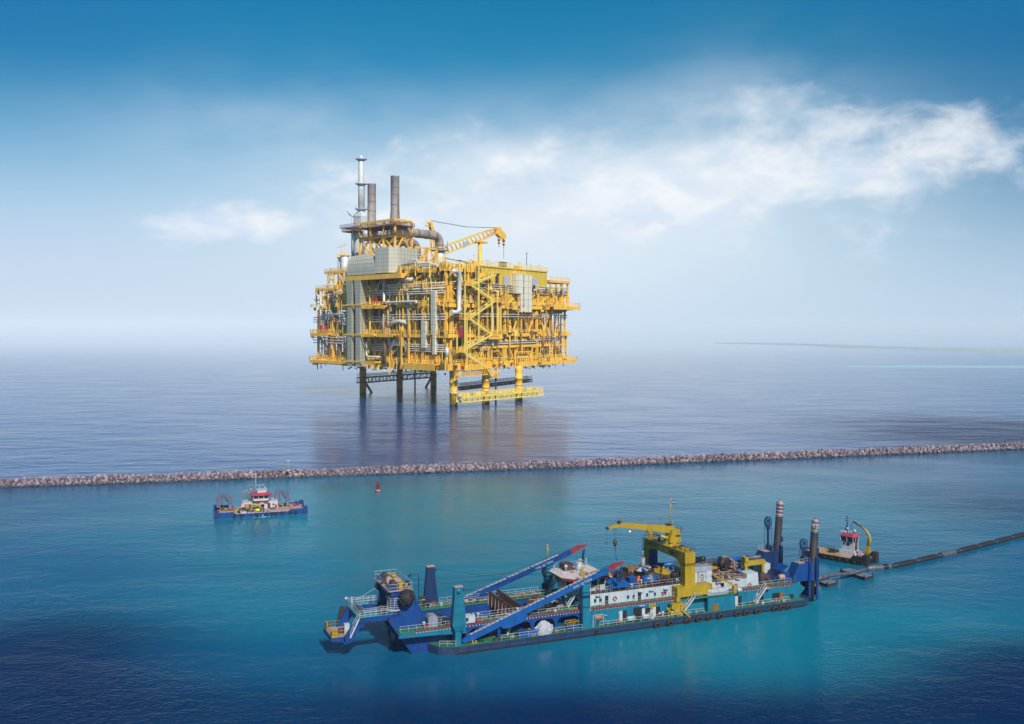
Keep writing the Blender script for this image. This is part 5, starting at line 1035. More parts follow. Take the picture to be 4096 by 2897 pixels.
    for i, (z0, z1, r0, r1, l0, l1) in enumerate(Z):
        m = MB()
        if i == 1: pbox(m, 20, 170, 0, 26, z0 + .4, z1); fb(m, 'R', 20, 170, z0, z1, .6, 1.6)
        else:
            pbox(m, r0 + 1, r1 - 1, l0 + 1, l1 - 1, z1 - .9, z1 - .3, 1)
            for a in range(int(r0) + 8, int(r1) - 4, 11): pbox(m, a, a + .8, l0 + 1.2, l1 - 1.2, z0, z1 - .9, 1)
            pbox(m, r0, r1, l0, l0 + 1, z0, z1); pbox(m, r0, r0 + 1, l0 + 1, l1, z0, z1); pbox(m, r0 + 1, r1, l1 - 1, l1, z0, z1); pbox(m, r1 - 1, r1, l0 + 1, l1 - 1, z0, z1)
            for a in range(int(r0) + 3, int(r1), 7): fb(m, 'R', a, a + .5, z0, z1, -l0, -l0 + .4)
            for a in range(int(l0) + 3, int(l1), 7): fb(m, 'L', a, a + .5, z0, z1, -r0, -r0 + .4)
        dk = bld(m, 'deck', [M['yellow'] if i else M['yellow'], M['brown']])
        if i not in (1, 6):
            m = MB(); m.rail([pf(r1, l0, z1), pf(r0, l0, z1), pf(r0, l1, z1)], 2.4, 3.4, .12, 0, 2); bld(m, 'railing', M['lemon'], dk)
    # sponsons that stick out past the decks
    for F, a0, a1, z0, z1, o in (('L', 8, 44, 26.8, 31.6, 6), ('R', 12, 40, 26.6, 31, 4), ('R', 44, 60, 49, 53, 4), ('R', 88, 118, 26.8, 30.8, 3), ('L', 150, 177, 50.5, 53, 5), ('L', 60, 110, 50.6, 53, 5), ('L', 70, 118, 72.6, 75, 5), ('R', 140, 186, 73, 76, 6), ('R', 120, 182, 27, 29.6, 5), ('L', 120, 177, 28, 30.4, 6)):
        m = MB(); fb(m, F, a0, a1, z1 - 1, z1, 3, 3 + o); fb(m, F, a0, a1, z0, z1 - 1, 2.4 + o, 3 + o)
        m.rail([fp(F, a0, z1, 3), fp(F, a0, z1, 2.8 + o), fp(F, a1, z1, 2.8 + o), fp(F, a1, z1, 3)], 3, 3, .17); bld(m, 'side_platform', M['yellow'])
    # ---- inner bulkheads
    for (r0, r1, l0, l1, z0, z1, mt) in ((9, 158, 9, 134, 32, 50, 'bulk'), (12, 146, 10, 126, 53.4, 72.6, 'bulk'), (8, 152, 7, 116, 75.5, 87, 'bulk'), (9, 116, 9, 112, 88.6, 99, 'bulk')):
        m = MB(); pbox(m, r0, r1, l0, l1, z0, z1); bld(m, 'bulkhead', M[mt])
    # ---- main columns and braces on the two open faces
    lv = [(32, 50.6), (53.4, 72.8), (75.5, 87.0), (88.6, 99.0)]
    for F, ends in (('R', (174, 172, 176, 112)), ('L', (175, 175, 164, 128))):
        for (z0, z1), e in zip(lv, ends):
            n = 7 if e > 150 else 5
            for i in range(n + 1):
                a = 1.5 + (e - 3) * i / n; m = MB(); m.bar(fp(F, a, z0, .8), fp(F, a, z1, .8), 1.5, 1.5, up=PR_); bld(m, 'column', M['yellow'])
            for i in range(n):
                if rr.random() < .72:
                    a = 1.5 + (e - 3) * i / n; c = 1.5 + (e - 3) * (i + 1) / n; m = MB(); md = (a + c) / 2
                    if rr.random() < .5: m.bar(fp(F, a, z1, .3), fp(F, md, z0, .3), 1.2, 1.2); m.bar(fp(F, c, z1, .3), fp(F, md, z0, .3), 1.2, 1.2)
                    else:
                        if rr.random() < .5: a, c = c, a
                        m.bar(fp(F, a, z1, .3), fp(F, c, z0, .3), 1.3, 1.3)
                    bld(m, 'brace', M['yellow'])
    # ---- the clutter of each storey: stanchions, cabinets, vessels, small pipes
    def storey(F, a0, a1, z0, z1, dens, back, eq=('yellow', 'yellow2', 'brown', 'dark', 'silver', 'lemon')):
        H_ = z1 - z0; seg = 24.0; a = a0
        while a < a1:
            b_ = min(a + seg, a1); w = b_ - a; m = MB(); mt = [M[x] for x in eq]; k_ = len(eq)
            for i in range(int(w * dens * 1.35)):                                   # stanchions and small posts
                x = U(a, b_); h0 = z0 if rr.random() < .7 else U(z0, z1 - 3); h1 = z1 if rr.random() < .5 else U(h0 + 2, z1); t = U(.2, .62); o = U(-7, 2.0)
                m.bar(fp(F, x, h0, o), fp(F, x, h1, o), t, t, rr.choice((0, 0, 0, 1, 5)), up=PR_)
            for i in range(int(w * dens * .42)):                                   # short beams and gratings
                x = U(a, b_); y = U(z0 + 1, z1 - .5); o = U(-6, 1.2); t = U(.3, .9); ln = U(3, 12)
                m.bar(fp(F, x, y, o), fp(F, min(x + ln, b_), y, o), U(.3, 2.0), t, rr.choice((0, 0, 1, 2, 5)))
            for i in range(int(w * dens * .07)):
                x = U(a, b_); y = U(z0, z1 - 4); m.bar(fp(F, x, y, U(-5, 1)), fp(F, x + U(-6, 6), y + U(3, 8), U(-5, 1)), .5, .5, rr.choice((0, 5)))
            bld(m, 'framework', mt)
            for i in range(int(w * dens * .22)):                                   # thin pipes up and along
                x = U(a, b_); y = U(z0 + 1.5, z1 - 1); o = U(-8, 2.2); t = U(.18, .42); m = MB()
                if rr.random() < .45: m.tube([fp(F, x, z0 + .2, o), fp(F, x, z1 - .2, o)], t, 6)
                else:
                    x2 = min(x + U(5, 16), b_); m.tube([fp(F, x, y, o), fp(F, x2 - 2, y, o), fp(F, x2, y + U(-2.5, 2.5), o)], t, 6)
                capped(m, 'small_pipe', M[rr.choice(('silver', 'silver', 'brown', 'cream'))])
            m = MB()
            for i in range(max(2, int(w / 5))): m.rail([fp(F, U(a, b_ - 3), z0 + (0 if rr.random() < .6 else U(3, H_ - 4)), U(-3, 1)), fp(F, b_, z0, U(-3, 1))][:1] * 0 + [fp(F, a + i * 5., z0, 1.3), fp(F, min(a + i * 5. + 5, b_), z0, 1.3)], 2.7, 2.5, .14, 0, 2)
            bld(m, 'guard_rail', M['lemon'])
            for i in range(int(w * dens * .10 + .5)):                              # cabinets, skids
                if cab[0] > 97: break
                cab[0] += 1
                x = U(a, b_ - 3); d = U(2, 6.5); hh = U(2, min(8, H_ - 1)); o = U(-6, -.6); zz = z0 if rr.random() < .7 else U(z0, z1 - hh); m = MB()
                fb(m, F, x, x + d, zz, zz + hh, o - U(2, 5), o); fb(m, F, x + d * .2, x + d * .5, zz + hh * .2, zz + hh * .8, o, o + .15, 1); fb(m, F, x - .2, x + d + .2, zz + hh, zz + hh + .4, o - 2, o + .2, 1)
                bld(m, 'equipment_cabinet', [M[rr.choice(('yellow', 'yellow2', 'brown', 'lemon', 'yellow', 'machine', 'ltgrey', 'cream'))], M[rr.choice(('yellow2', 'dark', 'brown'))]])
            for i in range(int(w * dens * .02 + rr.random() * .8)):                 # vessels
                x = U(a, b_ - 4); o = U(-9, -3); rad = U(1.2, 2.4); m = MB(); mi = rr.choice(('silver', 'cream', 'ltgrey', 'brown', 'machine'))
                if rr.random() < .5:
                    h = U(6, H_ - 2); p = fp(F, x, z0 + 1, o); m.lathe(p, [(rad * .4, 0), (rad, .9), (rad, h - .9), (rad * .35, h)], 12)
                else: m.cyl(fp(F, x, z0 + rad + 1.5, o), fp(F, x + U(7, 13), z0 + rad + 1.5, o), rad, n=12); m.bar(fp(F, x + 2, z0, o), fp(F, x + 2, z0 + 1.6, o), 1, 1)
                bld(m, 'vessel', M[mi])
            a = b_
    cab = [0]
    storey('R', 4, 172, 32, 42, 1.0, 12, ('yellow', 'yellow2', 'brown', 'dark', 'silver', 'lemon')); storey('R', 2, 168, 53.4, 72, .75, 12, ('yellow', 'yellow2', 'brown', 'dark', 'silver', 'brown'))
    storey('R', 2, 30, 75.5, 87, 1.2, 8); storey('R', 2, 36, 88.6, 99, 1.2, 8); storey('R', 130, 178, 75.5, 90, .8, 8, ('yellow', 'brown', 'brown', 'dark', 'silver', 'lemon'))
    storey('L', 2, 175, 32, 50, 1.05, 12); storey('L', 2, 175, 53.4, 72, 1.05, 12); storey('L', 2, 162, 75.5, 87, 1.1, 9); storey('L', 2, 128, 88.6, 99, 1.0, 9)
    # risers and standpipes that run past several decks, in front of everything else
    for k in range(64):
        F = 'L' if k % 5 < 3 else 'R'; a = U(2, 176 if F == 'L' else 168); z0 = rr.choice((28, 33, 44, 54)); z1 = min(z0 + U(14, 48), 100 if a < 112 else 84); o = U(2.2, 4.2); m = MB(); t = U(.3, .6)
        if k % 3: m.bar(fp(F, a, z0, o), fp(F, a, z1, o), t * 1.7, t * 1.7, up=PR_)
        else: m.tube([fp(F, a, z0, o), fp(F, a, z1, o), fp(F, a + U(-3, 3), z1 + 1.5, 0)], t, 7)
        bld(m, 'standpipe', M[rr.choice(('yellow', 'yellow', 'lemon', 'brown', 'silver', 'yellow2'))])
    for F, e in (('R', 170), ('L', 178)):
        for zl in (27, 50.6, 72.8, 87, 99):
            if zl > 90: e = 34 if F == 'R' else 126
            for k in range(int(e / 4)):
                a = U(0, e); w_ = U(.6, 4.5); h_ = U(.8, 4); z = zl + U(-2.5, 3); m = MB(); fb(m, F, a, a + w_, z, z + h_, 3.1, U(3.3, 5.0)); capped(m, 'deck_edge_box', M[rr.choice(('yellow', 'yellow', 'brown', 'yellow2', 'dark', 'machine', 'lemon'))])
                if k % 2: m = MB(); m.bar(fp(F, a, zl - U(1, 5), 3.6), fp(F, a + U(-1, 1), zl + U(4, 9), 3.6), U(.3, .7), U(.3, .7)); capped(m, 'deck_edge_post', M[rr.choice(('yellow', 'yellow', 'brown', 'lemon'))])
    # vertical stiffened truss on the right face
    for k in range(5):
        m = MB(); a0 = 22 + k * 30
        for i in range(9): m.bar(fp('R', a0 + i * 3.3, 42.5, 1.2), fp('R', a0 + i * 3.3, 51, 1.2), .75, .75, up=PR_)
        m.bar(fp('R', a0 + 1, 43, .6), fp('R', a0 + 14, 51, .6), .9, .9); m.bar(fp('R', a0 + 28, 43, .6), fp('R', a0 + 15, 51, .6), .9, .9); m.bar(fp('R', a0, 42.6, 1.2), fp('R', a0 + 29.7, 42.6, 1.2), .8, 1.2); bld(m, 'truss', M['yellow'])
    # corrugated module walls on the right face
    def corr(a0, a1, z0, z1, o, holes=()):
        m = MB(); fb(m, 'R', a0, a1, z0, z1, o - 1.2, o); a = a0 + .4
        while a < a1 - .8: fb(m, 'R', a, a + .8, z0 + .3, z1 - .3, o, o + .45); a += 1.9
        w = bld(m, 'module_wall', M['corr'])
        m = MB(); fb(m, 'R', a0 - .5, a1 + .5, z1, z1 + 1.0, o - 2, o + 1.0); bld(m, 'coping', M['yellow'], w)
        for (x, y, ww, hh, mt) in holes: m = MB(); fb(m, 'R', x, x + ww, y, y + hh, o + .46, o + .8); bld(m, 'window' if mt != 'brown' else 'door', M[mt], w)
        return w
    top = fr(2206, 1090)[1]
    corr(36, 142, 91, 104.5, -1.0, ((48, 92.5, 7, 7, 'brown'), (74, 92, 9, 6.5, 'ltgrey'), (118, 92, 9, 6.5, 'ltgrey'), (62, 92, 6, 8, 'dark')))
    corr(56, 172, 76.2, 85.0, -.6, ((66, 77, 4, 6.5, 'yellow2'), (80, 77, 6, 6, 'yellow2'), (96, 77, 5, 6, 'yellow2'), (128, 77, 6, 6, 'yellow2'), (144, 77, 5, 6, 'brown')))
    m = MB(); fb(m, 'R', 57, 168, 69.6, 73, -3, -.4); bld(m, 'pipe_deck', M['yellow2'])
    m = MB(); fb(m, 'R', 143, 178, 96.0, 98.0, -14, 2.2); m.rail([fp('R', 143, 98, 2), fp('R', 178, 98, 2)], 3, 3, .17)
    for a in (146, 156, 166, 176): m.bar(fp('R', a, 76, .5), fp('R', a, 96, .5), 1.4, 1.4, up=PR_)
    bld(m, 'upper_frame', M['yellow'])
    m = MB(); m.rail([fp('R', 36, 105.5, 0), fp('R', 142, 105.5, 0)], 3, 2.6, .16, 0, 3)
    for a in (52, 66, 84, 98, 116, 130): m.bar(fp('R', a, 105.5, -1), fp('R', a, 109.5, -1), .5, .5); m.bar(fp('R', a - 2.5, 109.5, -1), fp('R', a + 2.5, 109.5, -1), .6, .5)
    bld(m, 'roof_railing', M['lemon'])
    m = MB()
    for k in range(3): m.cbox(fp('R', 73 + k * 4, 107.5, -4), (2.2, 2.2, 5))
    bld(m, 'roof_vent', M['machine']); m = MB(); m.tube([fp('R', 112, 105, -3), fp('R', 112, 119, -3)], .28, 6); m.cbox(fp('R', 112.6, 119, -3), (1.6, .4, .4)); bld(m, 'antenna', M['dark'])
    # ---- long silver pipe runs
    def run(F, pts, rad, mt='silver', n=8): m = MB(); m.tube([fp(F, *p) for p in pts], rad, n); bld(m, 'pipe_run', M[mt])
    for k in range(4): run('R', [(4, 86.4 + k * 1.7, 2.4), (60, 86.4 + k * 1.7, 1.6), (174, 86.2 + k * 1.7, 1.4)], .36)
    for k in range(2): run('R', [(2, 66.4 + k * 1.9, 2.6), (172, 66.4 + k * 1.9, 2.6)], .38)
    for k in range(2): run('R', [(20, 45.4 + k * 1.8, 2.2), (120, 45.4 + k * 1.8, 2.2), (124, 47.4 + k * 1.8, 2.2), (160, 47.4 + k * 1.8, 2.2)], .5)
    for k in range(5):
        z = 83.2 + k * 1.75 + (.4 if k > 2 else 0); run('L', [(1, z, 3.0), (98 - k * 3, z, 3.0), (101 - k * 3, z - 2.5, 3.0), (122, z - 2.5, 3.0)] if k % 2 else [(1, z, 3.4), (122, z, 3.4)], .38 + .07 * (k % 3), 'silver' if k != 2 else 'cream')
    for k in range(3): run('L', [(1, 64 + k * 1.9, 3.2), (70, 64 + k * 1.9, 3.2), (74, 62.4 + k * 1.9, 3.2), (178, 62.4 + k * 1.9, 3.2)], .36)
    for k in range(4): run('L', [(2, 40.5 + k * 1.6, 2.8 + k * .2), (46, 40.5 + k * 1.6, 2.8 + k * .2), (52, 44.5 + k * 1.4, 2.8), (64, 44.5 + k * 1.4, 2.8), (69, 40.2 + k * 1.6, 2.8), (120, 40 + k * 1.6, 2.8)], .36)
    for k in range(3): run('L', [(122, 45 + k * 2.2, 4), (177, 45 + k * 2.2, 4)], .36)
    def pick_run(F, px, rad, o, mt='silver', n=10): run(F, [(*(fr(x, y, -o) if F == 'R' else fl(x, y, -o)), o) for x, y in px], rad, mt, n)
    pick_run('L', [(1536, 1100), (1536, 1205), (1540, 1211), (1664, 1206), (1668, 1214)], .95, 5)
    pick_run('R', [(1806, 1086), (1826, 1084), (1836, 1090), (1837, 1240), (1830, 1249), (1806, 1250)], 1.55, 6, 'silver', 14)
    pick_run('R', [(1788, 1428), (1788, 1390)], 1.4, 6, 'cream', 12); pick_run('L', [(1540, 1462), (1540, 1310)], 1.2, 5, 'brown', 10)
    pick_run('L', [(1600, 1120), (1655, 1118)], 1.5, 2, 'cream', 12); pick_run('L', [(1560, 1300), (1572, 1290), (1600, 1286), (1625, 1290)], 1.5, 3, 'cream', 12)
    pick_run('L', [(1470, 1365), (1466, 1372), (1466, 1420), (1471, 1427), (1520, 1428)], .7, 5, 'cream', 10); pick_run('L', [(1283, 1172), (1283, 1218), (1290, 1224)], .9, 3, 'silver'); pick_run('L', [(1332, 1165), (1332, 1248)], 1.4, 4, 'dark', 10)
    pick_run('L', [(1370, 1162), (1300, 1174)], .8, 3, 'silver'); pick_run('L', [(1290, 1262), (1376, 1256), (1383, 1262)], .8, 5, 'silver')
    # white clad ducts
    def duct(F, x0, y0, x1, y1, o, dp, mt, name='clad_duct', top=None):
        (a0, z0), (a1, z1) = (fr(x0, y0, -o), fr(x1, y1, -o)) if F == 'R' else (fl(x0, y0, -o), fl(x1, y1, -o)); m = MB()
        a0, a1 = sorted((a0, a1)); z0, z1 = sorted((z0, z1)); fb(m, F, a0, a1, z0, z1, o - dp, o); bld(m, name, M[mt]); return a0, a1, z0, z1
    duct('R', 2066, 1094, 2093, 1176, 5, 6, 'wduct'); duct('R', 2084, 1176, 2093, 1250, 5, 5.8, 'wduct'); duct('R', 2098, 1098, 2128, 1250, 5, 6, 'wduct')
    duct('L', 1724, 1164, 1742, 1340, 5, 4.5, 'wduct'); duct('L', 1729, 1340, 1740, 1418, 5, 4, 'wduct'); duct('L', 1684, 1284, 1702, 1392, 5, 4, 'wduct')
    for k, (x, y, w, h) in enumerate(((1690, 1152, 45, 30), (1752, 1150, 42, 60), (1632, 1410, 40, 42), (1700, 1420, 60, 34), (1650, 1355, 26, 30), (1610, 1128, 70, 18), (1540, 1222, 70, 10), (1640, 1222, 120, 14), (1480, 1224, 30, 12))):
        a1, z1 = fl(x, y, -1.5); a0, z0 = fl(x + w, y + h, -1.5); z0 = fl(x, y + h, -1.5)[1]; m = MB(); fb(m, 'L', a0, a1, z0, z1, .6, 1.6)
        a = a0 + 1
        while a < a1: fb(m, 'L', a, a + .4, z0, z1, 1.6, 2.0); a += 3.2
        bld(m, 'wall_panel', M['yellow'])
    # ---- stair tower on the right face
    pts = [(1985, 1100), (1885, 1140), (1980, 1205), (1880, 1275), (1968, 1340), (1850, 1405), (1945, 1470), (1970, 1508)]
    pa = [fr(x, y, -7) for x, y in pts]
    for i in range(len(pa) - 1):
        (a0, z0), (a1, z1) = pa[i], pa[i + 1]; m = MB(); p, q = fp('R', a0, z0, 7), fp('R', a1, z1, 7); p2, q2 = fp('R', a0, z0, 3.4), fp('R', a1, z1, 3.4)
        for e, f in ((p, q), (p2, q2)): m.bar(e, f, .35, 1.3); m.bar(e + Vector((0, 0, 2.7)), f + Vector((0, 0, 2.7)), .35, .35); [m.bar(e.lerp(f, t / 6), e.lerp(f, t / 6) + Vector((0, 0, 2.7)), .25, .25) for t in range(7)]
        n = 16
        for t in range(n): m.bar(p.lerp(q, (t + .5) / n), p2.lerp(q2, (t + .5) / n), .7, .15)
        bld(m, 'stair_flight', M['lemon'])
        m = MB(); s_ = 4 if a1 > a0 else -4; fb(m, 'R', min(a1, a1 + 2.2 * s_), max(a1, a1 + 2.2 * s_), z1 - .8, z1, 2.6, 7.4); m.rail([fp('R', a1, z1, 7.3), fp('R', a1 + 2.2 * s_, z1, 7.3), fp('R', a1 + 2.2 * s_, z1, 2.7)], 2.8, 2.4, .17, 0, 3); bld(m, 'landing', M['yellow'])
    for x, y0, y1 in ((1860, 1066, 1410), (1915, 1066, 1345), (1990, 1170, 1345), (1968, 1195, 1345), (1828, 1345, 1405), (1868, 1275, 1480)):
        a, z = fr(x, y0, -7.4); a2, z2 = fr(x, y1, -7.4); m = MB(); m.bar(fp('R', a, z, 7.4), fp('R', a, z2, 7.4), .9, .9, up=PR_); bld(m, 'stair_post', M['lemon'])
    # sign board low on the right face
    (a0, z0), (a1, z1) = fr(2068, 1462, -4.5), fr(2112, 1432, -4.5); z0 = fr(2068, 1459, -4.5)[1]; m = MB(); fb(m, 'R', a0, a1, z0, z0 + 6.4, 4.1, 4.5, 0); text_into(m, 'ASEO', fp('R', a0 + 1.4, z0 + 1.2, 4.55), PR_, (0, 0, 1), 5.6, 1, .0, .05); bld(m, 'name_board', [M['lemon'], M['machine']])
    m = MB(); m.bar(fp('R', a0 - 3, z0 + 10, 4), fp('R', a1 + 6, z0 + 10, 4), .9, .9)
    for a in (a0 - 2, a1 + 5): m.bar(fp('R', a, z0 - 2, 4), fp('R', a, z0 + 10, 4), .9, .9); m.bar(fp('R', a + (4 if a < a0 else -4), z0 + 2, 4), fp('R', a, z0 + 9, 4), .5, .5)
    bld(m, 'board_frame', M['yellow'])
    # ---- the twin clad ducts and hood on the left face
    def tall(x0, x1, ybot, ymid, ytop, xt0, xt1, o, dp):
        A0, zb = fl(x1, ybot, -o); A1, _ = fl(x0, ybot, -o); _, zm = fl(x0, ymid, -o); T0, zt = fl(xt1, ytop, -o); T1, _ = fl(xt0, ytop, -o); m = MB()
        q = lambda a, e, z: pf(-o + e, a, z)
        m.hexa([q(A0, 0, zb), q(A0, dp, zb), q(A1, dp, zb), q(A1, 0, zb), q(A0, 0, zm), q(A0, dp, zm), q(A1, dp, zm), q(A1, 0, zm)])
        m.hexa([q(A0, 0, zm), q(A0, dp, zm), q(A1, dp, zm), q(A1, 0, zm), q(T0, 0, zt), q(T0, dp + 2, zt), q(T1, dp + 2, zt), q(T1, 0, zt)]); bld(m, 'intake_duct', M['duct']); return zb, zt
    tall(1389, 1406, 1466, 1222, 1112, 1383, 1409, 10.5, 10); zb, zt = tall(1422, 1440, 1468, 1222, 1110, 1416, 1443, 10.5, 10)
    for y in (1221, 1339, 1445):
        (a0, z), (a1, z2) = fl(1470, y, -11), fl(1380, y, -11); m = MB(); fb(m, 'L', a0 - 8, a1 + 3, z2 - .6, z2 + .6, 10.1, 11); fb(m, 'L', a0 - 8, a0 - 7, z2 - .6, z2 + .6, -1, 10); bld(m, 'duct_band', M['yellow'])
    # hood above, bent over the deck edge
    (h0, zA), (h1, zB) = fl(1570, 1088, -6), fl(1386, 1108, -6); zt2 = fl(1500, 1012, -6)[1]; m = MB()
    prof = [(-10, zA - 1), (-10, zA + 4), (-9.4, zA + 8), (-7.5, zA + 12), (-4.5, zA + 14.6), (-1, zA + 15.6), (24, zA + 15.6), (24, zA - 1)]
    a_ = [fl(x, 1090, -10)[0] for x in (1388, 1415)]; b_ = [fl(x, 1090, -10)[0] for x in (1417, 1500)]
    m.ext([pf(r, a_[1], z) for r, z in prof], PL_ * (a_[0] - a_[1])); m.ext([pf(r, b_[1], z) for r, z in prof], PL_ * (b_[0] - b_[1])); ho = bld(m, 'intake_hood', M['hood'])
    m = MB(); c0, c1 = fl(1575, 1090, -8)[0], b_[1] - .3; pr2 = [(c1, -10), (c0 + 6, -8.5), (c0, -3), (c0, 22), (c1, 24)]
    m.ext([pf(r, l, zA - .5) for l, r in pr2], (0, 0, 19.5)); bld(m, 'filter_house', M['hood'], ho)
    m = MB(); fb(m, 'L', c0 - 12, a_[0] + 2, zA - 5.2, zA - 1.6, 6, 10.6); fb(m, 'L', c0 - 12, c0 + 14, zA - 3.6, zA - 1.5, -6, 6); bld(m, 'hood_beam', M['yellow'])
    # ---- flue frame, stacks and flues on top
    zr = 102.0; FRr = 8.0
    lc, ztop = fl(1580, 877, FRr); l2, _ = fl(1483, 900, FRr); l1, zt1 = fl(1440, 910, FRr); l3, _ = fl(1535, 890, FRr); rc2 = fr(1647, 890, lc)[0]; zmid = fl(1580, 943, FRr)[1]; zlow = fl(1580, 1010, FRr)[1]
    for l in (lc, l3, l2, l1):
        for r in (FRr, rc2): m = MB(); m.bar(pf(r, l, zr), pf(r, l, ztop), 1.4, 1.4, up=PR_); bld(m, 'frame_post', M['yellow'])
    m = MB()
    for z in (ztop, zmid, zlow):
        for r in (FRr, rc2): m.bar(pf(r, lc, z), pf(r, l1, z), 1.2, 1.4)
        for l in (lc, l1): m.bar(pf(FRr, l, z), pf(rc2, l, z), 1.2, 1.4)
    for r in (FRr, rc2):
        for a, c in ((lc, l3), (l3, l2), (l2, l1)): m.bar(pf(r, a, zmid), pf(r, c, zlow), .8, .8); m.bar(pf(r, c, zmid), pf(r, a, zlow), .8, .8); m.bar(pf(r, a, zlow), pf(r, c, zr), .8, .8)
    mr_ = (FRr + rc2) / 2
    for l in (lc, l1): m.bar(pf(FRr, l, zlow), pf(mr_, l, zmid), .9, .9); m.bar(pf(rc2, l, zlow), pf(mr_, l, zmid), .9, .9); m.bar(pf(FRr, l, zlow), pf(rc2, l, zr), .9, .9)
    bld(m, 'flue_frame', M['yellow'])
    for z in (zmid + .8, (zmid + ztop) / 2 + 2):
        m = MB(); pbox(m, FRr - 2, rc2 + 2, lc - 2, l1 + 2, z, z + .5); m.rail([pf(rc2 + 2, lc - 2, z), pf(FRr - 2, lc - 2, z), pf(FRr - 2, l1 + 2, z)], 2.8, 3, .18, 0, 3); bld(m, 'frame_platform', M['brown'])
    m = MB()
    for k in range(46):
        p = pf(U(FRr, rc2), U(lc, l1), U(zmid + 1, ztop - 1)); m.bar(p, p + rr.choice((PR_ * U(3, 10), PL_ * U(3, 10), Vector((0, 0, U(2, 6))))), U(.3, .8), U(.3, .8), rr.choice((0, 0, 1)))
    bld(m, 'scaffold', [M['brown'], M['yellow2']])
    rS = (FRr + rc2) / 2
    def stack(px, ytop, ybase, r, rad, flare, name, mt):
        l, zt_ = fl(px, ytop, r); _, zb_ = fl(px, ybase, r); m = MB(); p = pf(r, l, 0)
        m.lathe(p, [(rad * flare, zb_ - 14), (rad * flare, zb_ - 1), (rad * (1 + (flare - 1) * .45), zb_ + 4), (rad, zb_ + 9), (rad, zt_ - 1), (rad * 1.03, zt_ - .9), (rad * 1.03, zt_), (rad * .9, zt_), (rad * .88, zt_ - 4)], 28); o = bld(m, name, M[mt])
        for z in (zb_ + 12, zb_ + 20, zb_ + 26): m = MB(); m.lathe(p, [(rad * 1.01, z), (rad * 1.01, z + .5)], 28); bld(m, 'seam_ring', M['brown'], o)
        return l, zt_, zb_
    ls1, _, zb1 = stack(1580, 704, 882, rS, 3.5, 1.22, 'flue_stack', 'flue'); ls2, _, zb2 = stack(1487, 735, 905, rS, 3.5, 1.0, 'flue_stack', 'flue')
    for ls, zb_, pxm, pym, pxe, rad in ((ls1, zb1, 1684, 936, 1758, 3.6), (ls2, zb2, 1610, 968, 1668, 3.6)):
        zx = fr(pxm, pym, ls)[1]; re = fr(pxe, pym, ls)[0]; m = MB(); EL = 6.5
        m.tube([pf(rS, ls, zb_ + 2), pf(rS, ls, zx + 3.5), pf(rS + 1.2, ls, zx + 1.0), pf(rS + 3.5, ls, zx), pf(re - EL, ls, zx)] + [pf(re - EL + EL * math.sin(t), ls, zx - EL + EL * math.cos(t)) for t in (.26, .52, .79, 1.05, 1.31, 1.57)] + [pf(re, ls, zx - EL - 3)], rad, 22); fo = bld(m, 'flue_duct', M['flue'])
        for f in (.25, .5, .75, .98): m = MB(); p = pf(rS + 4 + (re - EL - rS - 4) * f, ls, zx); m.cyl(p - PR_ * .35, p + PR_ * .35, rad * 1.07, n=22); bld(m, 'flange', M['brown'], fo)
        zt = zx - EL - 2.6; m = MB(); m.lathe(pf(re, ls, 0), [(rad * 1.1, zt), (rad * 1.2, zt - 1.2), (rad * 1.02, zt - 1.4), (rad * 1.02, zt - 3.5), (rad * 1.38, zt - 6.5), (rad * 1.55, zt - 10), (rad * 1.45, zt - 13.5), (rad * 1.2, zr - 3)], 22); bld(m, 'silencer', M['cream'])
        m = MB(); m.lathe(pf(re, ls, 0), [(rad * 1.05, zt - 3.6), (rad * 2.0, zt - 3.6), (rad * 2.0, zt - 2.9), (rad * 1.05, zt - 2.9)], 14, 0, False)
        for k in range(16): a = k * .393; p = pf(re, ls, zt - 2.9) + Vector((math.cos(a), math.sin(a), 0)) * rad * 1.95; m.bar(p, p + Vector((0, 0, U(2.2, 9))), .22, .22); q = pf(re, ls, zt - .6) + Vector((math.cos(a + .393), math.sin(a + .393), 0)) * rad * 1.95; m.bar(p + Vector((0, 0, 2.2)), q, .2, .2)
        bld(m, 'silencer_platform', M['brown'])
    # support frames by the silencers
    for k in range(2):
        m = MB(); r0 = fr(1662 + k * 44, 1000, 66)[0]
        for a in (r0, r0 + 14): m.bar(pf(a, 66, zr), pf(a, 66, zr + 20), 1.2, 1.2, up=PR_)
        m.bar(pf(r0 - 10, 66, zr + 4), pf(r0 + 4, 66, zr + 20), 1, 1); m.bar(pf(r0, 66, zr + 20), pf(r0 + 14, 66, zr + 20), 1.2, 1.2); m.bar(pf(r0, 66, zr + 4), pf(r0 + 14, 66, zr + 20), .9, .9); m.bar(pf(r0 - 6, 66, zr + 10), pf(r0 + 14, 66, zr + 10), .9, .9); bld(m, 'support_frame', M['yellow'])
    # pale chimney and its tower
    rw = 52.; lw, zt_ = fl(1445, 622, rw); zz = lambda y: fl(1445, y, rw)[1]; p = pf(rw, lw, 0); m = MB()
    m.lathe(p, [(2.75, zz(848)), (2.7, zz(740)), (2.55, zz(645)), (1.9, zz(640)), (1.9, zz(624)), (1.2, zt_)], 20); ch = bld(m, 'chimney', M['gstack'])
    for y, rad in ((638, 5.0), (737, 5.2), (838, 5.6)):
        m = MB(); z = zz(y); m.lathe(p, [(2.4, z - 1.6), (rad, z), (rad, z + .5), (2.4, z + .5)], 20); m.cbox(p + PR_ * 5.5 + Vector((0, 0, z + .4)), (3.4, 3.0, .5))
        for k in range(12): a = k * math.pi / 6; q = p + Vector((math.cos(a), math.sin(a), 0)) * rad * .97 + Vector((0, 0, z + .5)); m.bar(q, q + Vector((0, 0, 2.6)), .16, .16)
        bld(m, 'gallery', M['ltgrey'], ch)
    m = MB()
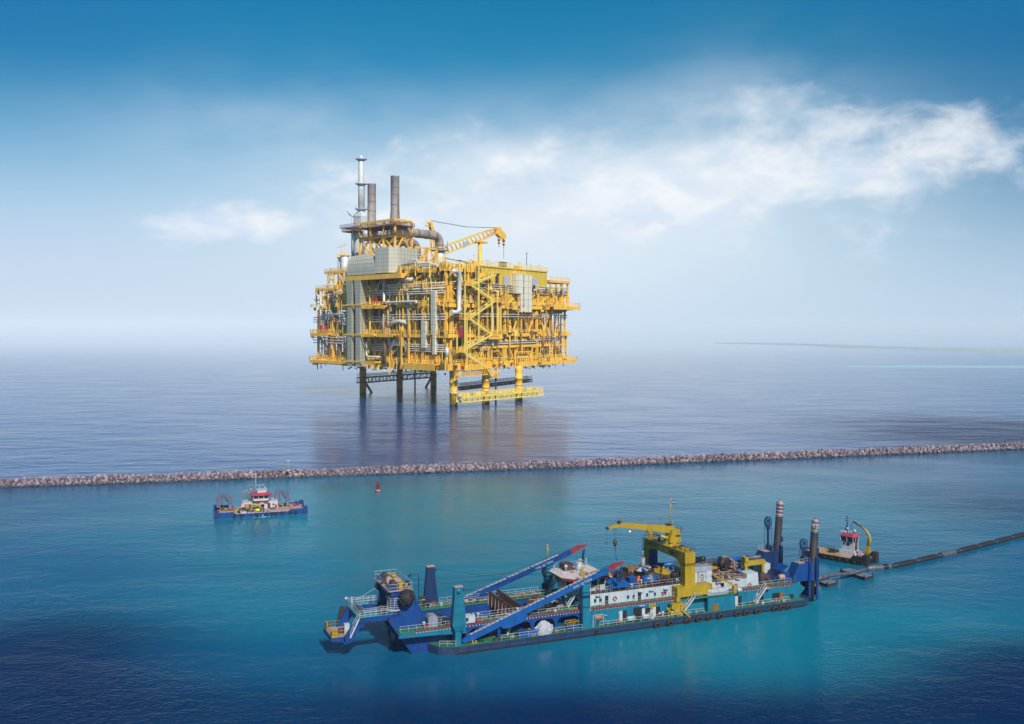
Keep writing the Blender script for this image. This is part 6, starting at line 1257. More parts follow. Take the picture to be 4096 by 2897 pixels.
    for s_ in (0, 1.4): m.bar(p + PR_ * 5.2 + PL_ * s_ + Vector((0, 0, zz(838))), p + PR_ * 5.2 + PL_ * s_ + Vector((0, 0, zz(740))), .3, .3)
    for k in range(24): z = zz(838) + (zz(740) - zz(838)) * k / 24; m.bar(p + PR_ * 5.2 + Vector((0, 0, z)), p + PR_ * 5.2 + PL_ * 1.4 + Vector((0, 0, z)), .25, .25)
    bld(m, 'ladder', M['grey'], ch)
    m = MB(); z0, z1, z2 = zz(1060), zz(868), zz(845); w = 6.5
    m.hexa([pf(rw + a, lw + c, z1) for a, c in ((-w, -w), (w, -w), (w, w), (-w, w))] + [pf(rw + a, lw + c, z2) for a, c in ((-2.4, -2.4), (2.4, -2.4), (2.4, 2.4), (-2.4, 2.4))])
    m.hexa([pf(rw + a, lw + c, zz(930)) for a, c in ((-w, -w), (w, -w), (w, w), (-w, w))] + [pf(rw + a, lw + c, z1) for a, c in ((-w, -w), (w, -w), (w, w), (-w, w))]); bld(m, 'heater_tower', M['gstack'])
    for dl, rad in ((9.5, 3.6), (0, 6.6), (-10, 4.4)):
        m = MB(); m.lathe(pf(rw, lw + dl, 0), [(rad, zr - 3), (rad, zz(930)), (rad * .8, zz(924))], 20); bld(m, 'heater_vessel', M['gstack'])
    m = MB(); q = fl(1411, 900, rw - 10); q2 = fl(1411, 1035, rw - 10); m.tube([pf(rw - 10, q[0], q2[1]), pf(rw - 10, q[0], fl(1411, 868, rw - 10)[1])], .9, 10); bld(m, 'vent_pipe', M['silver'])
    m = MB()
    for k in range(7): t = pf(rw - 10, q[0], fl(1411, 868, rw - 10)[1]); m.bar(t, t + PL_ * U(-12, 12) + Vector((0, 0, U(-2, 8))), .35, .35)
    bld(m, 'vent_guy', M['grey'])
    for y, e in ((915, 0), (930, 3)):
        z = zz(y); m = MB(); pbox(m, rw - 14, rw + 6, lw - 8, lw + 17 - e, z, z + .7); m.rail([pf(rw - 14, lw - 8, z), pf(rw - 14, lw + 17 - e, z)], 3, 2.6, .2, 0, 2); bld(m, 'tower_platform', M['brown'] if e else M['grey'])
    for px, yt, rad in ((1363, 1030, 2.7), (1380, 1022, 3.6)):
        r = 14.; l, zt_ = fl(px, yt, r); _, zb_ = fl(px, 1110, r); m = MB(); m.lathe(pf(r, l, 0), [(rad, zb_ - 12), (rad, zt_ - 1), (rad * .7, zt_)], 18); vo = bld(m, 'storage_vessel', M['gstack']); m = MB(); m.lathe(pf(r, l, 0), [(rad, zt_ - .5), (rad * 1.25, zt_ - .5), (rad * 1.25, zt_), (rad, zt_)], 14)
        for k in range(9): a = k * .7; q = pf(r, l, zt_) + Vector((math.cos(a), math.sin(a), 0)) * rad * 1.2; m.bar(q, q + Vector((0, 0, U(2.4, 5))), .25, .25)
        m.bar(pf(r, l, zt_), pf(r, l, zt_ + 9), .4, .4); m.bar(pf(r, l - 4, zt_ + 9), pf(r, l + 5, zt_ + 9), .4, .3); bld(m, 'top_gallery', M['yellow'], vo)
    # extra open framing at the left end, sky showing through
    for z0, z1, e in ((75.5, 90, 178), (90, 104, 164)):
        m = MB(); 
        for a in range(132, e, 9): m.bar(fp('L', a, z0, .5), fp('L', a, z1, .5), 1.0, 1.0, up=PR_); m.bar(fp('L', a, z0, -12), fp('L', a, z1, -12), .9, .9, up=PR_); m.bar(fp('L', a, z1, .5), fp('L', a, z1, -12), .8, .8)
        m.bar(fp('L', 128, z1, .5), fp('L', e, z1, .5), 1.0, 2.0); m.bar(fp('L', 128, z1, -12), fp('L', e, z1, -12), 1.0, 1.6)
        for a in range(134, e - 8, 14): m.bar(fp('L', a, z0, .3), fp('L', a + 8, z1, .3), .7, .7)
        m.rail([fp('L', 128, z1, 1), fp('L', e, z1, 1)], 3, 2.8, .17, 0, 2)
        bld(m, 'end_frame', M['yellow'])
        m = MB()
        for k in range(34): x = U(132, e); p = fp('L', x, U(z0, z1), U(-12, 1)); m.bar(p, p + rr.choice((PL_ * U(4, 14), Vector((0, 0, U(2, 7))))), U(.3, .8), U(.3, .8), rr.choice((0, 0, 1, 2)))
        bld(m, 'end_piping', [M['yellow'], M['silver'], M['brown']])
    # ---- top deck clutter
    for k in range(22):
        m = MB(); r, l = (U(4, 34), U(4, 50)) if k < 12 else (U(4, 110), U(4, 30)); h = U(3, 10); z = zr if r < 36 else 104.5
        pbox(m, r, r + U(2, 6), l, l + U(2, 6), z, z + h * .6); m.bar(pf(r, l, z), pf(r, l, z + h), .6, .6); m.bar(pf(r - 2, l, z + h), pf(r + 3, l, z + h), .4, .4); bld(m, 'top_equipment', M[rr.choice(('yellow', 'yellow', 'lemon', 'cream', 'brown'))])
    for a, l in ((0, 3.5), (0, 6.5), (0, 10)):
        m = MB(); zp = 106 + l * .3; m.tube([pf(2, 66 - l, zr), pf(2, 66 - l, zp), pf(2, 40, zp), pf(2, 38, zp - 3), pf(2, 12 + l, zp - 3), pf(2, 12 + l, zr)], .9, 8); bld(m, 'top_pipe', M['silver'])
    m = MB(); m.tube([pf(6, 10, 109), pf(30, 4, 107)], .3, 6); bld(m, 'whip_antenna', M['dark'])
    for k in range(9):
        m = MB(); r, l = (U(2, 30), 2) if k < 4 else (2, U(4, 60)); m.rail([pf(r, l, zr), pf(r + (8 if k < 4 else 0), l + (0 if k < 4 else 9), zr)], 4.5, 2, .2, 0, 3); bld(m, 'top_railing', M['lemon'])
    # ---- lattice crane with its rest post
    LC = 112.; rp, zp = fr(1748, 1000, LC); m = MB(); m.lathe(pf(rp, LC, 0), [(4, zr - 2), (4, zr + 14), (5.2, zr + 15), (5.2, zr + 17)], 18); pbox(m, rp - 4, rp + 3, LC - 3, LC + 3, zr + 17, zr + 21); cr = bld(m, 'pedestal_crane', M['yellow'])
    apex = pf(fr(1722, 895, LC)[0], LC, fr(1722, 892, LC)[1]); m = MB()
    for s_ in (-3, 3): m.bar(pf(rp - 5, LC + s_, zr + 19), apex + PL_ * s_ * .5, 1.5, 1.5); m.bar(pf(rp + 4, LC + s_, zr + 19), apex + PL_ * s_ * .5, 1.3, 1.3)
    m.bar(apex - PR_ * 4, apex + PR_ * 2, 2.2, 1.2); m.bar(apex - PR_ * 7 - Vector((0, 0, 3)), apex - Vector((0, 0, 3)), 2.4, .6); m.bar(apex - PR_ * 7 - Vector((0, 0, 3)), apex - PR_ * 7 + Vector((0, 0, 3)), .4, .4); m.bar(apex, apex + Vector((0, 0, 3.4)), 2.5, 1, 0, w2=.6); bld(m, 'crane_mast', M['yellow'], cr)
    def lat(p, q, w, h, w2, h2, n=18):
        m = MB(); p, q = Vector(p), Vector(q); d = (q - p).normalized(); x = d.cross(Vector((0, 0, 1))).normalized(); y = x.cross(d); c = lambda t, i, j: p.lerp(q, t) + x * (i * (w + (w2 - w) * t) / 2) + y * (j * (h + (h2 - h) * t) / 2)
        for i, j in ((-1, -1), (1, -1), (1, 1), (-1, 1)): m.bar(c(0, i, j), c(1, i, j), .7, .7)
        for k in range(n):
            t0, t1 = k / n, (k + 1) / n
            for i in (-1, 1): m.bar(c(t0, i, -1 if k % 2 else 1), c(t1, i, 1 if k % 2 else -1), .42, .42)
            for j in (-1, 1): m.bar(c(t0, -1 if k % 2 else 1, j), c(t1, 1 if k % 2 else -1, j), .38, .38)
        return m
    pk = lambda x, y: pf(fr(x, y, LC)[0], LC, fr(x, y, LC)[1])
    A_, B_, E_ = pk(1778, 1000), pk(1922, 948), pk(1992, 920)
    m = lat(A_, B_, 4.5, 7, 4.5, 7, 18); bo = bld(m, 'crane_boom', M['lemon'], cr); m = lat(B_, E_, 4.5, 7, 3.5, 4, 9); bld(m, 'boom_tip', M['yellow'], cr)
    m = MB(); m.ext([E_ + PL_ * -2 + d for d in (PR_ * -4 + Vector((0, 0, 2)), PR_ * 1 + Vector((0, 0, 3)), PR_ * 12 - Vector((0, 0, 4)), PR_ * 14 - Vector((0, 0, 7)), PR_ * 5 - Vector((0, 0, 8.5)), PR_ * -5 - Vector((0, 0, 4)))], PL_ * 4); m.rail([E_ + PR_ * 2 + Vector((0, 0, -4)), E_ + PR_ * 13 + Vector((0, 0, -5.4))], 3.5, 3, .2); bld(m, 'boom_head', M['yellow'], cr)
    m = MB(); md = A_.lerp(B_, .52); m.bar(md - PR_ * 4 - PL_ * 2.6 - Vector((0, 0, 2.4)) , md + PR_ * 4 - PL_ * 2.6 + Vector((0, 0, .6)), .3, 4); bld(m, 'boom_placard', M['white'], cr)
    for s_ in (-1.2, 1.2): m = MB(); m.tube([apex + PL_ * s_ + Vector((0, 0, 2)), (apex + E_) / 2 + PL_ * s_ - Vector((0, 0, .3)), E_ + PL_ * s_ + Vector((0, 0, 2))], .2, 5); bld(m, 'pendant_line', M['grey'], cr)
    for dx, h in ((2.0, 7.0), (10.5, 8.5)):
        q = E_ + PR_ * dx - Vector((0, 0, 7)); m = MB()
        for k in range(5): m.cyl(q - Vector((0, 0, 1 + k * h / 5)), q - Vector((0, 0, 1 + (k + .96) * h / 5)), 1.5 - .15 * k, n=10, mi=k % 2)
        m.bar(q, q - Vector((0, 0, 1.2)), .4, .4, 1); m.bar(q - Vector((0, 0, h)), q - Vector((0, 0, h + (3 if dx < 5 else 12))), .35, .35, 1); bld(m, 'hook_block', [M['yellow'], M['black']], cr)
    rq, zq = fr(1920, 985, LC - 4); m = MB(); m.lathe(pf(rq, LC - 4, 0), [(4.6, zr + .5), (3.2, zr + 7), (2.1, zr + 12), (2.0, fr(1920, 972, LC - 4)[1])], 16); m.bar(pf(rq - 8, LC - 4, fr(1920, 968, LC - 4)[1]), pf(rq + 10, LC - 4, fr(1920, 968, LC - 4)[1]), 5, 1.6); bld(m, 'boom_rest', M['yellow'])
    for nm, c in caps.items():
        if c[1].v: bld(c[1], nm, c[2])['kind'] = 'stuff'
    return rt
platform()
# red cabinets and drums that stand on the platform's decks
def reds():
    for F, x, y, w, h, o, lab in (('L', 1506, 1208, 4.6, 8.2, 3, 'red cabinet on the upper deck right of the twin grey ducts'), ('L', 1293, 1322, 6.0, 8.6, 4.5, 'large red tank at the far left end of the middle deck'), ('R', 1993, 1204, 5, 7.5, 2.6, 'bright red cabinet on the module wall beside the stair tower'), ('R', 1842, 1331, 5.6, 7.0, 3, 'bright red cabinet on the middle deck just left of the stair tower'), ('R', 1962, 1412, 6.5, 9.5, -4, 'dark red vessel in shade on the lowest deck right of the stairs'), ('R', 1869, 1065, 2.6, 4.6, -6, 'small red cabinet on the top deck behind the stair tower head')):
        a, z = fr(x, y, -o) if F == 'R' else fl(x, y, -o); base = PC + (pf(a, -o, z - h / 2) if F == 'R' else pf(-o, a, z - h / 2)); ang = math.atan2(*((PR_.y, PR_.x) if F == 'R' else (-PL_.y, -PL_.x)))
        ro = thing('fire_cabinet', lab, 'cabinet' if 'cab' in lab else 'tank', base, ang, 'red fire gear on the platform decks'); m = MB()
        if 'tank' in lab or 'vessel' in lab: m.lathe((0, 0, 0), [(w * .45, 0), (w / 2, .8), (w / 2, h - .8), (w * .4, h)], 16)
        else: m.box((-w / 2, -1.6, 0), (w / 2, 1.6, h)); m.box((-w / 2 - .2, -1.8, h), (w / 2 + .2, 1.8, h + .4))
        m.build('shell', M['red'], ro)
        if 'cabinet' in lab: m = MB(); m.box((-w * .4, -1.75, h * .08), (-.1, -1.62, h * .9)); m.box((.1, -1.75, h * .08), (w * .4, -1.62, h * .9)); m.build('door', M['red'], ro)
        else: m = MB(); m.lathe((0, 0, h * .5), [(w * .51, 0), (w * .51, .5)], 16); m.build('hoop', M['brown'], ro)
reds()
# ================================================================== work boats, floating line, buoy, beacon
def work_boat():
    F = Frame((-90.54, 301.55), 18.5); LN, WD = 26.2, 12.4
    rt = thing('work_boat', 'blue flat-decked work boat with red-roofed white wheelhouse and two folded grey cranes', 'work boat', (F.o[0], F.o[1], 0), F.rot); rt.scale.z = .9
    bld = lambda mb, name, mt, par=rt: mb.build(name, mt, par)
    h = MB(); h.ext([(.6, 0, -.6), (LN - .4, 0, -.6), (LN, 0, .5), (LN, 0, 1.3), (-.4, 0, 1.3), (-.4, 0, .6)], (0, WD, 0))
    h.box((-.3, -.14, .95), (LN - .1, 0, 1.2)); ho = bld(h, 'hull', M['boatblue'])
    for u0, u1, s in ((-.5, 5.0, 1), (21.0, LN + .2, -1)):
        for v0, v1 in ((-.05, .3), (WD - .3, WD + .05)):
            h = MB(); h.ext([(u0, v0, 1.3), (u1, v0, 1.3), (u1 + (-1.0 if s > 0 else 0), v0, 2.15), (u0 + (0 if s > 0 else 1.0), v0, 2.15)], (0, v1 - v0, 0)); bo = bld(h, 'bulwark', M['boatblue'], ho)
            h = MB(); h.box((u0 + (0 if s > 0 else 1.0), v0 - .05, 2.15), (u1 - (1.0 if s > 0 else 0), v1 + .05, 2.22)); bld(h, 'cap_rail', M['rail'], bo)
        for v0, v1 in ((-.3, 1.9), (WD - 1.9, WD + .3)):
            h = MB(); x = u0 if s > 0 else u1; h.box((x - .9, v0, -.3), (x + .5, v1, 2.5)); bld(h, 'push_knee', M['boatnavy'], ho)
    h = MB(); h.box((-.3, .1, 1.3), (LN - .1, WD - .1, 1.36)); bld(h, 'deck', M['pinkdeck'])
    h = MB()
    for k in range(14): h.box((5.2 + k * 1.15, -.02, 1.3), (5.9 + k * 1.15, .22, 1.5))
    bld(h, 'deck_edge', M['ltgrey'])
    h = MB(); text_into(h, 'STAR  ONE'[:0] + '- --- -- - --', (22.0, -.06, 1.75), (1, 0, 0), (0, 0, 1), .5); bld(h, 'name_marking', M['white'], ho)
    # house
    h = MB(); h.box((7.6, 4.2, 1.36), (18.2, 9.0, 4.0)); h.box((9.5, 4.6, 4.0), (16, 8.6, 4.5)); h.hexa([(6.4, 4.4, 1.36), (7.6, 4.4, 1.36), (7.6, 8.8, 1.36), (6.4, 8.8, 1.36), (7.4, 4.4, 3.9), (7.6, 4.4, 3.9), (7.6, 8.8, 3.9), (7.4, 8.8, 3.9)]); hs_ = bld(h, 'deckhouse', M['boatwhite']); hs_.location.y = 2.1
    for u, w, z0, z1, mt, nm in ((13.2, .8, 2.0, 3.2, 'glass', 'window'), (15.0, .9, 1.4, 3.3, 'machine', 'door'), (16.6, .5, 2.4, 3.0, 'glass', 'window'), (17.3, .6, 1.4, 2.6, 'deckred', 'locker'), (10.8, .5, 2.5, 3.1, 'glass', 'window'), (9.2, .7, 1.4, 3.2, 'machine', 'door')):
        h = MB(); h.box((u, 4.1, z0), (u + w, 4.19, z1)); bld(h, nm, M[mt], hs_)
    h = MB(); h.torus((12.2, 4.05, 2.5), (0, 1, 0), .36, .1, 12, 6); bld(h, 'lifebuoy', M['red'], hs_)
    h = MB(); h.rail([(7.6, 4.3, 4.0), (18.1, 4.3, 4.0), (18.1, 8.9, 4.0)], .9, 1.2, .03); h.box((7.5, 4.1, 4.0), (18.3, 9.1, 4.08)); bld(h, 'roof_edge', M['rail'], hs_)
    P0 = [(10.6, 4.7), (15.2, 4.7), (15.8, 6.5), (15.2, 8.4), (10.6, 8.4), (10.0, 6.5)]; n = 6
    h = MB(); h.ext([(u, v, 4.5) for u, v in P0], (0, 0, .8)); wo = bld(h, 'wheelhouse', M['boatwhite'])
    h = MB(); vs = [(u, v, 5.3) for u, v in P0] + [(12.9 + (u - 12.9) * 1.06, 6.5 + (v - 6.5) * 1.06, 6.4) for u, v in P0]; h.add(vs, [tuple(range(n - 1, -1, -1)), tuple(range(n, 2 * n))] + [(i, (i + 1) % n, n + (i + 1) % n, n + i) for i in range(n)]); bld(h, 'window_band', M['glass'], wo)
    for i in range(n):
        a, b = Vector((*P0[i], 5.3)), Vector((*P0[(i + 1) % n], 5.3)); c = lambda p: Vector((12.9 + (p.x - 12.9) * 1.07, 6.5 + (p.y - 6.5) * 1.07, 6.42))
        for t in (0, .34, .67): h = MB(); p = a.lerp(b, t); h.bar(Vector((12.9 + (p.x - 12.9) * 1.01, 6.5 + (p.y - 6.5) * 1.015, 5.28)), c(p), .16, .16); bld(h, 'mullion', M['boatwhite'], wo)
    h = MB(); q = lambda k, z: [(12.9 + (u - 12.9) * k, 6.5 + (v - 6.5) * k, z) for u, v in P0]
    h.add(q(1.32, 6.4) + q(.72, 7.25), [tuple(range(n - 1, -1, -1)), tuple(range(n, 2 * n))] + [(i, (i + 1) % n, n + (i + 1) % n, n + i) for i in range(n)]); bld(h, 'roof', M['boatred'], wo)
    h = MB(); h.box((11.8, 5.6, 7.25), (14.6, 7.4, 8.2)); h.box((11.6, 5.4, 8.2), (14.8, 7.6, 8.3)); bld(h, 'roof_box', M['boatwhite'], wo)
    h = MB(); h.tube([(11.4, 6.0, 7.2), (11.3, 6.0, 13.6)], [.12, .05], 6); h.bar((12.6, 6.5, 8.3), (12.6, 6.5, 9.8), .12, .12); h.bar((11.6, 6.5, 9.8), (14.0, 6.5, 9.8), .16, .14); h.bar((14.4, 7, 8.3), (14.4, 7, 9.4), .09, .09); h.sph((14.2, 6.2, 8.7), .3, 8, 6); bld(h, 'mast', M['ltgrey'], wo)
    h = MB(); h.bar((10.4, 5.6, 7.0), (10.2, 5.6, 8.6), .3, .3); h.bar((10.2, 5.6, 8.5), (9.4, 5.4, 9.4), .35, .35); h.sph((9.8, 5.4, 8.6), .32, 8, 6, 1); bld(h, 'fire_monitor', [M['boatred'], M['white']], wo)
    for u in (7.9, 8.5, 9.1):
        h = MB(); h.tube([(u, 7.6, 4.0), (u, 7.6, 6.6 + (u - 7.9) * .4), (u - .25, 7.5, 7.0 + (u - 7.9) * .4), (u - .7, 7.4, 7.2 + (u - 7.9) * .4)], .17, 8); bld(h, 'exhaust_pipe', M['grey'], hs_)
    # knuckle cranes
    for u, v, s in ((3.6, 8.0, 1), (21.6, 8.8, 1)):
        h = MB(); h.lathe((u, v, 1.36), [(.75, 0), (.75, .5), (.6, .6), (.6, 2.2)], 14); h.box((u - .65, v - .6, 3.5), (u + .65, v + .6, 4.6)); h.hexa([(u - .6, v - .5, 4.6), (u + .6, v - .5, 4.6), (u + .6, v + .5, 4.6), (u - .6, v + .5, 4.6), (u - .4, v - .4, 5.6), (u + .2, v - .4, 5.6), (u + .2, v + .4, 5.6), (u - .4, v + .4, 5.6)]); cp = bld(h, 'crane_pedestal', M['boatgrey'])
        h = MB(); h.bar((u, v, 5.0), (u - .7, v, 6.3), 1.0, 1.3); h.bar((u - .5, v, 6.2), (u - 3.6, v, 7.0), .9, 1.1); bld(h, 'crane_boom', M['boatgrey'], cp)
        h = MB(); h.bar((u - 3.3, v, 7.1), (u - 3.6, v, 2.3), 1.0, 1.2); h.bar((u - 2.5, v, 6.6), (u - 2.5, v, 3.2), .5, .5); h.bar((u - 4.2, v, 5.8), (u - 4.2, v, 3.0), .3, .4); bld(h, 'crane_jib', M['boatgrey'], cp)
        h = MB(); h.cyl((u - .5, v, 3.9), (u - 2.1, v, 6.4), .16, n=8); bld(h, 'crane_ram', M['dark'], cp)
    for u, v in ((1.0, WD - 1.2), (24.6, WD - .8), (25.3, .8), (13.4, .6), (6.0, .5)):
        h = MB(); h.cyl((u, v, 1.36), (u, v, 2.5), .22, n=10); h.cyl((u, v, 2.5), (u, v, 2.62), .32, n=10); bld(h, 'bollard', M['boatnavy'])
    # ---- loose things aboard
    def put(name, lab, cat, u, v, z=1.23, group=None, turn=0.): return thing(name, lab, cat, F.w(u, v, z), F.rot + turn, group)
    where = ['tyre on the blue work boat hull, first from the left end', 'tyre on the blue work boat hull, second from the left end', 'tyre on the blue work boat hull, below the yellow barrel', 'tyre on the work boat hull, left of the paired tyres', 'left tyre of the close pair amidships on the work boat', 'right tyre of the close pair amidships on the work boat', 'tyre on the work boat hull, right of the close pair', 'tyre at the start of the right bulwark of the work boat', 'tyre nearest the right end of the work boat']
    r0 = None
    for u, lab in zip((4.6, 6.6, 11.2, 14.0, 15.9, 17.1, 19.0, 21.6, 23.2), where):
        if r0 is None:
            r0 = put('tyre_fender', lab, 'tyre fender', u, -.2, .7, 'tyres along the work boat'); t = MB(); t.torus((0, 0, 0), (0, 1, 0), .36, .17, 14, 8); t.build('tyre', M['rubber'], r0); t = MB(); t.bar((0, .05, .4), (0, .1, .8), .05, .05); t.build('rope', M['dark'], r0)
        else: dup(r0, F.w(u, -.2, .7), F.rot, lab)
    o = put('hose_reel', 'upright yellow and blue hose reel beside the white deckhouse', 'hose reel', 8.4, 4.4); t = MB(); t.cyl((-.4, 0, 1.1), (.4, 0, 1.1), .8, n=16); t.build('drum', M['cabyellow'], o); t = MB()
    for s in (-.45, .45): t.cyl((s - .06, 0, 1.1), (s + .06, 0, 1.1), 1.05, n=18)
    t.build('flange', M['boatnavy'], o)
    o = put('yellow_excavator_arm', 'hooped yellow machine on the work boat deck in front of the house', 'machine', 11.2, 4.0); t = MB(); t.tube([(-1.4, 0, 0), (-1.3, 0, 1.3), (-.6, 0, 1.9), (.4, 0, 1.8), (1.2, 0, 1.1), (1.6, .2, .2)], .38, 10); t.build('arm', M['cabyellow'], o); t = MB(); t.cbox((0, .4, .5), (1.6, .9, 1.0)); t.cbox((1.0, -.3, .35), (.9, .7, .7), 0, .4); t.build('engine', M['navy'], o)
    t = MB(); t.cyl((-.7, 0, .5), (.7, 0, .5), .48, n=16); t.cyl((.7, 0, .5), (1.2, 0, .5), .5, n=16, mi=1); t.box((-.5, -.4, 0), (.9, .4, .1), 1); tag(t.build('barrel', [M['limeyellow'], M['dark']], None, F.w(11.6, 1.6, 1.23), F.rot), 'bright lime yellow barrel lying near the work boat deck edge', 'barrel')
    t = MB(); t.hexa([(-.7, -.5, 0), (.7, -.5, 0), (.7, .5, 0), (-.7, .5, 0), (-.45, -.35, 1.3), (.4, -.35, 1.3), (.4, .35, 1.3), (-.45, .35, 1.3)]); t.cbox((.3, -.3, .4), (.6, .5, .7), 1); tag(t.build('pump', [M['cabyellow'], M['dark']], None, F.w(5.3, 1.5, 1.23), F.rot), 'small yellow pump at the left end of the work boat deck', 'pump')
    o = put('parasol', 'orange and white parasol in front of the work boat deckhouse', 'parasol', 13.1, 4.6); t = MB(); n = 12; rim = [(1.0 * math.cos(2 * math.pi * j / n), 1.0 * math.sin(2 * math.pi * j / n), 1.9) for j in range(n)]
    for j in range(n): t.add([(0, 0, 2.45), rim[j], rim[(j + 1) % n], (0, 0, 2.38)], [(0, 1, 2), (3, 2, 1)], (j // 2) % 2)
    t.build('canopy', [M['orange'], M['white']], o); t = MB(); t.cyl((0, 0, 0), (0, 0, 2.4), .04, n=6); t.build('pole', M['rail'], o)
    t = MB(); t.sph((0, 0, .55), (.5, .5, .6), 12, 8); t.cyl((0, 0, 1.1), (0, 0, 1.5), .18, n=8, mi=1); tag(t.build('buoy', [M['boatred'], M['dark']], None, F.w(4.4, 4.6, 1.23), F.rot), 'small red float with a dark top by the left grey crane', 'buoy')
    t = MB(); t.cyl((0, 0, 0), (0, 0, 1.0), .38, n=14); t.cyl((0, 0, .3), (0, 0, .36), .4, n=14); tag(t.build('drum', M['boatblue'], None, F.w(5.3, 4.8, 1.23), F.rot), 'upright blue drum beside the small red float', 'drum')
    t = MB(); t.box((-.8, -.4, 0), (.8, .4, .35)); t.box((-.85, -.45, .35), (.85, .45, .42)); tag(t.build('chest', M['white'], None, F.w(7.3, 1.0, 1.23), F.rot), 'low white chest on the work boat deck right of the yellow pump', 'chest')
    for u, v, w, lab in ((2.6, 1.6, 1.6, 'left of two tan crates behind the left bulwark'), (4.0, 1.6, 1.3, 'right of two tan crates behind the left bulwark')):
        t = MB(); t.box((-w / 2, -.6, 0), (w / 2, .6, .75)); [t.box((-w / 2 - .02, -.62, .1 + k * .22), (w / 2 + .02, -.6, .25 + k * .22)) for k in range(3)]; tag(t.build('crate', M['timber'], None, F.w(u, v, 1.23), F.rot), lab, 'crate', 'crates on the work boat')
    for u, v, lab in ((1.8, 6.0, 'heap of rope and chain at the foot of the left crane'), (20.0, 8.0, 'dark heap of gear beside the right crane'), (9.6, 2.8, 'dark gear heap between the hose reel and the yellow machine'), (6.9, 5.2, 'reddish gear heap by the left end of the deckhouse')):
        t = MB()
        for k in range(13): t.cbox((R.uniform(-1, 1), R.uniform(-.8, .8), R.uniform(.1, .8)), (R.uniform(.2, .9), R.uniform(.2, .7), R.uniform(.2, .6)), R.choice((0, 1)), R.uniform(0, 3))
        tag(t.build('gear_heap', [M['machine'], M['cabyellow'] if v > 5 else M['timber']], None, F.w(u, v, 1.23), F.rot), lab, 'gear heap', 'gear on the work boat deck')
    for k, (u, v, lab) in enumerate(((16.5, 4.6, 'low gear heap against the middle of the white deckhouse wall'), (14.6, 1.2, 'small gear heap near the edge right of the lime barrel'), (22.8, 5.4, 'gear heap on the open deck before the right bulwark'), (3.0, 3.6, 'gear heap behind the two tan crates'))):
        t = MB()
        for q in range(12): t.cbox((R.uniform(-.8, .8), R.uniform(-.5, .5), R.uniform(.05, .5)), (R.uniform(.2, .7), R.uniform(.2, .6), R.uniform(.15, .5)), R.choice((0, 1)), R.uniform(0, 3))
        tag(t.build('gear_heap', [M['machine'], M[('timber', 'white', 'orange', 'rubber')[k]]], None, F.w(u, v, 1.23), F.rot), lab, 'gear heap', 'gear on the work boat deck')
    t = MB(); t.cyl((-1.1, 0, .2), (1.4, .8, .5), .22, n=10); tag(t.build('pipe_length', M['deckred'], None, F.w(24.2, 8.0, 1.25), F.rot), 'short red-brown pipe lying at the right end of the work boat', 'pipe')
    # water spilling over the side
    t = MB(); vs = [(0, -.05, .5), (.08, -.05, .5), (.3, -1.0, .02), (-.3, -1.0, .02)]; t.tube([(0, -.1, .6), (.05, -.5, .45), (.1, -.8, .04)], .07, 6)
    for k in range(34):
        a, d = R.uniform(0, 6.28), abs(R.gauss(0, .8)); t.sph((.4 + d * 1.8 * math.cos(a), -1.1 + d * .5 * math.sin(a), .0), (R.uniform(.04, .13), R.uniform(.03, .08), R.uniform(.03, .06)), 6, 4)
    tag(t.build('splash_foam', M['foam'], None, F.w(13.0, -.2, 0), F.rot), kind='stuff', label='white splash of water beside the work boat hull')

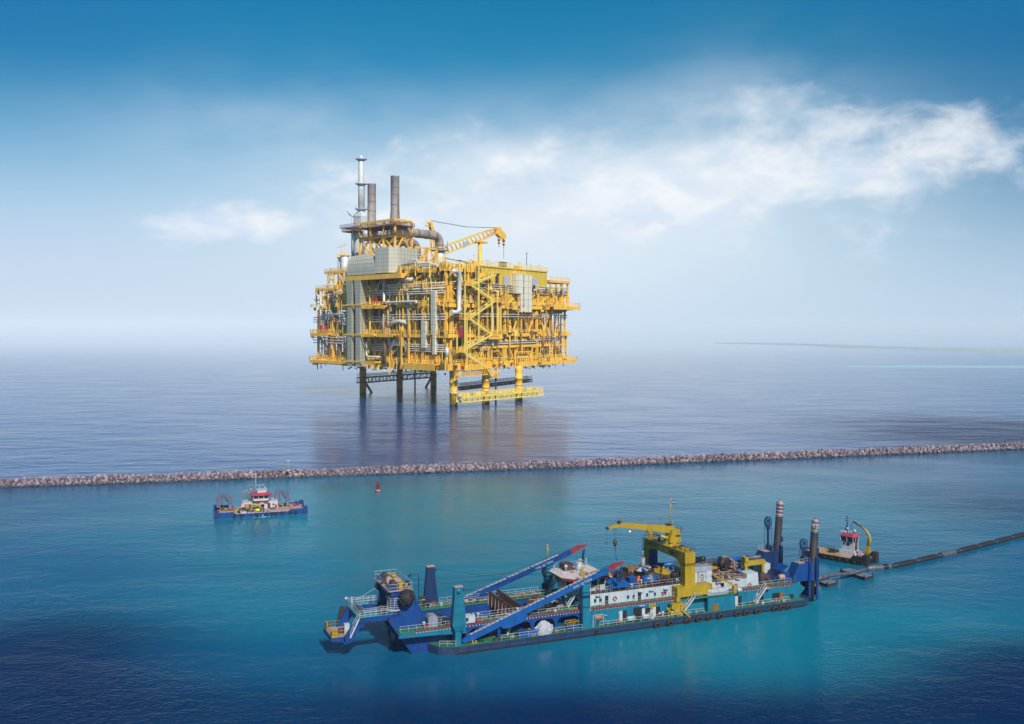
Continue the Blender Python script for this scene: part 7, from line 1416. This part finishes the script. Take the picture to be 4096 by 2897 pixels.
def tug():
    F = Frame((78.1, 251.6), -45.); rt = thing('tug', 'small black-hulled tug with white red-roofed wheelhouse and a bent yellow crane', 'tug', (F.o[0], F.o[1], 0), F.rot)
    bld = lambda mb, name, mt, par=rt: mb.build(name, mt, par)
    h = MB(); pl = [(-4.0, 1.8), (-2.5, .2), (12.6, 0), (13.2, .8), (13.2, 6.4), (12.6, 7.2), (-2.5, 7.0), (-4.0, 5.6)]; h.ext([(u, v, -.6) for u, v in pl], (0, 0, 1.9)); h.ext([(u, v, .95) for u, v in [(-4.15, 1.7), (-2.5, .05), (12.7, -.15), (13.4, .8), (13.4, 6.5), (12.6, 7.35), (-2.5, 7.15), (-4.15, 5.7)]], (0, 0, .3)); ho = bld(h, 'hull', M['black'])
    h = MB(); h.ext([(u, v, 1.3) for u, v in [(-3.7, 1.9), (-2.4, .35), (12.5, .15), (13.0, .9), (13.0, 6.3), (12.5, 7.0), (-2.4, 6.8), (-3.7, 5.5)]], (0, 0, .05)); bld(h, 'deck', M['pinkdeck'])
    h = MB()
    for k in range(5): h.box((.6 + k * 1.25, .5, 1.36), (1.5 + k * 1.25, 3.0 - k * .1, 1.39))
    h.box((.4, 3.0, 1.36), (2.0, 6.5, 1.39)); bld(h, 'deck_panel', M['cabyellow'])
    for v in (.3, 5.2): h = MB(); h.box((12.6, v, -.3), (13.9, v + 1.7, 2.6)); bld(h, 'push_knee', M['rubber'], ho)
    h = MB(); h.ext([(9.6, -.05, 1.3), (13.2, -.05, 1.3), (13.2, -.05, 2.2), (10.3, -.05, 2.2)], (0, .25, 0)); h.ext([(9.6, 6.95, 1.3), (13.2, 6.95, 1.3), (13.2, 6.95, 2.2), (10.3, 6.95, 2.2)], (0, .25, 0)); bld(h, 'bulwark', M['black'], ho)
    h = MB(); h.box((2.6, 3.6, 1.35), (6.6, 6.6, 2.4)); h.box((3.2, 3.9, 2.4), (6.4, 6.4, 4.6)); hs_ = bld(h, 'deckhouse', M['ltgrey']); hs_.location.x = 2.3
    P0 = [(3.0, 3.8), (6.3, 3.6), (6.9, 5.1), (6.3, 6.6), (3.0, 6.5)]; n = 5; c = (4.7, 5.1); q = lambda k, z: [(c[0] + (u - c[0]) * k, c[1] + (v - c[1]) * k, z) for u, v in P0]; fr_ = lambda: [tuple(range(n - 1, -1, -1)), tuple(range(n, 2 * n))] + [(i, (i + 1) % n, n + (i + 1) % n, n + i) for i in range(n)]
    h = MB(); h.add(q(.98, 4.6) + q(1.06, 5.9), fr_()); wo = bld(h, 'window_band', M['glass'], hs_)
    for i in range(n):
        a, b = q(1.0, 4.6), q(1.08, 5.9)
        for t in (0, .5): h = MB(); h.bar(Vector(a[i]).lerp(Vector(a[(i + 1) % n]), t), Vector(b[i]).lerp(Vector(b[(i + 1) % n]), t), .12, .12); bld(h, 'mullion', M['boatwhite'], hs_)
    h = MB(); h.add(q(1.16, 5.9) + q(.8, 6.6), fr_()); bld(h, 'roof', M['boatred'], hs_)
    for u, z, w in ((3.6, 3.7, .4), (4.5, 3.65, .8)): h = MB(); h.box((u, 3.8, z), (u + w, 3.88, z + .6)); bld(h, 'window', M['glass'], hs_)
    h = MB(); h.box((6.41, 4.4, 2.4), (6.5, 5.8, 4.4)); h.torus((6.55, 4.6, 3.9), (1, 0, 0), .3, .1, 10, 5, 1); bld(h, 'door', [M['machine'], M['boatred']], hs_)
    h = MB(); h.cbox((3.4, 4.4, 6.9), (1.3, .9, .35)); h.cbox((4.8, 5.0, 6.85), (.8, .8, .5)); h.sph((5.8, 5.6, 7.2), .4, 10, 6); h.tube([(3.9, 5.4, 6.6), (3.9, 5.4, 10.9)], .12, 6, 1); h.bar((3.3, 5.4, 9.6), (4.6, 5.4, 9.6), .14, .14, 1); h.bar((3.5, 5.4, 10.2), (4.2, 5.4, 10.2), .12, .12, 1); h.tube([(5.4, 4.4, 6.6), (5.4, 4.4, 8.6)], .05, 6, 1); h.bar((3.2, 5.4, 6.6), (3.9, 5.4, 8.4), .2, .2, 1); h.sph((4.2, 5.0, 7.7), .3, 8, 6); bld(h, 'mast', [M['white'], M['navy']], hs_)
    h = MB(); h.box((10.7, 5.4, 1.35), (12.0, 6.7, 2.6)); h.box((11.0, 5.7, 2.6), (11.8, 6.5, 3.9)); cp = bld(h, 'crane_base', M['cabyellow'])
    h = MB(); h.tube([(11.4, 6.1, 3.6), (12.0, 6.1, 5.2), (11.8, 6.1, 6.4), (11.0, 6.1, 7.6), (9.8, 6.0, 8.4)], [.38, .34, .34, .32, .28], 8); h.tube([(9.9, 6.0, 8.35), (7.6, 5.8, 9.5)], .2, 8, 1); h.tube([(7.6, 5.8, 9.5), (7.4, 5.8, 9.3), (7.0, 5.8, 7.9)], .06, 5, 1); h.tube([(11.3, 5.9, 3.5), (11.6, 5.9, 5.8)], .14, 6, 1); bld(h, 'crane_boom', [M['cabyellow'], M['dark']], cp)
    h = MB(); h.rail([(-3.5, 2.2, 1.35), (-2.3, .5, 1.35), (.2, .3, 1.35)], .9, .9, .04); h.rail([(-3.5, 5.2, 1.35), (-2.3, 6.6, 1.35), (2, 6.8, 1.35)], .9, .9, .04); bld(h, 'railing', M['navy'])
    for k, (u, v, lab) in enumerate(((-2.0, 2.6, 'pale heap of gear on the forward deck of the tug'), (9.4, 4.4, 'pinkish stores heaped aft of the tug wheelhouse'), (10.2, 4.6, 'stores heap next to the tug crane base'), (3.6, 2.9, 'dark winch gear in front of the tug wheelhouse'), (12.4, 3.6, 'small tan heap at the tug stern'))):
        t = MB()
        for q_ in range(12): t.cbox((R.uniform(-.8, .8), R.uniform(-.7, .7), R.uniform(.1, .8)), (R.uniform(.3, .8), R.uniform(.3, .8), R.uniform(.2, .6)), R.choice((0, 1)), R.uniform(0, 3))
        tag(t.build('gear_heap', [M['pinkdeck'] if k != 3 else M['dark'], M['machine'] if k != 1 else M['white']], None, F.w(u, v, 1.35), F.rot), lab, 'gear heap', 'gear on the tug deck')
    for k in range(7):
        t = MB(); t.torus((0, 0, 0), (0, 1, 0), .3, .15, 12, 6); tag(t.build('tyre_fender', M['rubber'], None, F.w(-1.2 + k * 2.0, -.3, .65), F.rot), 'black tyre hanging on the black side of the tug', 'tyre fender', 'tyres along the tug')

def floating_line():
    # steel pipe on its pontoons, then the black floating hose
    a = Vector(G(3262, 2318, 1.7)); b = Vector(G(3462, 2277, 1.5)); t = MB(); pts = [a.lerp(b, k / 8) + Vector((0, 0, .25 * math.sin(k * .8))) for k in range(9)]
    a0 = Vector(SH.w(80.0, 14.5, 5.6)); o = thing('discharge_line', 'grey steel pipe running from the dredger stern across two pontoons', 'pipeline', (a.x, a.y, 0)); off = Vector((a.x, a.y, 0))
    t.tube([p - off for p in pts], .40, 12); t.build('pipe', M['steelpipe'], o); t = MB()
    for k in range(1, 8): d = (pts[k] - pts[k - 1]).normalized(); t.cyl(pts[k] - off - d * .06, pts[k] - off + d * .06, .45, n=12)
    t.build('flange', M['dark'], o)
    def pontoon(px, lab, cor, top, rust=False):
        P = [Vector(G(x, y, top)) for x, y in cor]; c = sum(P, Vector()) / 4; o = thing('pontoon', lab, 'pontoon', (c.x, c.y, 0), 0, 'flat pontoons behind the dredger'); Q = [p - Vector((c.x, c.y, 0)) for p in P]
        t = MB(); t.ext([Vector((q.x, q.y, -.5)) for q in Q], (0, 0, top + .5)); t.build('hull', M['dark'] if not rust else M['brown'], o)
        t = MB(); t.ext([Vector((q.x * .96, q.y * .96, top + .004)) for q in Q], (0, 0, .04)); t.build('deck', M['pontoon'] if not rust else M['pinkdeck'], o)
        for q in Q: t = MB(); t.cyl(Vector((q.x * .93, q.y * .93, top)), Vector((q.x * .93, q.y * .93, top + .6)), .16, n=8); t.build('bollard', M['black'], o)
    pontoon(0, 'flat grey pontoon nearest the dredger stern', [(3267, 2324), (3309, 2339), (3351, 2328), (3313, 2314)], .7)
    pontoon(0, 'long flat grey pontoon crossing under the steel pipe', [(3360, 2279), (3459, 2312), (3496, 2302), (3398, 2272)], .7)
    pontoon(0, 'small rusty pontoon against the dredger stern', [(3245, 2338), (3256, 2357), (3282, 2349), (3268, 2334)], .6, True)
    nod = [(3462, 2277), (3570, 2268), (3665, 2247), (3749, 2227), (3834, 2207), (3910, 2188), (3978, 2171), (4044, 2153), (4112, 2136)]
    names = ['white-topped ribbed float, first after the steel pipe', 'plain black float, second after the steel pipe', 'black float, third after the steel pipe', 'ribbed black float halfway along the hose', 'black float just past the ribbed middle one', 'black float, third from the right picture edge', 'black float, second from the right picture edge', 'black float cut by the right picture edge']
    for k in range(8):
        p, q = Vector(G(*nod[k], .25)), Vector(G(*nod[k + 1], .25)); d = (q - p); ln = d.length; ang = math.atan2(d.y, d.x); o = thing('hose_float', names[k], 'pipe float', (p.x, p.y, .25), ang, 'floats of the floating hose')
        R_ = .74; t = MB(); t.tube([(.35, 0, .1), (.9, 0, .1), (1.5, 0, .1), (ln - 1.4, 0, .1), (ln - .8, 0, .1), (ln - .3, 0, .1)], [.4, .62, R_, R_, .62, .4], 16); t.build('shell', M['float'] if k else M['steelpipe'], o)
        t = MB(); t.tube([(-.25, 0, .1), (ln + .15, 0, .1)], .4, 10); t.build('hose', M['dark'], o)
        if k in (0, 3):
            t = MB(); n = 11
            for j in range(n): x = 1.8 + (ln - 3.4) * j / n + (3 if k == 0 else 0) * (1 - j / n); t.cyl((x, 0, .1), (x + .18, 0, .1), R_ * 1.03, n=16)
            t.build('rib', M['black'] if k == 0 else M['grey'], o)

def marks():
    p = G(1512, 1968); o = thing('navigation_buoy', 'red lattice navigation buoy floating between breakwater and dredger', 'buoy', p); t = MB(); t.lathe((0, 0, 0), [(1.15, -.5), (1.2, .25), (1.05, .5), (.3, .55)], 18, 0); t.lathe((0, 0, 0), [(1.1, .5), (.95, .8), (.3, .82)], 18, 1); t.build('float', [M['deckred'], M['pinkdeck']], o)
    t = MB()
    for k in range(6):
        a = k * math.pi / 3; t.bar((.85 * math.cos(a), .85 * math.sin(a), .8), (.45 * math.cos(a), .45 * math.sin(a), 3.4), .12, .12); b = a + math.pi / 3
        for z, r_ in ((1.6, .73), (2.5, .59), (3.3, .46)): t.bar((r_ * math.cos(a), r_ * math.sin(a), z), (r_ * math.cos(b), r_ * math.sin(b), z), .1, .1)
        t.bar((.85 * math.cos(a), .85 * math.sin(a), .8), (.6 * math.cos(b), .6 * math.sin(b), 2.4), .1, .1)
    t.build('lattice', M['deckred'], o); t = MB(); t.cyl((0, 0, 3.3), (0, 0, 3.9), .25, n=10); t.bar((0, 0, 3.9), (0, 0, 4.6), .1, .1); t.cyl((0, 0, 1.0), (0, 0, 3.3), .22, n=8); t.build('lantern', M['deckred'], o)
    q = G(1152, 1882, 3.0); o = thing('beacon', 'slim yellow post with a white head standing on the breakwater crest', 'beacon', (q[0], q[1], 2.7)); t = MB(); t.lathe((0, 0, 0), [(.8, 0), (.8, .5), (.5, .6)], 10); t.build('plinth', M['ltgrey'], o); t = MB(); t.tube([(0, 0, .5), (0, 0, 1.6), (0, 0, 4.2)], [.4, .22, .12], 8); t.build('post', M['cabyellow'], o); t = MB(); t.cyl((0, 0, 4.1), (0, 0, 4.5), .3, n=10); t.box((-.6, -.1, 3.8), (.9, .1, 4.1)); t.build('head', M['white'], o)
def more_mats():
    P = paint
    M['boatblue'] = P('work_boat_blue', (.008, .055, .235), .45, var=.4, dirt=(.07, .05, .05), dirt_amt=.16, scale=.5); M['boatnavy'] = P('work_boat_navy', (.012, .03, .16), .5, var=.3)
    M['boatwhite'] = P('work_boat_white', (.54, .45, .50), .5, var=.2, dirt=(.3, .2, .16), dirt_amt=.05, scale=.6); M['boatred'] = P('work_boat_red', (.36, .045, .065), .5, var=.3); M['boatgrey'] = P('work_boat_crane_grey', (.11, .115, .19), .5, var=.3, scale=.8)
    M['limeyellow'] = P('lime_paint', (.55, .62, .03), .45, var=.2); M['foam'] = P('water_foam', (.8, .85, .88), .6, var=.1); M['pontoon'] = P('bare_pontoon_deck', (.16, .17, .22), .6, var=.3, scale=.5, streak=False)
more_mats(); work_boat(); tug(); floating_line(); marks()
